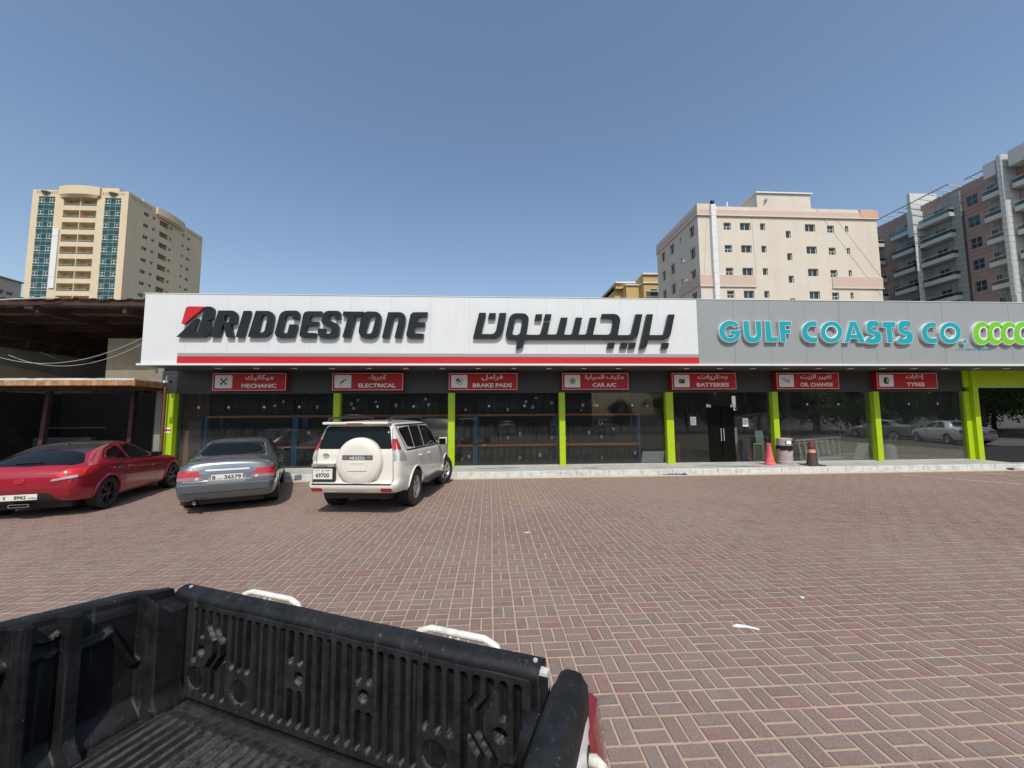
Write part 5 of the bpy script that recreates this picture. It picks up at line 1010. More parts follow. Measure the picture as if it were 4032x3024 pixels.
def wheel(root, x, y, r, w, rr, style, steer=0, rim_m=None):
    """wheel > tyre, rim; the outer face looks to +x before the flip"""
    key = (r, w, rr, style)
    e = bpy.data.objects.new('wheel', None); COL.objects.link(e); e.parent = root; e.location = (x, y, r); e.empty_display_size = .1
    e.rotation_euler = (0, 0, (0 if x > 0 else math.pi)+R(steer))
    if key not in WHEELS:
        pr = [(rr-.02, -w*.42), (rr, -w*.5), (rr+.02, -w*.52), (r*.93, -w*.52), (r*.985, -w*.45)]
        for i in range(5):
            c = -w*.36+i*w*.18; pr += [(r, c-w*.07), (r, c+w*.07)]+([(r-.009, c+w*.075), (r-.009, c+w*.105)] if i < 4 else [])
        pr += [(r*.985, w*.45), (r*.93, w*.52), (rr+.02, w*.52), (rr, w*.5), (rr-.02, w*.42)]
        mb = MB(); mb.lathe(pr, 44, (0,0,0), 'x'); a = mb.build('tyre', M_RUBBER, None, auto=35); fix(a)
        mb = MB(); mb.lathe([(rr-.022, -w*.4), (rr-.035, -w*.2), (rr-.03, w*.3), (rr+.002, w*.47), (rr+.004, w*.49), (rr-.014, w*.485), (rr-.03, w*.4)], 44, (0,0,0), 'x')
        n, tw_, dx = {'six': (6, .075, .0), 'double': (10, .028, .02), 'five': (5, .09, 0), 'steel': (8, .05, 0)}[style]
        for k in range(n):
            a0 = 2*math.pi*k/n+(.12 if style == 'double' and k % 2 else -.12 if style == 'double' else 0); c, s_ = math.cos(a0), math.sin(a0); t = tw_/2
            pts = []
            for (q, tt, xx) in ((.04, t*1.15, w*.36), (rr*.6, t*.8, w*.40), (rr-.02, t*1.0, w*.44)):
                for sg in (-1, 1): pts.append((xx, q*c-sg*tt*s_, q*s_+sg*tt*c))
            pts += [(p[0]-.03, p[1], p[2]) for p in pts]
            mb.add(pts, [(0,1,3,2), (2,3,5,4), (0,2,8,6), (2,4,10,8), (1,7,9,3), (3,9,11,5)])
        mb.lathe([(.0, w*.42), (.045, w*.42), (.065, w*.38), (.07, w*.2)], 20, (0,0,0), 'x')
        b = mb.build('rim', rim_m or M_RIMS, None, auto=30); fix(b)
        d = MB().lathe([(0, w*.1), (rr*.62, w*.1), (rr*.62, w*.02), (rr-.025, w*.0), (rr-.03, -w*.1), (0, -w*.1)], 28, (0,0,0), 'x').build('brake_disc', M_PLAST, None); fix(d)
        WHEELS[key] = (a.data, b.data, d.data)
        for q in (a, b, d): bpy.data.objects.remove(q)
    for nme, dta in zip(('tyre', 'rim', 'brake_disc'), WHEELS[key]):
        o = bpy.data.objects.new(nme, dta); COL.objects.link(o); o.parent = e
    return e
def plate_rear(car, x, z, w, h, s_, m=M_PLATE, y=None, extra=None):
    hh, n = car.hit((x, z+h/2), 'rear'); y = hh.y-.02 if y is None else y
    o = bevel(MB().box(x-w/2, x+w/2, y-.006, y+.006, z, z+h).build('number_plate', m, car.root, rel=(0,0,0)), .004)
    return o, y
def ptext(s_, h, x, y, z, o, w=None, m=None, bold=.02): return text(s_, h, ((0, y, 0), (1,0,0), (0,0,1), (0,-1,0)), 0, .0015, 'plate_lettering', m or M_BLACK, o, width=w, center=(x, z), rel=(0,0,0), bold=bold)
def mirror_part(root, x, y, z, m, w=.2, h=.13):
    sg = 1 if x > 0 else -1
    b = MB(); b.box(min(x, x+sg*w), max(x, x+sg*w), y-.04, y+.07, z-h/2, z+h/2); o = bevel(b.build('wing_mirror', m, root, rel=(0,0,0)), .035, 3)
    MB().box(min(x, x+sg*w)+.02, max(x, x+sg*w)-.02, y-.045, y-.0405, z-h/2+.02, z+h/2-.02).build('mirror_glass', M_CARG, o, rel=(0,0,0)); MB().bar((x-sg*.08, y+.03, z-.05), (x+sg*.04, y+.02, z-.03), .05, .03).build('mirror_foot', M_PLAST, o, rel=(0,0,0)); return o
def handle(car, y, z, m):
    for view, sg in (('side', 1), ('left', -1)):
        h, n = car.hit((y, z), view); MB().tube([tuple(h+Vector((0,-.085,0))), tuple(h+Vector((sg*.025,-.06,0))), tuple(h+Vector((sg*.03,0,.0))), tuple(h+Vector((sg*.025,.06,0))), tuple(h+Vector((0,.085,0)))], .014, 7).build('door_handle', m, car.root, rel=(0,0,0), smooth=True)
def both(fn):
    for v, sg in (('side', 1), ('left', -1)): fn(v, sg)
def underbody(root, x, y0, y1, z0, z1, m=None):
    MB().box(-x, x, y0, y1, z0, z1).build('underbody', m or M_PLAST, root, rel=(0,0,0))
def paint(name, col, rough=.35, metal=.0, coat=1, dirt=(.35,.3,.24), amt=.12): return mat(name, col, rough, metal=metal, var=.02, scale=1, coat=coat, dirt=dirt, dirt_amt=amt, dscale=2)
# ------------------------------ sedan
def make_sedan(name, label, loc, rz, pm, plate='36579', group=None, z=0):
    t = thing(name, label, 'car', (loc[0], loc[1], z), group, rz)
    P = dict(L=4.6, wmax=.865, rw=.54, tuck=.07, rl=.45, fl=.5,
        top=[(0,.84),(.03,.96),(.08,1.025),(.3,1.045),(.55,1.055),(.72,1.09),(1.12,1.32),(1.35,1.39),(1.7,1.415),(2.3,1.41),(2.65,1.35),(3.05,1.16),(3.35,.98),(3.6,.93),(4.2,.83),(4.5,.70),(4.6,.6)],
        belt=[(0,.80),(.1,.92),(.6,.96),(2,.94),(3.2,.88),(4.2,.74),(4.6,.55)],
        bottom=[(0,.34),(.08,.27),(.5,.24),(1,.2),(3.5,.2),(4.3,.2),(4.6,.26)],
        plan=[(0,.7),(.02,.76),(.08,.81),(.3,.85),(1,.865),(3.4,.865),(4.1,.82),(4.45,.68),(4.6,.5)],
        rear=[(.2,.05),(.45,-.02),(.6,-.03),(.64,.05),(.9,.1),(1.5,.1)], front=[(.2,0),(.5,.02),(.8,-.1)])
    c = Car(P, t, pm)
    for y in (1.05, 3.68): c.arch(y, .345, .31)
    c.finish()
    c.decal([(-.61,1.085,.04),(.61,1.085,.04),(.5,1.335,.08),(-.5,1.335,.08)], 'rear', 'rear_window', M_CARG)
    c.strip([(-.63,1.07),(.63,1.07),(.53,1.35),(-.53,1.35)], 'rear', 'window_seal', M_SEAL, .025, .003, close=True)
    def sw(v, sg):
        c.decal([(1.28,.99,.03),(2.08,.985,.02),(2.08,1.33,.03),(1.72,1.34,.1)], v, 'side_window', M_CARG); c.decal([(2.14,.985,.02),(3.02,.965,.04),(2.62,1.27,.1),(2.14,1.325,.03)], v, 'side_window', M_CARG)
        c.strip([(1.22,.96),(3.1,.93),(2.68,1.3),(2.4,1.36),(1.7,1.365)], v, 'window_seal', M_SEAL, .03, .002, close=True)
        for pts in ([(1.2,.35),(1.12,.75),(1.25,.95)], [(2.1,.27),(2.1,.96)], [(3.13,.3),(3.16,.7),(3.1,.9)], [(1.2,.28),(3.1,.28)]): c.strip(pts, v, 'panel_gap', M_BLACK, .008)
        c.strip([(.4,.5),(1.0-.37,.5)], v, 'side_moulding', M_PLAST, .03, .006); c.strip([(1.46,.5),(3.25,.5)], v, 'side_moulding', pm, .045, .01)
    both(sw); handle(c, 1.42, .84, pm); handle(c, 2.3, .83, pm)
    for sg in (1, -1):
        c.decal([(sg*.80,.655,.02),(sg*.38,.655,.02),(sg*.49,.85,.06),(sg*.80,.86,.04)], 'rear', 'tail_light', M_LAMPR, .012)
        l = c.decal([(sg*.795,.66,.015),(sg*.385,.66,.015),(sg*.42,.725,.02),(sg*.795,.73,.02)], 'rear', 'reversing_lens', M_LAMPP, .016)
        c.decal([(sg*.41+sg*.08+p[0], .695+p[1]) for p in circ(0, 0, .028, 14)], 'rear', 'indicator_lens', M_LAMPC, .018, l)
        c.decal([(.14*sg+3.9*0+sg*.66,.56,.03),(sg*.33,.52,.02),(sg*.33,.62,.02),(sg*.7,.7,.05)], 'front', 'headlight', M_LAMPC, .01)
        mirror_part(t, sg*.84, 2.98, 1.0, pm)
    c.decal([(-.37,.825,.012),(.37,.825,.012),(.36,.86,.012),(-.36,.86,.012)], 'rear', 'garnish_bar', M_CHR, .016)
    c.decal([(-.32,.6,.02),(.32,.6,.02),(.30,.80,.03),(-.30,.80,.03)], 'rear', 'plate_recess', mat('recess_grey', (.13,.14,.145), .5), .002)
    if plate:
        o, y = plate_rear(c, 0, .65, .52, .11, plate); ptext('B', .075, -.215, y-.008, .705, o); ptext(plate, .078, .09, y-.008, .705, o, w=.28); ptext(shape_ar('عجمان') if False else '\ufee5\ufe8e\ufee3\ufea0\ufecb', .03, -.12, y-.008, .68, o, w=.1, bold=.0)
    for pts in ([(-.76,.62),(-.3,.595),(.3,.595),(.76,.62)], [(-.8,.43),(.8,.43)], [(-.42,.66),(-.55,.86),(-.6,.93)], [(.42,.66),(.55,.86),(.6,.93)]): c.strip(pts, 'rear', 'panel_gap', M_BLACK, .008)
    c.strip([(-.78,.405),(.78,.405)], 'rear', 'bumper_crease', M_CHR if False else pm, .012, .006)
    underbody(t, .62, .25, 4.2, .17, .4)
    fix(MB().lathe([(.035,-.02),(.04,.15),(.03,.15),(.028,0),(.0,.05)], 16, (-.5,.02,.24), 'y').build('exhaust_pipe', M_CHR, t, rel=(0,0,0)))
    for sg in (1, -1):
        MB().box(sg*.72-.12, sg*.72+.12, .62, .65, .12, .35).build('mud_flap', M_PLAST, t, rel=(0,0,0))
        wheel(t, sg*.755, 1.05, .31, .2, .205, 'five'); wheel(t, sg*.755, 3.68, .31, .2, .205, 'five')
    return t
pg_ = paint('grey_metallic', (.12,.14,.15), .3, .5)
sedan = make_sedan('grey_sedan', 'grey metallic saloon with plate 36579 parked between the red coupe and the white off-roader', (-5.28,8.16), R(25), pg_)
# ------------------------------ white off-roader
def make_suv():
    pm = paint('cream_white_paint', (.72,.69,.6), .35, 0, 1, amt=.1)
    t = thing('white_off_roader', 'cream white off-roader with a covered spare wheel on its tailgate, plate 69700', 'car', (-2.64,7.66,0), None, R(-7.5))
    P = dict(L=4.42, wmax=.94, rw=.69, tuck=.045, rl=.5, fl=.5,
        top=[(0,1.70),(.02,1.745),(.1,1.79),(.5,1.815),(1.5,1.83),(2.2,1.81),(2.5,1.76),(2.95,1.5),(3.2,1.31),(3.35,1.26),(3.9,1.2),(4.25,1.08),(4.42,.85)],
        belt=[(0,1.2),(1.5,1.18),(3.2,1.14),(4.0,1.08),(4.42,.8)],
        bottom=[(0,.46),(.08,.42),(.5,.4),(1,.36),(3.6,.36),(4.2,.38),(4.42,.45)],
        plan=[(0,.82),(.03,.87),(.1,.9),(.3,.93),(1,.94),(3.3,.94),(4.0,.9),(4.3,.78),(4.42,.66)],
        rear=[(.4,.02),(.55,-.06),(.62,-.06),(.66,.06),(1.25,.075),(1.8,.2)], front=[(.3,0),(.8,.02),(1.2,-.08)])
    c = Car(P, t, pm)
    for y in (1.0, 3.6): c.arch(y, .43, .4)
    c.finish()
    c.decal([(-.74,1.27,.03),(.74,1.27,.03),(.645,1.70,.08),(-.645,1.70,.08)], 'rear', 'rear_window', M_CARG, .006)
    def sw(v, sg):
        c.decal([(.62,1.25,.05),(.42,1.64,.04),(.98,1.68,.02),(.98,1.25,.02)] if False else [(.58,1.28,.05),(.36,1.66,.05),(.95,1.69,.03),(.95,1.24,.03)], v, 'quarter_window', M_CARG, .006)
        c.decal([(1.0,1.235,.02),(1.62,1.225,.02),(1.62,1.69,.03),(1.0,1.695,.03)], v, 'side_window', M_CARG, .006)
        c.decal([(1.68,1.225,.02),(2.86,1.2,.04),(2.55,1.52,.1),(2.3,1.67,.1),(1.68,1.69,.03)], v, 'side_window', M_CARG, .006)
        c.strip([(.5,1.215),(2.95,1.17),(2.6,1.56),(2.33,1.72),(.3,1.72)], v, 'window_seal', M_SEAL, .035, .003, close=True)
        for pts in ([(1.0,.85),(.98,1.22)], [(1.64,.45),(1.64,1.24)], [(2.95,.45),(3.0,.8),(2.9,1.18)], [(1.48,.46),(2.95,.46)]): c.strip(pts, v, 'panel_gap', M_BLACK, .009)
        c.strip([(1.5,.6),(3.12,.6)], v, 'side_moulding', pm, .06, .012)
        h1 = [c.hit((y, 1.72), v)[0] for y in (.35,)][0]
        x = sg*.63; MB().tube([(x,.2,1.79),(x,.26,1.86),(x,.5,1.875),(x,2.0,1.875),(x,2.25,1.86),(x,2.35,1.79)], [.022,.024,.022,.02,.024,.02], 8).build('roof_rail', M_PLAST, t, rel=(0,0,0), smooth=True)
        bevel(MB().box(sg*.93-.09, sg*.93+.09, 1.5, 3.1, .38, .43).build('running_board', M_PLAST, t, rel=(0,0,0)), .015)
        # tail light wraps the corner: red above, clear below
        c.decal([(sg*.81,1.25,.02),(sg*.745,1.25,.02),(sg*.705,1.46,.03),(sg*.755,1.46,.03)], 'rear', 'tail_light', M_LAMPR, .012)
        c.decal([(.135,1.25,.02),(.25,1.24,.03),(.22,1.46,.03),(.17,1.46,.02)], v, 'tail_light', M_LAMPR, .012)
        c.decal([(.12,1.05,.02),(.40,1.06,.03),(.26,1.235,.03),(.135,1.245,.02)], v, 'reversing_lens', M_LAMPC, .012)
        c.decal([(sg*.825,1.06,.02),(sg*.765,1.06,.02),(sg*.75,1.245,.02),(sg*.812,1.245,.02)], 'rear', 'reversing_lens', M_LAMPC, .014)
        c.decal([(sg*.78,.475,.015),(sg*.58,.475,.015),(sg*.58,.545,.015),(sg*.8,.545,.015)], 'rear', 'reflector', M_LAMPR, .008)
        c.decal([(sg*.80,.88,.03),(sg*.45,.88,.03),(sg*.48,1.02,.03),(sg*.82,1.04,.05)], 'front', 'headlight', M_LAMPC, .01)
    both(sw); handle(c, 1.25, 1.05, pm); handle(c, 1.9, 1.04, pm)
    c.lip(1.0, .4, .445, -5, 185, pm, .024); c.lip(3.6, .4, .445, -5, 185, pm, .024)
    for pts in ([(-.78,.62),(-.76,1.2),(-.68,1.72)], [(.78,.62),(.76,1.2),(.68,1.72)]): c.strip(pts, 'rear', 'panel_gap', M_BLACK, .012)
    c.decal([(-.78,.6,.01),(.78,.6,.01),(.78,.625,.01),(-.78,.625,.01)], 'rear', 'bumper_gap', M_BLACK, .003)
    sp = bevel(MB().box(-.66, .66, .03, .26, 1.745, 1.795).build('roof_spoiler', pm, t, rel=(0,0,0)), .02, 2); MB().box(-.16, .16, .02, .032, 1.755, 1.772).build('brake_light', M_LAMPR, sp, rel=(0,0,0))
    # spare wheel under its cover
    x0, z0, r = .12, 1.04, .40; y0 = .12
    cov = MB(); cov.lathe([(0, -.185), (.29, -.185), (.35, -.178), (.375, -.168), (.41, -.163), (.44, -.145), (.455, -.11), (.455, .02), (.44, .05), (.2, .06)], 48, (x0, y0, z0), 'y'); sc = fix(cov.build('spare_wheel_cover', pm, t, rel=(0,0,0), auto=50))
    fc = y0-.1865; E_ = lambda lp, m, nme, d=.004: (lambda mb: mb.build(nme, m, sc, rel=(0,0,0)))(MB().extrude(lp, ((0, fc, 0), (1,0,0), (0,0,1), (0,-1,0)), -.002, d))
    bd = E_([rect(x0-.3, x0+.3, z0+.035, z0+.125, .008)], mat('badge_grey', (.09,.09,.095), .35), 'name_band')
    ptext('PRADO', .045, x0, fc-.006, z0+.065, sc, w=.3, m=M_SWHITE, bold=.01); ptext('LAND CRUISER', .016, x0, fc-.006, z0+.105, sc, w=.22, m=M_SWHITE, bold=0)
    for k in range(4):
        for sg in (-1, 1): MB().box(x0+sg*.235-.045, x0+sg*.235+.045, fc-.006, fc-.004, z0+.05+k*.016, z0+.055+k*.016).build('band_line', M_CHR, sc, rel=(0,0,0))
    E_([[(x0-.17,z0-.01),(x0+.17,z0-.01),(x0+.19,z0-.17),(x0-.19,z0-.17)]], pm, 'cover_ledge', .012); E_([[(x0-.15,z0-.012),(x0+.15,z0-.012),(x0+.14,z0-.055),(x0-.14,z0-.055)]], mat('ledge_shade_paint', (.6,.575,.5), .4), 'cover_recess_shade', .014)
    # plate carrier, chrome bar, badge
    MB().box(-.80, -.36, .0, .1, .6, .93).build('plate_carrier', M_PLAST, t, rel=(0,0,0)); g = bevel(MB().box(-.81, -.36, -.035, .1, .93, 1.0).build('chrome_bar', M_CHR, t, rel=(0,0,0)), .012, 2)
    ptext('TOYOTA', .03, -.6, -.037, .955, g, w=.22, m=M_BLACK, bold=.01)
    o = bevel(MB().box(-.79, -.4, -.012, .0, .7, .9).build('number_plate', M_PLATE, t, rel=(0,0,0)), .004); ptext('69700', .085, -.595, -.014, .775, o, w=.27); ptext('2', .04, -.595, -.014, .865, o)
    ptext('\ufef2\ufe91\ufea9', .025, -.7, -.014, .87, o, w=.1, bold=0); ptext('DUBAI', .02, -.5, -.014, .868, o, w=.1, bold=0)
    bz = lambda rx, rz, nme, cx=-.56, cz=1.13: None
    mb = MB(); f = ((0, .0, 0), (1,0,0), (0,0,1), (0,-1,0)); hh = c.hit((-.58, 1.14), 'rear')[0].y
    f = ((-.58, hh-.004, 1.14), (1,0,0), (0,0,1), (0,-1,0))
    ell = lambda rx, rz, cx=0, cz=0: [(cx+p[0]*rx, cz+p[1]*rz) for p in circ(0, 0, 1, 28)]
    mb.extrude([ell(.07,.048), ell(.06,.039)[::-1]], f, 0, .006); mb.extrude([ell(.05,.018,0,.014), ell(.041,.011,0,.014)[::-1]], f, 0, .007); mb.extrude([ell(.02,.042), ell(.012,.034)[::-1]], f, 0, .008); mb.build('badge', M_CHR, t, rel=(0,0,0))
    for x in (-.42, .42): c.decal([(x-.14,.455,.01),(x+.14,.455,.01),(x+.11,.475,.01),(x-.11,.475,.01)], 'rear', 'bumper_step', mat('bumper_shadow', (.5,.48,.42), .4), .003)
    underbody(t, .66, .2, 4.1, .3, .5); fix(MB().lathe([(.035,-.1),(.04,.3),(.03,.3),(.03,-.08),(0,-.0)], 16, (.5,.3,.3), 'y').build('exhaust_pipe', M_RUST, t, rel=(0,0,0)))
    for sg in (1, -1):
        mirror_part(t, sg*.93, 2.78, 1.24, pm, .22, .2)
        wheel(t, sg*.80, 1.0, .39, .265, .235, 'six'); wheel(t, sg*.80, 3.6, .39, .265, .235, 'six', steer=-18)
    return t
suv = make_suv()
# ------------------------------ red coupe
def make_coupe():
    pm = paint('candy_red', (.32,.008,.024), .28, .1, .7, amt=.05)
    t = thing('red_coupe', 'red hatchback coupe with a dark roof and black rims at the left edge', 'car', (-8.767,7.82,0), None, R(14))
    P = dict(L=4.1, wmax=.895, rw=.56, tuck=.075, rl=.5, fl=.5,
        top=[(0,.88),(.03,.93),(.12,1.0),(.3,1.08),(.7,1.24),(1.1,1.35),(1.55,1.4),(1.9,1.385),(2.25,1.28),(2.65,1.07),(2.95,.985),(3.5,.91),(3.95,.75),(4.1,.62)],
        belt=[(0,.86),(.3,.98),(1.0,.99),(1.5,.95),(2.8,.91),(3.7,.8),(4.1,.58)],
        bottom=[(0,.36),(.08,.3),(.5,.24),(1,.2),(3.3,.2),(3.9,.22),(4.1,.28)],
        plan=[(0,.66),(.03,.74),(.1,.81),(.3,.875),(.7,.9),(1.2,.885),(2,.865),(3.2,.885),(3.6,.86),(3.95,.7),(4.1,.5)],
        rear=[(.2,.14),(.42,.02),(.6,-.04),(.8,-.02),(.9,.0),(1.3,.0)], front=[(.2,0),(.5,.02),(.8,-.1)])
    c = Car(P, t, pm)
    for y in (.80, 3.33): c.arch(y, .365, .33)
    c.finish()
    c.decal([(-.63,.16,.05),(-.73,.3,.1),(-.55,.62,.12),(0,.78,.3),(.55,.62,.12),(.73,.3,.1),(.63,.16,.05),(0,.11,.3)], 'top', 'rear_window', M_CARG, .006)
    rf = c.decal([(-.55,.64,.05),(-.56,1.2,.1),(-.57,1.85,.06),(0,2.07,.3),(.57,1.85,.06),(.56,1.2,.1),(.55,.64,.05),(0,.8,.3)], 'top', 'roof_panel', mat('dusty_black_roof', (.028,.029,.028), .3, coat=.6, var=.1), .005)
    c.decal([(-.56,1.91,.04),(0,2.12,.3),(.56,1.91,.04),(.66,2.5,.06),(0,2.78,.3),(-.66,2.5,.06)], 'top', 'windscreen', M_CARG, .005)
    fin = MB(); fin.add([(-.03,1.0,1.29),(.03,1.0,1.29),(.03,1.2,1.33),(-.03,1.2,1.33),(0,1.03,1.37),(0,1.08,1.36)], [(0,3,2,1),(0,1,4),(1,2,5,4),(2,3,5),(3,0,4,5)]); fin.build('roof_aerial', M_BLACK, t, rel=(0,0,0))
    def sw(v, sg):
        c.decal([(.82,1.06,.03),(1.05,1.2,.15),(1.42,1.30,.1),(1.52,.985,.02)], v, 'side_window', M_CARG, .006); c.decal([(1.58,.98,.02),(2.5,.965,.05),(2.1,1.2,.12),(1.8,1.30,.1),(1.52,1.31,.04)], v, 'side_window', M_CARG, .006)
        c.strip([(.74,1.06),(1.2,.965),(2.56,.935),(2.15,1.23),(1.8,1.345),(1.45,1.35),(1.02,1.24)], v, 'window_seal', M_SEAL, .03, .003, close=True)
        for pts in ([(.85,1.0),(1.3,.7),(1.36,.3)], [(2.6,.3),(2.65,.7),(2.55,.93)], [(1.44,.27),(2.85,.27)]): c.strip(pts, v, 'panel_gap', M_BLACK, .008)
        c.decal([(.075,.76,.0),(.4,.84,.04),(.62,.93,.03),(.16,.93,.05),(.09,.92,0)], v, 'tail_light', M_LAMPB, .014)
        c.decal([(sg*.80,.76,.0),(sg*.42,.70,.02),(sg*.50,.80,.03),(sg*.66,.93,.05),(sg*.80,.92,.0)], 'rear', 'tail_light', M_LAMPB, .014)
        c.decal([(sg*.78,.762,.01),(sg*.44,.703,.01),(sg*.48,.75,.02),(sg*.78,.81,.01)], 'rear', 'reversing_lens', M_LAMPC, .018)
        c.decal([(sg*.70,.44,.02),(sg*.62,.42,.02),(sg*.66,.56,.04),(sg*.73,.6,.03)], 'rear', 'reflector', M_LAMPR, .01)
        c.decal([(sg*.68,.58,.03),(sg*.4,.58,.02),(sg*.45,.68,.03),(sg*.7,.74,.05)], 'front', 'headlight', M_LAMPC, .01)
    both(sw); handle(c, 1.5, .82, pm)
    c.lip(.80, .33, .385, 0, 180, pm, .03); c.lip(3.33, .33, .385, 0, 180, pm, .026)
    c.strip([(-.7,.68),(-.45,.635),(0,.62),(.45,.635),(.7,.68)], 'rear', 'panel_gap', M_BLACK, .01)
    c.decal([(-.56,.3,.03),(.56,.3,.03),(.42,.5,.08),(-.42,.5,.08)], 'rear', 'diffuser', M_PLAST, .006)
    o, y = plate_rear(c, 0, .38, .52, .11, ''); ptext('8962', .065, .02, y-.008, .435, o, w=.17); ptext('DUBAI', .025, .19, y-.008, .415, o, w=.11, bold=0); ptext('S', .06, -.2, y-.008, .435, o)
    fix(MB().extrude([rect(-.15,.15,.25,.31,.02), rect(-.135,.135,.26,.3,.015)[::-1]], ((0,.03,0),(1,0,0),(0,0,1),(0,-1,0)), -.1, .03).build('exhaust_pipe', M_CHR, t, rel=(0,0,0)))
    hh = c.hit((0,.73), 'rear')[0].y; mb = MB(); f = ((0, hh-.01, .73), (1,0,0), (0,0,1), (0,-1,0)); el = lambda a, b: [(p[0]*a, p[1]*b) for p in circ(0,0,1,24)]
    mb.extrude([el(.075,.045)], f, -.02, .004); mb.build('badge', M_LAMPR, t, rel=(0,0,0))
    hw_ = c.hit((0,.2), 'top')[0]; MB().bar((-.22,.19,hw_.z+.015), (.16,.2,hw_.z+.03), .025, .02).build('rear_wiper', M_BLACK, t, rel=(0,0,0))
    underbody(t, .6, .3, 3.7, .17, .4)
    for sg in (1, -1):
        mirror_part(t, sg*.82, 2.38, 1.0, M_BLACK, .2, .12)
        wheel(t, sg*.785, .80, .33, .22, .25, 'double', rim_m=M_RIMB); wheel(t, sg*.785, 3.33, .33, .22, .25, 'double', rim_m=M_RIMB)
    return t
coupe = make_coupe()

# ---------------------------------------------------------------- tyre racks seen through the glass
RX = [-9.9, -6.85, -3.6, -.53, 2.5, 5.55]; RY = 14.05
for k in range(5):
    a, b = RX[k], RX[k+1]
    pos = ['leftmost, below the MECHANIC sign', 'second from the left', 'left half of the BRAKE PADS bay', 'right half of the BRAKE PADS bay', 'rightmost, below CAR A/C'][k]
    t = thing('tyre_rack', f'blue and orange tyre rack behind glass, {pos}', 'rack', (a, RY, .165), 'tyre racks behind the glass')
    for x in (a+.03, b-.06):
        for y in (RY, RY+.75): MB().box(x-.035, x+.035, y-.03, y+.03, .165, 1.97).build('upright', M_BLUE, t)
        MB().bar((x, RY, .4), (x, RY+.75, .9), .03).build('brace', M_BLUE, t); MB().bar((x, RY+.75, .9), (x, RY, 1.5), .03).build('brace', M_BLUE, t)
    for z in (.8, 1.88):
        for y in (RY-.04, RY+.79): MB().box(a+.07, b-.1, y-.02, y+.02, z, z+.075).build('beam', M_ORANGE, t)
prT = [(.21,-.09),(.22,-.1),(.30,-.105),(.325,-.085)]
for i in range(4): c_ = -.066+i*.044; prT += [(.33,c_-.018),(.33,c_+.018),(.32,c_+.02),(.32,c_+.024)]
prT += [(.325,.085),(.30,.105),(.22,.1),(.21,.09)]
tyre_me = fix(MB().lathe(prT, 28, (0,0,0), 'x').build('tyre', mat('new_tyre', (.02,.021,.022), .6, var=.2, scale=8), None, rel=(0,0,0), auto=40)); TY = tyre_me.data; bpy.data.objects.remove(tyre_me)
tagm = MB().box(-.045,.045,-.003,.003,-.06,.06).build('t', M_PAPER, None); TG = tagm.data; bpy.data.objects.remove(tagm)
tr_ = random.Random(11)
LEV = [(.5, 'bottom shelf'), (1.21, 'middle shelf'), (2.29, 'top shelf')]
for k in range(5):
    for li, (z, nm) in enumerate(LEV):
        x = RX[k]+.22
        while x < RX[k+1]-.2:
            if not (k == 4 and li == 2 and x > 4.4) and tr_.random() > .04:
                o = bpy.data.objects.new('tyre', TY); COL.objects.link(o); o.location = (x, RY+.38+tr_.uniform(-.05,.03), z+tr_.uniform(-.0,.012)); o.rotation_euler = (tr_.uniform(0,6), 0, tr_.uniform(-.04,.04))
                lb = ['black tyre standing on the floor under the rack', 'black tyre on the middle shelf of a rack', 'black tyre on the top shelf of a rack'][li]
                if tr_.random() < .2:
                    lb = ['black tyre with a white paper tag, on the floor under a rack', 'black tyre with a white paper tag, on the middle shelf', 'black tyre with a white paper tag, on the top shelf'][li]
                    g = bpy.data.objects.new('paper_tag', TG); COL.objects.link(g); g.parent = o
                    a = tr_.uniform(-.6, .7); ang = o.rotation_euler.x; yy, zz_ = -.336*math.cos(a), .336*math.sin(a); ca, sa = math.cos(-ang), math.sin(-ang)
                    g.location = (tr_.uniform(-.03,.03), yy*ca-zz_*sa, yy*sa+zz_*ca); g.rotation_euler = (-ang-a*1.0, tr_.uniform(-.3,.3), 0)
                tag(o, lb, 'tyre', 'tyres on the racks, '+nm+(' with tags' if 'tag' in lb else ''))
            x += .228+tr_.uniform(0,.012)
# small sheets of paper stuck inside the glass
for i in range(17):
    b_ = bays[i % 5]; x = tr_.uniform(b_[0]+.2, b_[1]-.3); z = tr_.uniform(2.02, 2.5) if i % 3 else tr_.uniform(.5, 1.6); w = tr_.uniform(.08,.2); h = tr_.uniform(.05,.14)
    if 7.5 < x < 9.3 or i % 5 == 4 and x > 6.4: continue
    tag(MB().box(x, x+w*.6, 13.512, 13.515, z, z+h*.7).build('paper_sticker', M_PAPER), 'small white paper sticker on the shop glass', 'sticker', 'paper stickers on the shop glass')
# ---------------------------------------------------------------- things just behind and before the glass
def simple(name, label, cat, mbs, loc, lean=None):
    t = thing(name, label, cat, loc)
    for nme, mb, m in mbs: mb.build(nme, m, t)
    if lean: t.rotation_euler = lean
    return t
M_PALE = mat('pale_glass_sheet', (.6,.72,.69), .3, spec=.4)
def leaning(name, label, cat, x0, x1, z1, m, y=13.72, skew=0, rim=None):
    t = thing(name, label, cat, ((x0+x1)/2, y, .18)); mb = MB()
    vs = []
    for dy in (0, .018): vs += [(x0,y+.02+dy,.185),(x1,y+.02+dy,.185),(x1+skew,y-.14+dy,z1),(x0+skew,y-.14+dy,z1)]
    mb.add(vs, [(0,1,2,3),(7,6,5,4),(0,4,5,1),(1,5,6,2),(2,6,7,3),(3,7,4,0)]); o = fix(mb.build('sheet', m, t))
    if rim:
        for p, q in ((0,1),(1,2),(2,3),(3,0)): MB().bar(Vector(vs[p])-Vector((0,.008,0)), Vector(vs[q])-Vector((0,.008,0)), .03).build('frame', rim, t)
    return t
leaning('glass_sheet', 'tall pale sheet of glass leaning inside the glass right of the door', 'panel', 9.82, 10.12, 1.29, M_PALE, 13.74, -.2)
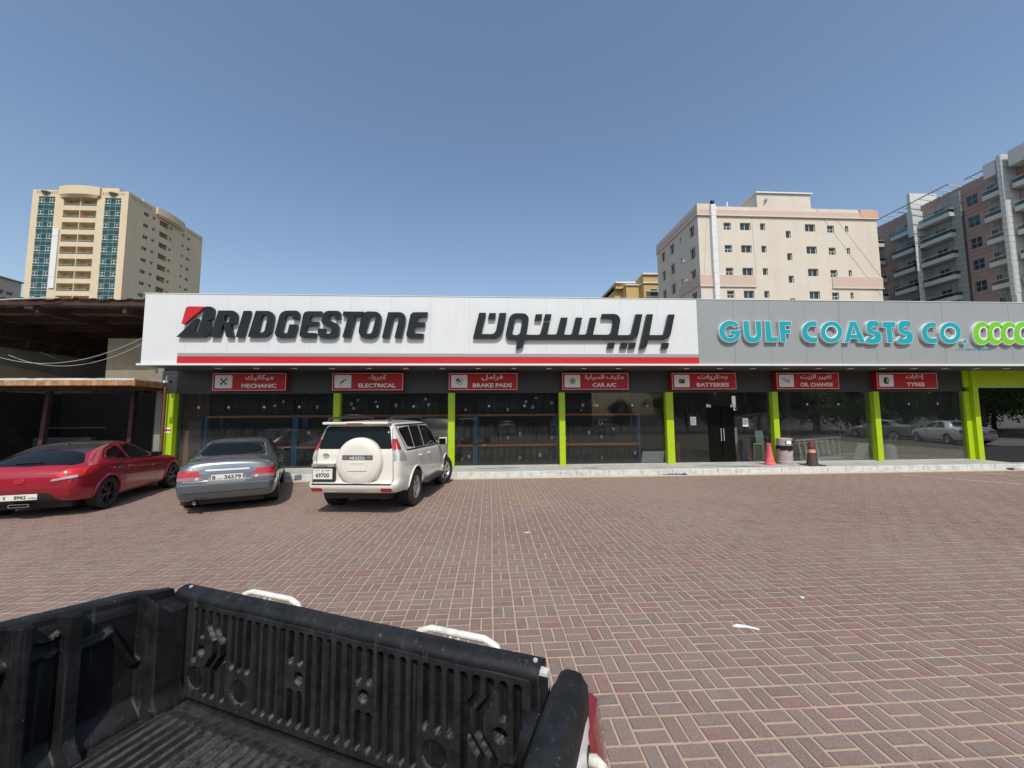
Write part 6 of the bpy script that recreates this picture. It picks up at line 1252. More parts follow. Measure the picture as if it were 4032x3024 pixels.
leaning('framed_panel', 'low olive panel with a white frame leaning beside the extinguishers', 'panel', 9.6, 9.9, .82, mat('olive_panel', (.3,.3,.16), .6), 13.66, -.1, M_TRIM)
leaning('glass_offcut', 'pale glass offcut leaning inside the bay below the OIL CHANGE sign', 'panel', 13.45, 13.9, .8, M_PALE, 13.72, .12)
leaning('white_board', 'long low white board standing inside the glass left of the fifth lime pillar', 'panel', 5.4, 6.2, .6, mat('dull_white_board', (.72,.74,.75), .6), 13.66, 0)
def extinguisher(x, col, label):
    t = thing('fire_extinguisher', label, 'extinguisher', (x, 13.7, .17)); m = mat('ext_'+col, (.02,.08,.3) if col == 'blue' else (.35,.02,.025), .35)
    fix(MB().lathe([(0,.18),(.065,.18),(.07,.2),(.07,.5),(.05,.56),(.02,.58),(.018,.62),(0,.62)], 18, (x,13.7,0)).build('cylinder', m, t, auto=40)); MB().box(x-.02, x+.06, 13.68, 13.72, .61, .64).build('handle', M_BLACK, t); MB().tube([(x+.02,13.68,.6),(x+.09,13.66,.55),(x+.085,13.65,.3)], .01, 6).build('hose', M_BLACK, t)
extinguisher(9.2, 'blue', 'blue fire extinguisher on the floor right of the dark door'); extinguisher(9.4, 'red', 'red fire extinguisher beside the olive panel')
t = thing('block_stack', 'stack of pale concrete blocks standing behind the sixth lime pillar', 'blocks', (10.62, 13.85, .17))
for i in range(8): bevel(MB().box(10.45+(i % 2)*.01, 10.45+.22+(i % 3)*.012+(.18 if i < 2 else 0), 13.75, 13.95, .17+i*.165, .33+i*.165).build('block', mat('block_concrete', (.5,.5,.48), .9, var=.1), t), .008)
M_LAD = mat('ladder_aluminium', (.72,.75,.74), .5)
def ladder(name, label, p, q, side, n, w=.42):
    t = thing(name, label, 'ladder', p); p, q = Vector(p), Vector(q); s_ = Vector(side)*w
    MB().bar(p, q, .06, .045).build('rail', M_LAD, t); MB().bar(p+s_, q+s_, .06, .045).build('rail', M_LAD, t)
    for k in range(n): a = p.lerp(q, (k+.6)/n); MB().tube([tuple(a), tuple(a+s_)], .022, 7).build('rung', M_LAD, t)
ladder('aluminium_ladder', 'aluminium ladder lying on its side behind the litter bin, rungs upright', (11.15,13.62,.92), (12.95,13.66,1.03), (.12,.06,-1), 8, .78)
ladder('aluminium_ladder', 'second aluminium ladder propped inside the glass behind the dark cone', (11.25,13.76,.8), (12.6,13.78,.88), (.3,.03,-.95), 6, .66)
tag(MB().tube([(12.05,13.7,.26),(13.5,13.74,.42)], .025, 8).build('aluminium_pole', M_LAD), 'round aluminium pole lying low in front of the ladders, the upper one', 'pole')
tag(MB().tube([(12.0,13.68,.215),(13.35,13.7,.34)], .02, 8).build('aluminium_pole', M_LAD), 'thin aluminium pole on the floor in front of the ladders, the lower one', 'pole')
fix(tag(MB().lathe([(0,.17),(.07,.17),(.075,.36),(.08,.37),(0,.37)], 16, (10.98,13.66,0)).build('paint_tin', mat('ext_red', (.35,.02,.025), .35)), 'small red paint tin on the floor right of the litter bin', 'tin'))
t = thing('gas_cylinder', 'fat pale gas cylinder inside the left pane of the TYRES bay', 'cylinder', (15.0, 13.8, .17)); fix(MB().lathe([(0,.17),(.17,.17),(.19,.2),(.19,.62),(.14,.72),(.06,.76),(0,.76)], 22, (15.0,13.8,0)).build('shell', mat('pale_blue_white', (.65,.74,.8), .4, var=.1), t, auto=40))
MB().tube([(15.0,13.75,.76),(15.04,13.7,.95),(15.2,13.65,.8),(15.22,13.65,.35)], .02, 7).build('hose', M_BLACK, t); MB().bar((14.95,13.7,.85), (15.0,13.7,1.15), .09, .02).build('tag', M_PAPER, t); MB().bar((15.1,13.7,.85), (15.25,13.7,1.05), .06, .02).build('tag', M_PAPER, t)
t = thing('red_cabinet', 'red metal cabinet inside the bay left of the dark door', 'cabinet', (6.75, 14.0, .17)); bevel(MB().box(6.65, 7.0, 14.0, 14.4, .17, .85).build('case', mat('dull_red_case', (.25,.03,.03), .5), t), .01); MB().box(6.67,6.98,13.985,13.999,.45,.83).build('drawer', mat('dull_red_case', (.25,.03,.03), .5), t)
t = thing('wall_cabinet', 'purple grey electric cabinet on the wall behind the left end of the glass', 'cabinet', (-10.1, 14.2, .9)); MB().box(-10.55,-10.15,14.2,14.4,.75,1.75).build('case', mat('purple_grey', (.16,.12,.15), .6), t); MB().box(-10.52,-10.18,14.19,14.2,.8,1.7).build('door', mat('purple_grey', (.16,.12,.15), .6), t)
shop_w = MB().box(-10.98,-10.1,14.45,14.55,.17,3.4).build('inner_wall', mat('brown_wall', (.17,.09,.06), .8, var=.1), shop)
# cone, litter bin, cone on the walkway
def cone(name, label, x, y, mats, h=.72, rb=.2, square=False, tilt=0):
    t = thing(name, label, 'cone', (x, y, .178)); z = .178; m = mats[0]
    if square: bevel(MB().box(x-.26, x+.26, y-.26, y+.26, z, z+.035).build('base', m, t), .015, 2)
    pr = [(rb*.95, z+.0), (rb*.95, z+.03), (rb*.8, z+.07), (rb*.68, z+.13), (.075, z+h*.86), (.085, z+h*.88), (.082, z+h), (.06, z+h), (.05, z+h-.12)] if not square else [(rb*.85, z+.035), (rb*.8, z+.06), (.062, z+h*.9), (.05, z+h), (.04, z+h)]
    mb = MB(); mb.lathe(pr, 28, (x,y,0)); vs = mb.v
    if not square: mb.v = [(a+.012*noise.noise(Vector((a*9,b*9,c*5)))+tilt*(c-z), b, c+(.03*noise.noise(Vector((a*20,b*20,0))) if c > z+h-.02 else 0)) for a, b, c in vs]
    fix(mb.build('cone_body', m, t, auto=40))
    if len(mats) > 1:
        r0 = lambda q: rb*.8+(.062-rb*.8)*(q-.06)/(h*.9-.06)
        fix(MB().lathe([(r0(.42)+.004, z+.42), (r0(.53)+.004, z+.53)], 28, (x,y,0)).build('reflective_band', mats[1], t)); fix(MB().lathe([(r0(.6)+.004, z+.605), (.056, z+h-.01), (.0505, z+h+.002)], 28, (x,y,0)).build('red_top', mats[2], t))
cone('traffic_cone', 'faded pink red traffic cone with a torn top left of the litter bin', 9.5, 12.75, [mat('faded_pink', (.62,.09,.11), .65, var=.1, scale=8, dirt=(.6,.35,.35), dirt_amt=.4, dscale=6)], .72, .2, False, -.03)
cone('traffic_cone', 'dirty brown traffic cone with a pale orange band right of the litter bin', 10.72, 12.42, [mat('dirty_brown_cone', (.055,.028,.024), .7, var=.2, scale=10), mat('orange_band', (.6,.28,.14), .5), mat('dull_red_top', (.2,.025,.02), .6)], .8, .21, True)
bx, by, bz = 10.12, 12.85, .178
t = thing('litter_bin', 'stained grey pink litter bin with a black liner between the two cones', 'bin', (bx, by, bz)); mbn = mat('bin_plastic', (.42,.34,.34), .65, var=.12, scale=6, dirt=(.2,.16,.14), dirt_amt=.6, dscale=4)
fix(MB().lathe([(0,bz),(.23,bz),(.235,bz+.03),(.225,bz+.035),(.225,bz+.06),(.235,bz+.065),(.235,bz+.09),(.225,bz+.1),(.24,bz+.58),(.24,bz+.6),(.0,bz+.6)], 32, (bx,by,0)).build('bin_body', mbn, t, auto=40))
fix(MB().lathe([(.235,bz+.61),(.24,bz+.87),(.2,bz+.885),(.0,bz+.89)], 32, (bx,by,0)).build('bin_hood', mbn, t, auto=40))
mb = MB(); n = 36
for i in range(n):
    a0, a1 = 2*math.pi*i/n, 2*math.pi*(i+1)/n; f = lambda a: .06+.05*max(0, math.sin(-a))+.02*math.sin(a*7)
    mb.quad((bx+.246*math.cos(a0),by+.246*math.sin(a0),bz+.64),(bx+.246*math.cos(a1),by+.246*math.sin(a1),bz+.64),(bx+.25*math.cos(a1),by+.25*math.sin(a1),bz+.58-f(a1)),(bx+.25*math.cos(a0),by+.25*math.sin(a0),bz+.58-f(a0)))
mb.build('bin_liner', mat('black_liner', (.01,.01,.01), .25), t)
MB().extrude([rect(-.12,.12,.68,.82,.03)], ((bx, by-.238, bz), (1,0,0), (0,0,1), (0,-1,0)), -.03, .004).build('opening', M_BLACK, t); MB().extrude([rect(-.11,.06,.69,.81,.01)], ((bx, by-.238, bz), (1,0,0), (0,0,1), (0,-1,0)), -.02, .008).build('rubbish', M_PAPER, t)
# litter on the paving
def scrap(pts, label, z=.003): 
    mb = MB(); mb.extrude([pts], ((0,0,z),(1,0,0),(0,1,0),(0,0,1)), 0, .004); return tag(mb.build('paper_scrap', M_PAPER), label, 'litter')
scrap([(2.16,3.5),(2.22,3.53),(2.3,3.5),(2.37,3.44),(2.36,3.42),(2.27,3.47),(2.2,3.475)], 'small white paper scrap lying on the paving at the right')
scrap([(3.2,3.98),(3.23,3.99),(3.235,3.96),(3.205,3.95)], 'tiny white chip on the paving behind the larger paper scrap'); scrap([(.55,6.4),(.62,6.43),(.63,6.39),(.57,6.38)], 'tiny white scrap on the paving in line with the third lime pillar')
t = thing('cable_stub', 'torn black cover at the foot of the kerb below the BATTERIES sign', 'debris', (5.8, 11.95, 0)); r_ = random.Random(4)
for k in range(6): a = 5.55+.09*k; MB().tube([(a,11.93,.01),(a+.08,11.94,.03+r_.random()*.05),(a+.15,11.96,.01)], .02, 6).build('torn_piece', M_BLACK, t)
t = thing('brick_piece', 'broken dark brick beside the right end of the kerb', 'brick', (17.2, 11.9, 0)); bevel(MB().box(17.0,17.15,11.85,11.95,0,.07).build('dark_half', M_BLACK, t), .01); bevel(MB().box(17.16,17.4,11.85,11.95,0,.06).build('pale_half', mat('pale_brick', (.4,.3,.27), .9), t), .01)
# ---------------------------------------------------------------- car on the lift inside, cars and trees mirrored in the glass
def recolor(root, m_from, m_to):
    st = [root]
    while st:
        o = st.pop(); st += list(o.children)
        if o.type == 'MESH' and any(m == m_from for m in o.data.materials):
            o.data = o.data.copy()
            for i, m in enumerate(o.data.materials):
                if m == m_from: o.data.materials[i] = m_to
def drop(root, names):
    for c in list(root.children_recursive):
        if c.name.split('.')[0] in names:
            for d in list(c.children_recursive): bpy.data.objects.remove(d)
            bpy.data.objects.remove(c)
def sedan_copy(label, loc, rz, col, name, z=0, group=None):
    c = copy_tree(sedan); c.name = 'parked_car'; c.location = (loc[0], loc[1], z); c.rotation_euler = (0,0,rz); c['label'] = label; drop(c, ['plate_lettering'])
    if group: c['group'] = group
    recolor(c, pg_, paint(name, col, .3)); return c
lc = sedan_copy('dark saloon raised on the lift inside the bay below the OIL CHANGE sign', (14.6,16.6), R(90), (.02,.02,.022), 'dark_paint', z=1.15)
t = thing('car_lift', 'two post car lift holding the dark saloon inside the shop', 'lift', (12.6, 16.6, .17))
for y in (15.4, 17.8): MB().box(12.2, 12.45, y-.1, y+.1, .17, 3.0).build('post', mat('lift_grey', (.06,.065,.07), .5), t)
for x in (11.4, 13.3):
    for y0, y1 in ((15.4, 16.1), (17.8, 17.1)): MB().bar((12.32,y0,1.1), (x,y1,1.22), .1).build('arm', MATS['lift_grey'], t)
sedan_copy('white car mirrored in the glass at the right edge, the nearer one', (28.2,6.2), R(200), (.75,.75,.74), 'white_paint')
sedan_copy('silver car mirrored in the glass behind the white car', (30.5,1.2), R(170), (.3,.31,.32), 'silver_paint')
for k, (x, y, r, c_, nme) in enumerate([(-3,-8,R(180),(.5,.5,.5),'pale_silver_paint'),(1.5,-9,R(184),(.7,.7,.68),'white_paint'),(6.5,-9,R(176),(.1,.1,.11),'charcoal_paint'),(11,-8.6,R(182),(.6,.6,.6),'white_paint')]):
    sedan_copy(['pale silver car parked behind the photographer, first from the left','white car parked behind the photographer, second from the left','charcoal car parked behind the photographer, third from the left','white car parked behind the photographer, fourth from the left'][k], (x,y), r, c_, nme, group='cars parked behind the pickup')
M_LEAF = mat('leaf_green', (.075,.14,.025), .6, var=.5, scale=1.5); M_BARK = mat('bark', (.12,.09,.06), .9, var=.3, bump=.5)
def tree_mesh(seed, h=7):
    r = random.Random(seed); tm = MB(); tm.tube([(0,0,0),(.1,.05,h*.2),(.05,-.05,h*.4)], [.2,.15,.11], 8); cl = []
    for k in range(7):
        a = r.uniform(0,6.28); e = Vector((math.cos(a)*r.uniform(.8,2.2), math.sin(a)*r.uniform(.8,2.2), h*r.uniform(.45,.85))); tm.tube([(.05,-.05,h*(.3+.02*k)), tuple(e*.6+Vector((0,0,h*.15))), tuple(e)], [.08,.05,.02], 6); cl.append(e)
    for k in range(12): cl.append(Vector((r.gauss(0,1.2), r.gauss(0,1.2), h*r.uniform(.3,.95))))
    lm = MB()
    for c in cl:
        R0 = r.uniform(.7,1.3)
        for _ in range(330):
            d = Vector((r.gauss(0,1), r.gauss(0,1), r.gauss(0,.8))).normalized()*R0*r.random()**.4; p = c+d; s_ = r.uniform(.06,.14); u = Vector((r.gauss(0,1), r.gauss(0,1), r.gauss(0,1))).normalized(); v = u.orthogonal().normalized()*s_*.6; u = u*s_
            lm.add([tuple(p-u), tuple(p+v), tuple(p+u), tuple(p-v)], [(0,1,2,3)])
    return tm, lm
TR = []
for sd_ in (1, 2, 3):
    a, b = tree_mesh(sd_); A_ = a.build('trunk', M_BARK, None, smooth=True); B_ = b.build('crown', M_LEAF, None); TR.append((A_.data, B_.data)); bpy.data.objects.remove(A_); bpy.data.objects.remove(B_)
for k, (x, y, s_) in enumerate([(36,-6,1.0),(41,-3,1.1),(46,-8,1.2),(33,-10,.9),(52,-4,1.2),(39,-12,1.1),(58,-9,1.3),(28,-14,.8),(20,-15,.7),(14,-14,.6),(31,-5,.75),(38,-9,1.1),(44,-5,1.0),(49,-10,1.2),(55,-6,1.1),(35,-13,1.0),(43,-14,1.2),(62,-5,1.3),(24,-12,.7),(48,-1,.9)]):
    t = thing('street_tree', 'green broadleaf tree mirrored in the shop glass' , 'tree', (x, y, -.5), 'trees mirrored in the glass at the right'); t.scale = (s_, s_, s_); t.rotation_euler = (0,0,k*1.3)
    for nme, d in zip(('trunk', 'crown'), TR[k % 3]): o = bpy.data.objects.new(nme, d); COL.objects.link(o); o.parent = t
for k in range(16):
    t = thing('street_tree', 'tall dense green tree in the row mirrored behind the parked cars', 'tree', (22+3.6*k, -15.5+(k % 3)*1.1, -1.7-(k % 2)*.9), 'row of dense trees mirrored in the glass'); s_ = 1.25+.12*(k % 4); t.scale = (s_, s_, s_); t.rotation_euler = (0,0,k*2.1)
    for nme, d in zip(('trunk', 'crown'), TR[(k+1) % 3]): o = bpy.data.objects.new(nme, d); COL.objects.link(o); o.parent = t
t = thing('boundary_wall', 'long plain wall across the road behind the photographer', 'wall', (-5, -18, 0)); MB().box(-40, 12, -18.2, -18, -.03, 6.0).build('wall_face', mat('dull_wall', (.1,.095,.085), .9), t); MB().box(-40, 12, -18.25, -17.95, 6.0, 6.15).build('coping', M_CONC, t)

# ---------------------------------------------------------------- pickup in the foreground (local frame: +x right along the tailgate, +y rearwards)
TO = Vector((-.532, 1.329, 0)); TA = math.atan2(-.388, .921)
tk = thing('pickup_truck', 'white pickup with a scuffed black bed liner in the foreground, seen from above its bed', 'pickup', tuple(TO), None, TA)
M_PW = mat('pickup_white', (.72,.72,.7), .35, var=.03, scale=6, coat=.6, dirt=(.5,.42,.3), dirt_amt=.15, dscale=8)
def liner_mat():
    m = bpy.data.materials.new('bed_liner'); m.use_nodes = True; nt = m.node_tree; N = nt.nodes; Lk = nt.links; b = N['Principled BSDF']
    geo = N.new('ShaderNodeTexCoord'); P_ = geo.outputs['Object']
    n = N.new('ShaderNodeTexNoise'); n.inputs['Scale'].default_value = 9; n.inputs['Detail'].default_value = 8; n.inputs['Roughness'].default_value = .75; Lk.new(P_, n.inputs['Vector'])
    cr = N.new('ShaderNodeValToRGB'); cr.color_ramp.elements[0].position = .42; cr.color_ramp.elements[0].color = (.005,.0053,.006,1); cr.color_ramp.elements[1].position = .75; cr.color_ramp.elements[1].color = (.024,.0245,.026,1); Lk.new(n.outputs['Fac'], cr.inputs[0])
    n2 = N.new('ShaderNodeTexNoise'); n2.inputs['Scale'].default_value = 55; n2.inputs['Detail'].default_value = 4; n2.inputs['Roughness'].default_value = .6; Lk.new(P_, n2.inputs['Vector'])
    mr = N.new('ShaderNodeMapRange'); mr.inputs[1].default_value = .69; mr.inputs[2].default_value = .76; mr.inputs[3].default_value = 0; mr.inputs[4].default_value = .55; Lk.new(n2.outputs['Fac'], mr.inputs[0])
    mx = N.new('ShaderNodeMix'); mx.data_type = 'RGBA'; mx.inputs[7].default_value = (.28,.27,.25,1); Lk.new(mr.outputs[0], mx.inputs[0]); Lk.new(cr.outputs[0], mx.inputs[6])
    mp = N.new('ShaderNodeMapping'); mp.inputs['Scale'].default_value = (70, 70, 2.2); Lk.new(P_, mp.inputs[0]); n3 = N.new('ShaderNodeTexNoise'); n3.inputs['Scale'].default_value = 1; n3.inputs['Detail'].default_value = 5; Lk.new(mp.outputs[0], n3.inputs['Vector'])
    m3 = N.new('ShaderNodeMapRange'); m3.inputs[1].default_value = .6; m3.inputs[2].default_value = .8; m3.inputs[3].default_value = 0; m3.inputs[4].default_value = .35; Lk.new(n3.outputs['Fac'], m3.inputs[0])
    mx3 = N.new('ShaderNodeMix'); mx3.data_type = 'RGBA'; mx3.inputs[7].default_value = (.13,.13,.125,1); Lk.new(m3.outputs[0], mx3.inputs[0]); Lk.new(mx.outputs[2], mx3.inputs[6]); Lk.new(mx3.outputs[2], b.inputs['Base Color'])
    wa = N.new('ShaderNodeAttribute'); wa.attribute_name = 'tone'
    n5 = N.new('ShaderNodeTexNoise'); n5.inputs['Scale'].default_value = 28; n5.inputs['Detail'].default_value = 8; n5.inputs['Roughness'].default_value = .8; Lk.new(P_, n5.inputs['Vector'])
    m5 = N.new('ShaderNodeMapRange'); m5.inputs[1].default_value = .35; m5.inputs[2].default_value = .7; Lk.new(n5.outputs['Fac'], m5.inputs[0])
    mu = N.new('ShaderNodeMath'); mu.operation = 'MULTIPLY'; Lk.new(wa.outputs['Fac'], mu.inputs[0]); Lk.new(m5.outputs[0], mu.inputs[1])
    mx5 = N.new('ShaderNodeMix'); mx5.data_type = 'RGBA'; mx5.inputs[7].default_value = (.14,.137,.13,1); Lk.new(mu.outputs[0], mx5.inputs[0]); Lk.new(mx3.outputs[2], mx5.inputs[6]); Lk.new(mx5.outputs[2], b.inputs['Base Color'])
    b.inputs['Roughness'].default_value = .55; b.inputs['Specular IOR Level'].default_value = .35
    n4 = N.new('ShaderNodeTexNoise'); n4.inputs['Scale'].default_value = 260; n4.inputs['Detail'].default_value = 2; Lk.new(P_, n4.inputs['Vector'])
    bp = N.new('ShaderNodeBump'); bp.inputs['Strength'].default_value = .35; bp.inputs['Distance'].default_value = .0015; Lk.new(n4.outputs['Fac'], bp.inputs['Height']); Lk.new(bp.outputs[0], b.inputs['Normal']); return m
M_LINER = liner_mat()
def TB(mb, name, m, parent=None, **k): return mb.build(name, m, parent or tk, rel=(0,0,0), **k)
def sstep(a, b, x): t = max(0, min(1, (x-a)/(b-a))); return t*t*(3-2*t)
def height_panel(name, u0, u1, v0, v1, du, dv, fn, place, m, parent=None, wear_light=None):
    nu, nv = int((u1-u0)/du), int((v1-v0)/dv); V = []
    for j in range(nv+1):
        for i in range(nu+1): u = u0+(u1-u0)*i/nu; v = v0+(v1-v0)*j/nv; V.append(place(u, v, fn(u, v)))
    Fc = [(j*(nu+1)+i, j*(nu+1)+i+1, (j+1)*(nu+1)+i+1, (j+1)*(nu+1)+i) for j in range(nv) for i in range(nu)]
    mb = MB(); mb.add(V, Fc)
    if wear_light: mb.tone = [(wear_light(u0+(u1-u0)*(f[0] % (nu+1)+.5)/nu, v0+(v1-v0)*(f[0]//(nu+1)+.5)/nv),)*3 for f in Fc]
    return TB(mb, name, m, parent, auto=60)
# tailgate liner: vertical grooves sunk in a panel, two zigzag pairs, round recesses and bolt holes
GX = [-.610+.0395*k for k in range(33)]
def seg_d(px_, pz, a, b):
    ax, az, bx_, bz_ = *a, *b; t = max(0, min(1, ((px_-ax)*(bx_-ax)+(pz-az)*(bz_-az))/((bx_-ax)**2+(bz_-az)**2+1e-9))); return math.hypot(px_-ax-t*(bx_-ax), pz-az-t*(bz_-az))
TOPZ, BOTZ = 1.182, .905; gro = []
for k, x in enumerate(GX):
    if k in (0, 32): gro.append([(x,TOPZ),(x,1.01)])
    elif k in (1, 31): gro.append([(x,TOPZ),(x,1.10)])
    elif k in (2, 3): gro.append([(x,TOPZ),(x,1.135),(x+.032,1.095),(x+.032,1.045),(x-.012,.99),(x-.012,BOTZ)])
    elif k in (29, 30): gro.append([(x,TOPZ),(x,1.135),(x-.032,1.095),(x-.032,1.045),(x+.012,.99),(x+.012,BOTZ)])
    elif k in (5, 6, 7, 25, 26, 27): gro.append([(x,TOPZ),(x,1.022)])
    elif k in (12, 13, 19, 20): gro.append([(x,TOPZ),(x,1.098)]); gro.append([(x,1.0),(x,BOTZ)])
    else: gro.append([(x,TOPZ),(x,BOTZ)])
gro.append([(-.645,TOPZ),(-.645,1.0)]) if False else None
CIRC = [(-.600,.945,.042),(-.371,.945,.042),(.405,.950,.042),(.634,.950,.042)]; HOLE = [(-.572,1.047,.021),(-.1,1.05,.021),(.16,1.053,.021),(.604,1.055,.021)]
def gate_h(x, z):
    d = 9
    for g in gro:
        for a, b in zip(g, g[1:]):
            if abs(x-a[0]) < .07: d = min(d, seg_d(x, z, a, b))
    w = .0115; e = sstep(w, w-.004, d)*.02
    for cx, cz, r in CIRC:
        q = math.hypot(x-cx, z-cz)
        if q < r+.01: e = max(e if q > r+.004 else 0, sstep(r, r-.004, q)*.006)
    for cx, cz, r in HOLE:
        q = math.hypot(x-cx, z-cz)
        if q < r: e = max(e, sstep(r, r*.55, q)*.032)
    ed = min(x+.668, .70-x, z-.862, 1.222-z); e += .02*sstep(.012, 0, ed)
    return -e
lin_t = bpy.data.objects.new('tailgate', None); COL.objects.link(lin_t); lin_t.parent = tk
height_panel('tailgate_liner', -.668, .70, .862, 1.222, .0034, .0034, gate_h, lambda x, z, h: (x, -.004-h*1.0+ (1.222-z)*.0, z), M_LINER, lin_t, wear_light=lambda x, z: .16 if gate_h(x, z) > -.001 else (.9 if -.016 < gate_h(x, z) < -.004 and gate_h(x, z+.006) < gate_h(x, z-.006)-.003 else 0))  # ridges faintly scuffed; groove foot slopes coloured pale as if catching sun
# rolled top of the tailgate liner
prof = [(.0,1.2),(-.004,1.214),(.0,1.227),(.012,1.238),(.03,1.243),(.05,1.241),(.068,1.230),(.072,1.205)]
mb = MB(); n = 60; V = []
for i in range(n+1):
    x = -.742+1.455*i/n
    for (y, z) in prof: V.append((x, y+.0015*noise.noise(Vector((x*9,y*30,z*30))), z+.0025*noise.noise(Vector((x*5,y*20,1)))))
k = len(prof); mb.add(V, [(i*k+j, (i+1)*k+j, (i+1)*k+j+1, i*k+j+1) for i in range(n) for j in range(k-1)]); fix(TB(mb, 'top_rail', M_LINER, lin_t, smooth=True))
TB(MB().box(-.735, .722, .045, .07, .80, 1.205), 'tailgate_skin', M_PW, lin_t); TB(MB().box(-.735, -.668, -.002, .01, .80, 1.22), 'liner_edge', M_LINER, lin_t); TB(MB().box(.70, .735, .0, .01, .80, 1.22), 'liner_edge', M_LINER, lin_t)
TB(MB().box(-.735, .74, .0, .012, .78, .861), 'tailgate_sill', M_LINER, lin_t)
M_HOOK = mat('chipped_white_tube', (.72,.7,.62), .4, dirt=(.08,.06,.04), dirt_amt=.5, dscale=26)
for a, b in ((-.53,-.215),(.265,.57)):
    TB(MB().tube([(a-.012,.085,1.12),(a,.1,1.178),(a+.02,.108,1.21),(a+.06,.11,1.223),(b-.06,.11,1.223),(b-.02,.108,1.21),(b,.1,1.178),(b+.012,.085,1.12)], .0105, 10), 'grab_handle', M_HOOK, lin_t, smooth=True)
    for q in (-.014, .014): TB(MB().bar(((a+b)/2+q, .094, 1.22), ((a+b)/2+q, .08, 1.18), .007), 'handle_stay', M_HOOK, lin_t)
for x in (-.70, .695): TB(MB().lathe([(0,1.249),(.006,1.247),(.008,1.237)], 10, (x,.03,0)), 'rivet', M_ALU, lin_t)
# floor with lengthwise ribs
def floor_h(x, y):
    q = ((x+.62) % .042)/.042; r = .5-abs(q-.5)
    h = .013*sstep(.17, .25, r); h *= sstep(-.05, -.085, y)*(1 if -.64 < x < .64 else 0); return h
height_panel('bed_floor', -.74, .74, -2.0, -.0, .0052, .04, lambda x, y: floor_h(x, y), lambda x, y, h: (x, y, .858+h+.0008*noise.noise(Vector((x*6,y*6,0)))), M_LINER, wear_light=lambda x, y: .75 if floor_h(x, y) > .011 else .12)  # rib tops coloured paler for highlights as well as scuffing
height_panel('bed_floor_end', -.735, .735, -.1, -.012, .0052, .0055, lambda x, y: floor_h(x, y)+.0006, lambda x, y, h: (x, y, .8585+h), M_LINER, wear_light=lambda x, y: .75 if floor_h(x, y) > .011 else .3)  # same painted rib-top highlights and scuffing at the bed end
# left side wall with moulded posts, ledges and a zigzag
def band(px_, pz, pts, w): return min(seg_d(px_, pz, a, b) for a, b in zip(pts, pts[1:]))-w
def left_h(s, z):
    h = 0
    def bump_(d, hh, e=.008): return hh*sstep(e, -e, d)
    topz = 1.247+.1*min(.43, -s)*1.25
    h = max(h, bump_(max(abs(s+.292)-.02, z-1.255), .05, .006)); h = max(h, bump_(max(abs(s+.398)-.02, z-1.262), .05, .006))
    h = max(h, bump_(max(abs(s+.53)-.02, z-1.262), .05, .006)); h = max(h, bump_(max(abs(s+1.0)-.06, z-1.262), .05)); 
    h = max(h, bump_(band(s, z, [(-.27,1.155),(-.215,1.158),(-.19,1.168),(-.125,1.045),(-.085,1.05)], .010), .022, .006))
    h = max(h, bump_(band(s, z, [(-.38,1.205),(-.335,1.198),(-.31,1.21)], .004), .022, .005)); h = max(h, bump_(band(s, z, [(-.38,1.165),(-.33,1.16),(-.31,1.172)], .003), .016, .004))
    h = max(h, bump_(band(s, z, [(-2,1.15),(-.42,1.17)], .012), .022))
    h = max(h, bump_(max(-(s+.105)-.0, z-1.20+max(0, -.06-s)*-1.0) if s > -.115 else 1, .075, .012))
    h += .05*sstep(.93, .86, z)*(1 if s < -.1 else .5)
    return h
height_panel('bed_side_liner', -2.0, -.004, .855, 1.245, .0045, .0045, left_h, lambda s, z, h: (-.742+h, s, z+max(0, (z-1.1)/.145)*.06*min(.45, -s)/.45), M_LINER)
def cap(name, x0, x1, y0, y1, z0, zf, m):
    mb = MB(); V = []; n = 40; w = x1-x0
    pr = [(0,-.05),(0,-.012),(.008,.0),(w*.3,.008),(w*.62,.008),(w*.8,.004),(w-.012,-.006),(w,-.02),(w+.002,-.055)]
    for i in range(n+1):
        y = y0+(y1-y0)*i/n; t = min(1, i/3)
        for (a, b) in pr: V.append((x0+a*(1 if i else .9), y+(0 if i else 0), z0+zf(y)+b-(.02*(1-sstep(0, 1, i/2.5)))+.0012*noise.noise(Vector((a*20,y*8,0)))))
    k = len(pr); mb.add(V, [(i*k+j, (i+1)*k+j, (i+1)*k+j+1, i*k+j+1) for i in range(n) for j in range(k-1)]+[tuple(range(k))]); return fix(TB(mb, name, m, auto=50))
cap('side_rail_cap', -.822, -.742, .01, -2.0, 1.247, lambda y: .06*min(.45, max(0, -y))/.45, M_LINER)
cap('side_rail_cap', .762, .845, .012, -2.0, 1.262, lambda y: .0, M_LINER)
# right side: inner wall, outer skin that bulges, tail lamp, side hook
height_panel('bed_side_liner', -2.0, -.06, .855, 1.25, .03, .02, lambda s, z: .0, lambda s, z, h: (.758-.0, s, z), M_LINER)
V = []; pr = [(.838,1.225),(.846,1.20),(.853,1.14),(.860,1.05),(.866,.95),(.866,.85),(.86,.7),(.85,.6),(.83,.5)]; n = 50; mb = MB()
for i in range(n+1):
    y = .03-2.0*i/n; rr = .03*max(0, 1-i/1.6)
    for (a, z) in pr: V.append((a-rr, y, z))
k = len(pr); mb.add(V, [(i*k+j, (i+1)*k+j, (i+1)*k+j+1, i*k+j+1) for i in range(n) for j in range(k-1)]); fix(TB(mb, 'bed_side', M_PW, auto=50))
mb = MB(); mb.add([(-v[0], v[1], v[2]) for v in V], [(i*k+j, (i+1)*k+j, (i+1)*k+j+1, i*k+j+1) for i in range(n) for j in range(k-1)]); fix(TB(mb, 'bed_side', M_PW, auto=50))
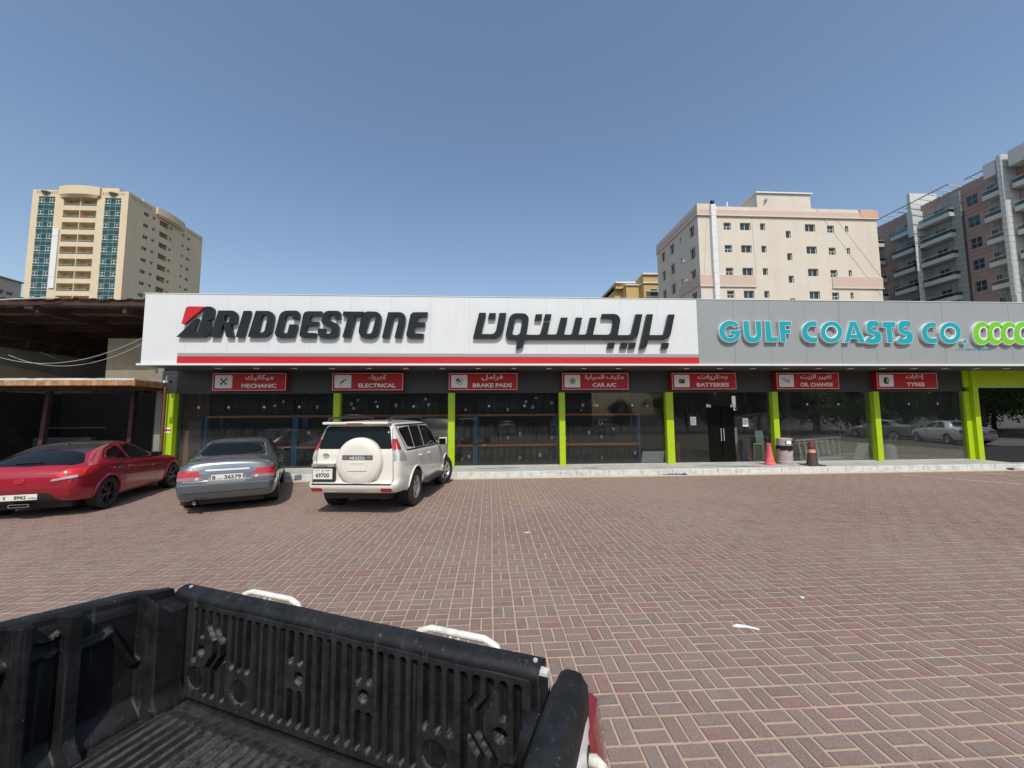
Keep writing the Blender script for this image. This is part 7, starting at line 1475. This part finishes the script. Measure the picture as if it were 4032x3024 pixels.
for sg in (1, -1):
    TB(MB().box(min(sg*.77, sg*.838), max(sg*.77, sg*.838), -.02, .025, .55, 1.165), 'corner_post', M_PW)
    V2 = []; pz = [1.172,1.155,1.1,1.0,.9,.82,.78]; mb = MB(); px_ = []
    for z in pz:
        b = interp([(.78,.864),(.95,.866),(1.05,.86),(1.14,.853),(1.2,.846)], z); e = .022*math.sin(math.pi*min(1, max(0, (1.19-z)/.41)))**.5
        for (q, yy) in ((-.001,-.075),(e*.7,-.065),(e,-.05),(e,.0),(e*.8,.045),(e*.2-.01,.06),(-.03,.064),(-.05,.05)): V2.append((sg*(b+q), yy, z))
    kk = 8; mb.add(V2, [(i*kk+j, (i+1)*kk+j, (i+1)*kk+j+1, i*kk+j+1) for i in range(len(pz)-1) for j in range(kk-1)]+[tuple(range(kk))]); fix(TB(mb, 'tail_light', mat('tail_lens_dark_red', (.2,.006,.01), .12, coat=1), auto=60))
    TB(MB().tube([(sg*.845,-.095,1.133),(sg*.868,-.092,1.135),(sg*.884,-.105,1.134),(sg*.89,-.135,1.132),(sg*.89,-.40,1.13),(sg*.884,-.43,1.13),(sg*.845,-.44,1.12)], .0125, 12), 'side_hook', M_HOOK, smooth=True)
    fix(TB(MB().lathe([(.0,.0),(.022,.0),(.026,-.004)], 18, (0,0,0), 'x'), 'hook_grommet', M_BLACK)).location = (sg*.854, -.093, 1.135)
    wheel(tk, sg*.70, -.95, .36, .22, .2, 'steel'); wheel(tk, sg*.70, -3.9, .36, .22, .2, 'steel')
TB(MB().box(.745, .80, -.06, .02, .86, 1.2), 'latch_block', M_LINER); bevel(TB(MB().box(.70, .765, -.16, -.05, .9, 1.19), 'corner_moulding', M_LINER), .025, 2)
TB(MB().box(-.8, .8, -2.06, -2.0, .5, 1.3), 'bulkhead', M_LINER); TB(MB().box(-.75, .75, -2.0, .0, .6, .845), 'bed_pan', M_PW); TB(MB().box(-.5, .5, -4.6, .0, .42, .6), 'chassis', M_BLACK)
bevel(TB(MB().box(-.82, .82, .05, .2, .48, .62), 'rear_bumper', M_CHR), .02, 2)
# cab in front of the bed
P = dict(L=3.1, wmax=.87, rw=.6, tuck=.06, rl=.3, fl=.5, top=[(0,1.66),(.06,1.72),(.2,1.75),(1.0,1.76),(1.4,1.68),(1.85,1.32),(2.1,1.17),(2.8,1.08),(3.1,.85)], belt=[(0,1.1),(1.5,1.08),(2.4,1.0),(3.1,.8)], bottom=[(0,.5),(.2,.45),(2.9,.45),(3.1,.5)],
    plan=[(0,.8),(.05,.84),(.3,.87),(2.4,.87),(2.9,.8),(3.1,.62)])
cabr = bpy.data.objects.new('cab', None); COL.objects.link(cabr); cabr.parent = tk; cabr.location = (0,-2.12,0); cabr.rotation_euler = (0,0,math.pi)
cc = Car(P, cabr, M_PW); cc.arch(1.78, .42, .36); cc.finish()
cc.decal([(-.6,1.2,.05),(.6,1.2,.05),(.5,1.6,.05),(-.5,1.6,.05)], 'rear', 'rear_window', M_CARG); cc.decal([(-.62,1.3,.05),(.62,1.3,.05),(.52,1.62,.05),(-.52,1.62,.05)], 'front', 'windscreen', M_CARG)
for v in ('side', 'left'): cc.decal([(.15,1.16,.04),(1.75,1.14,.04),(1.3,1.62,.08),(.2,1.66,.06)], v, 'side_window', M_CARG)
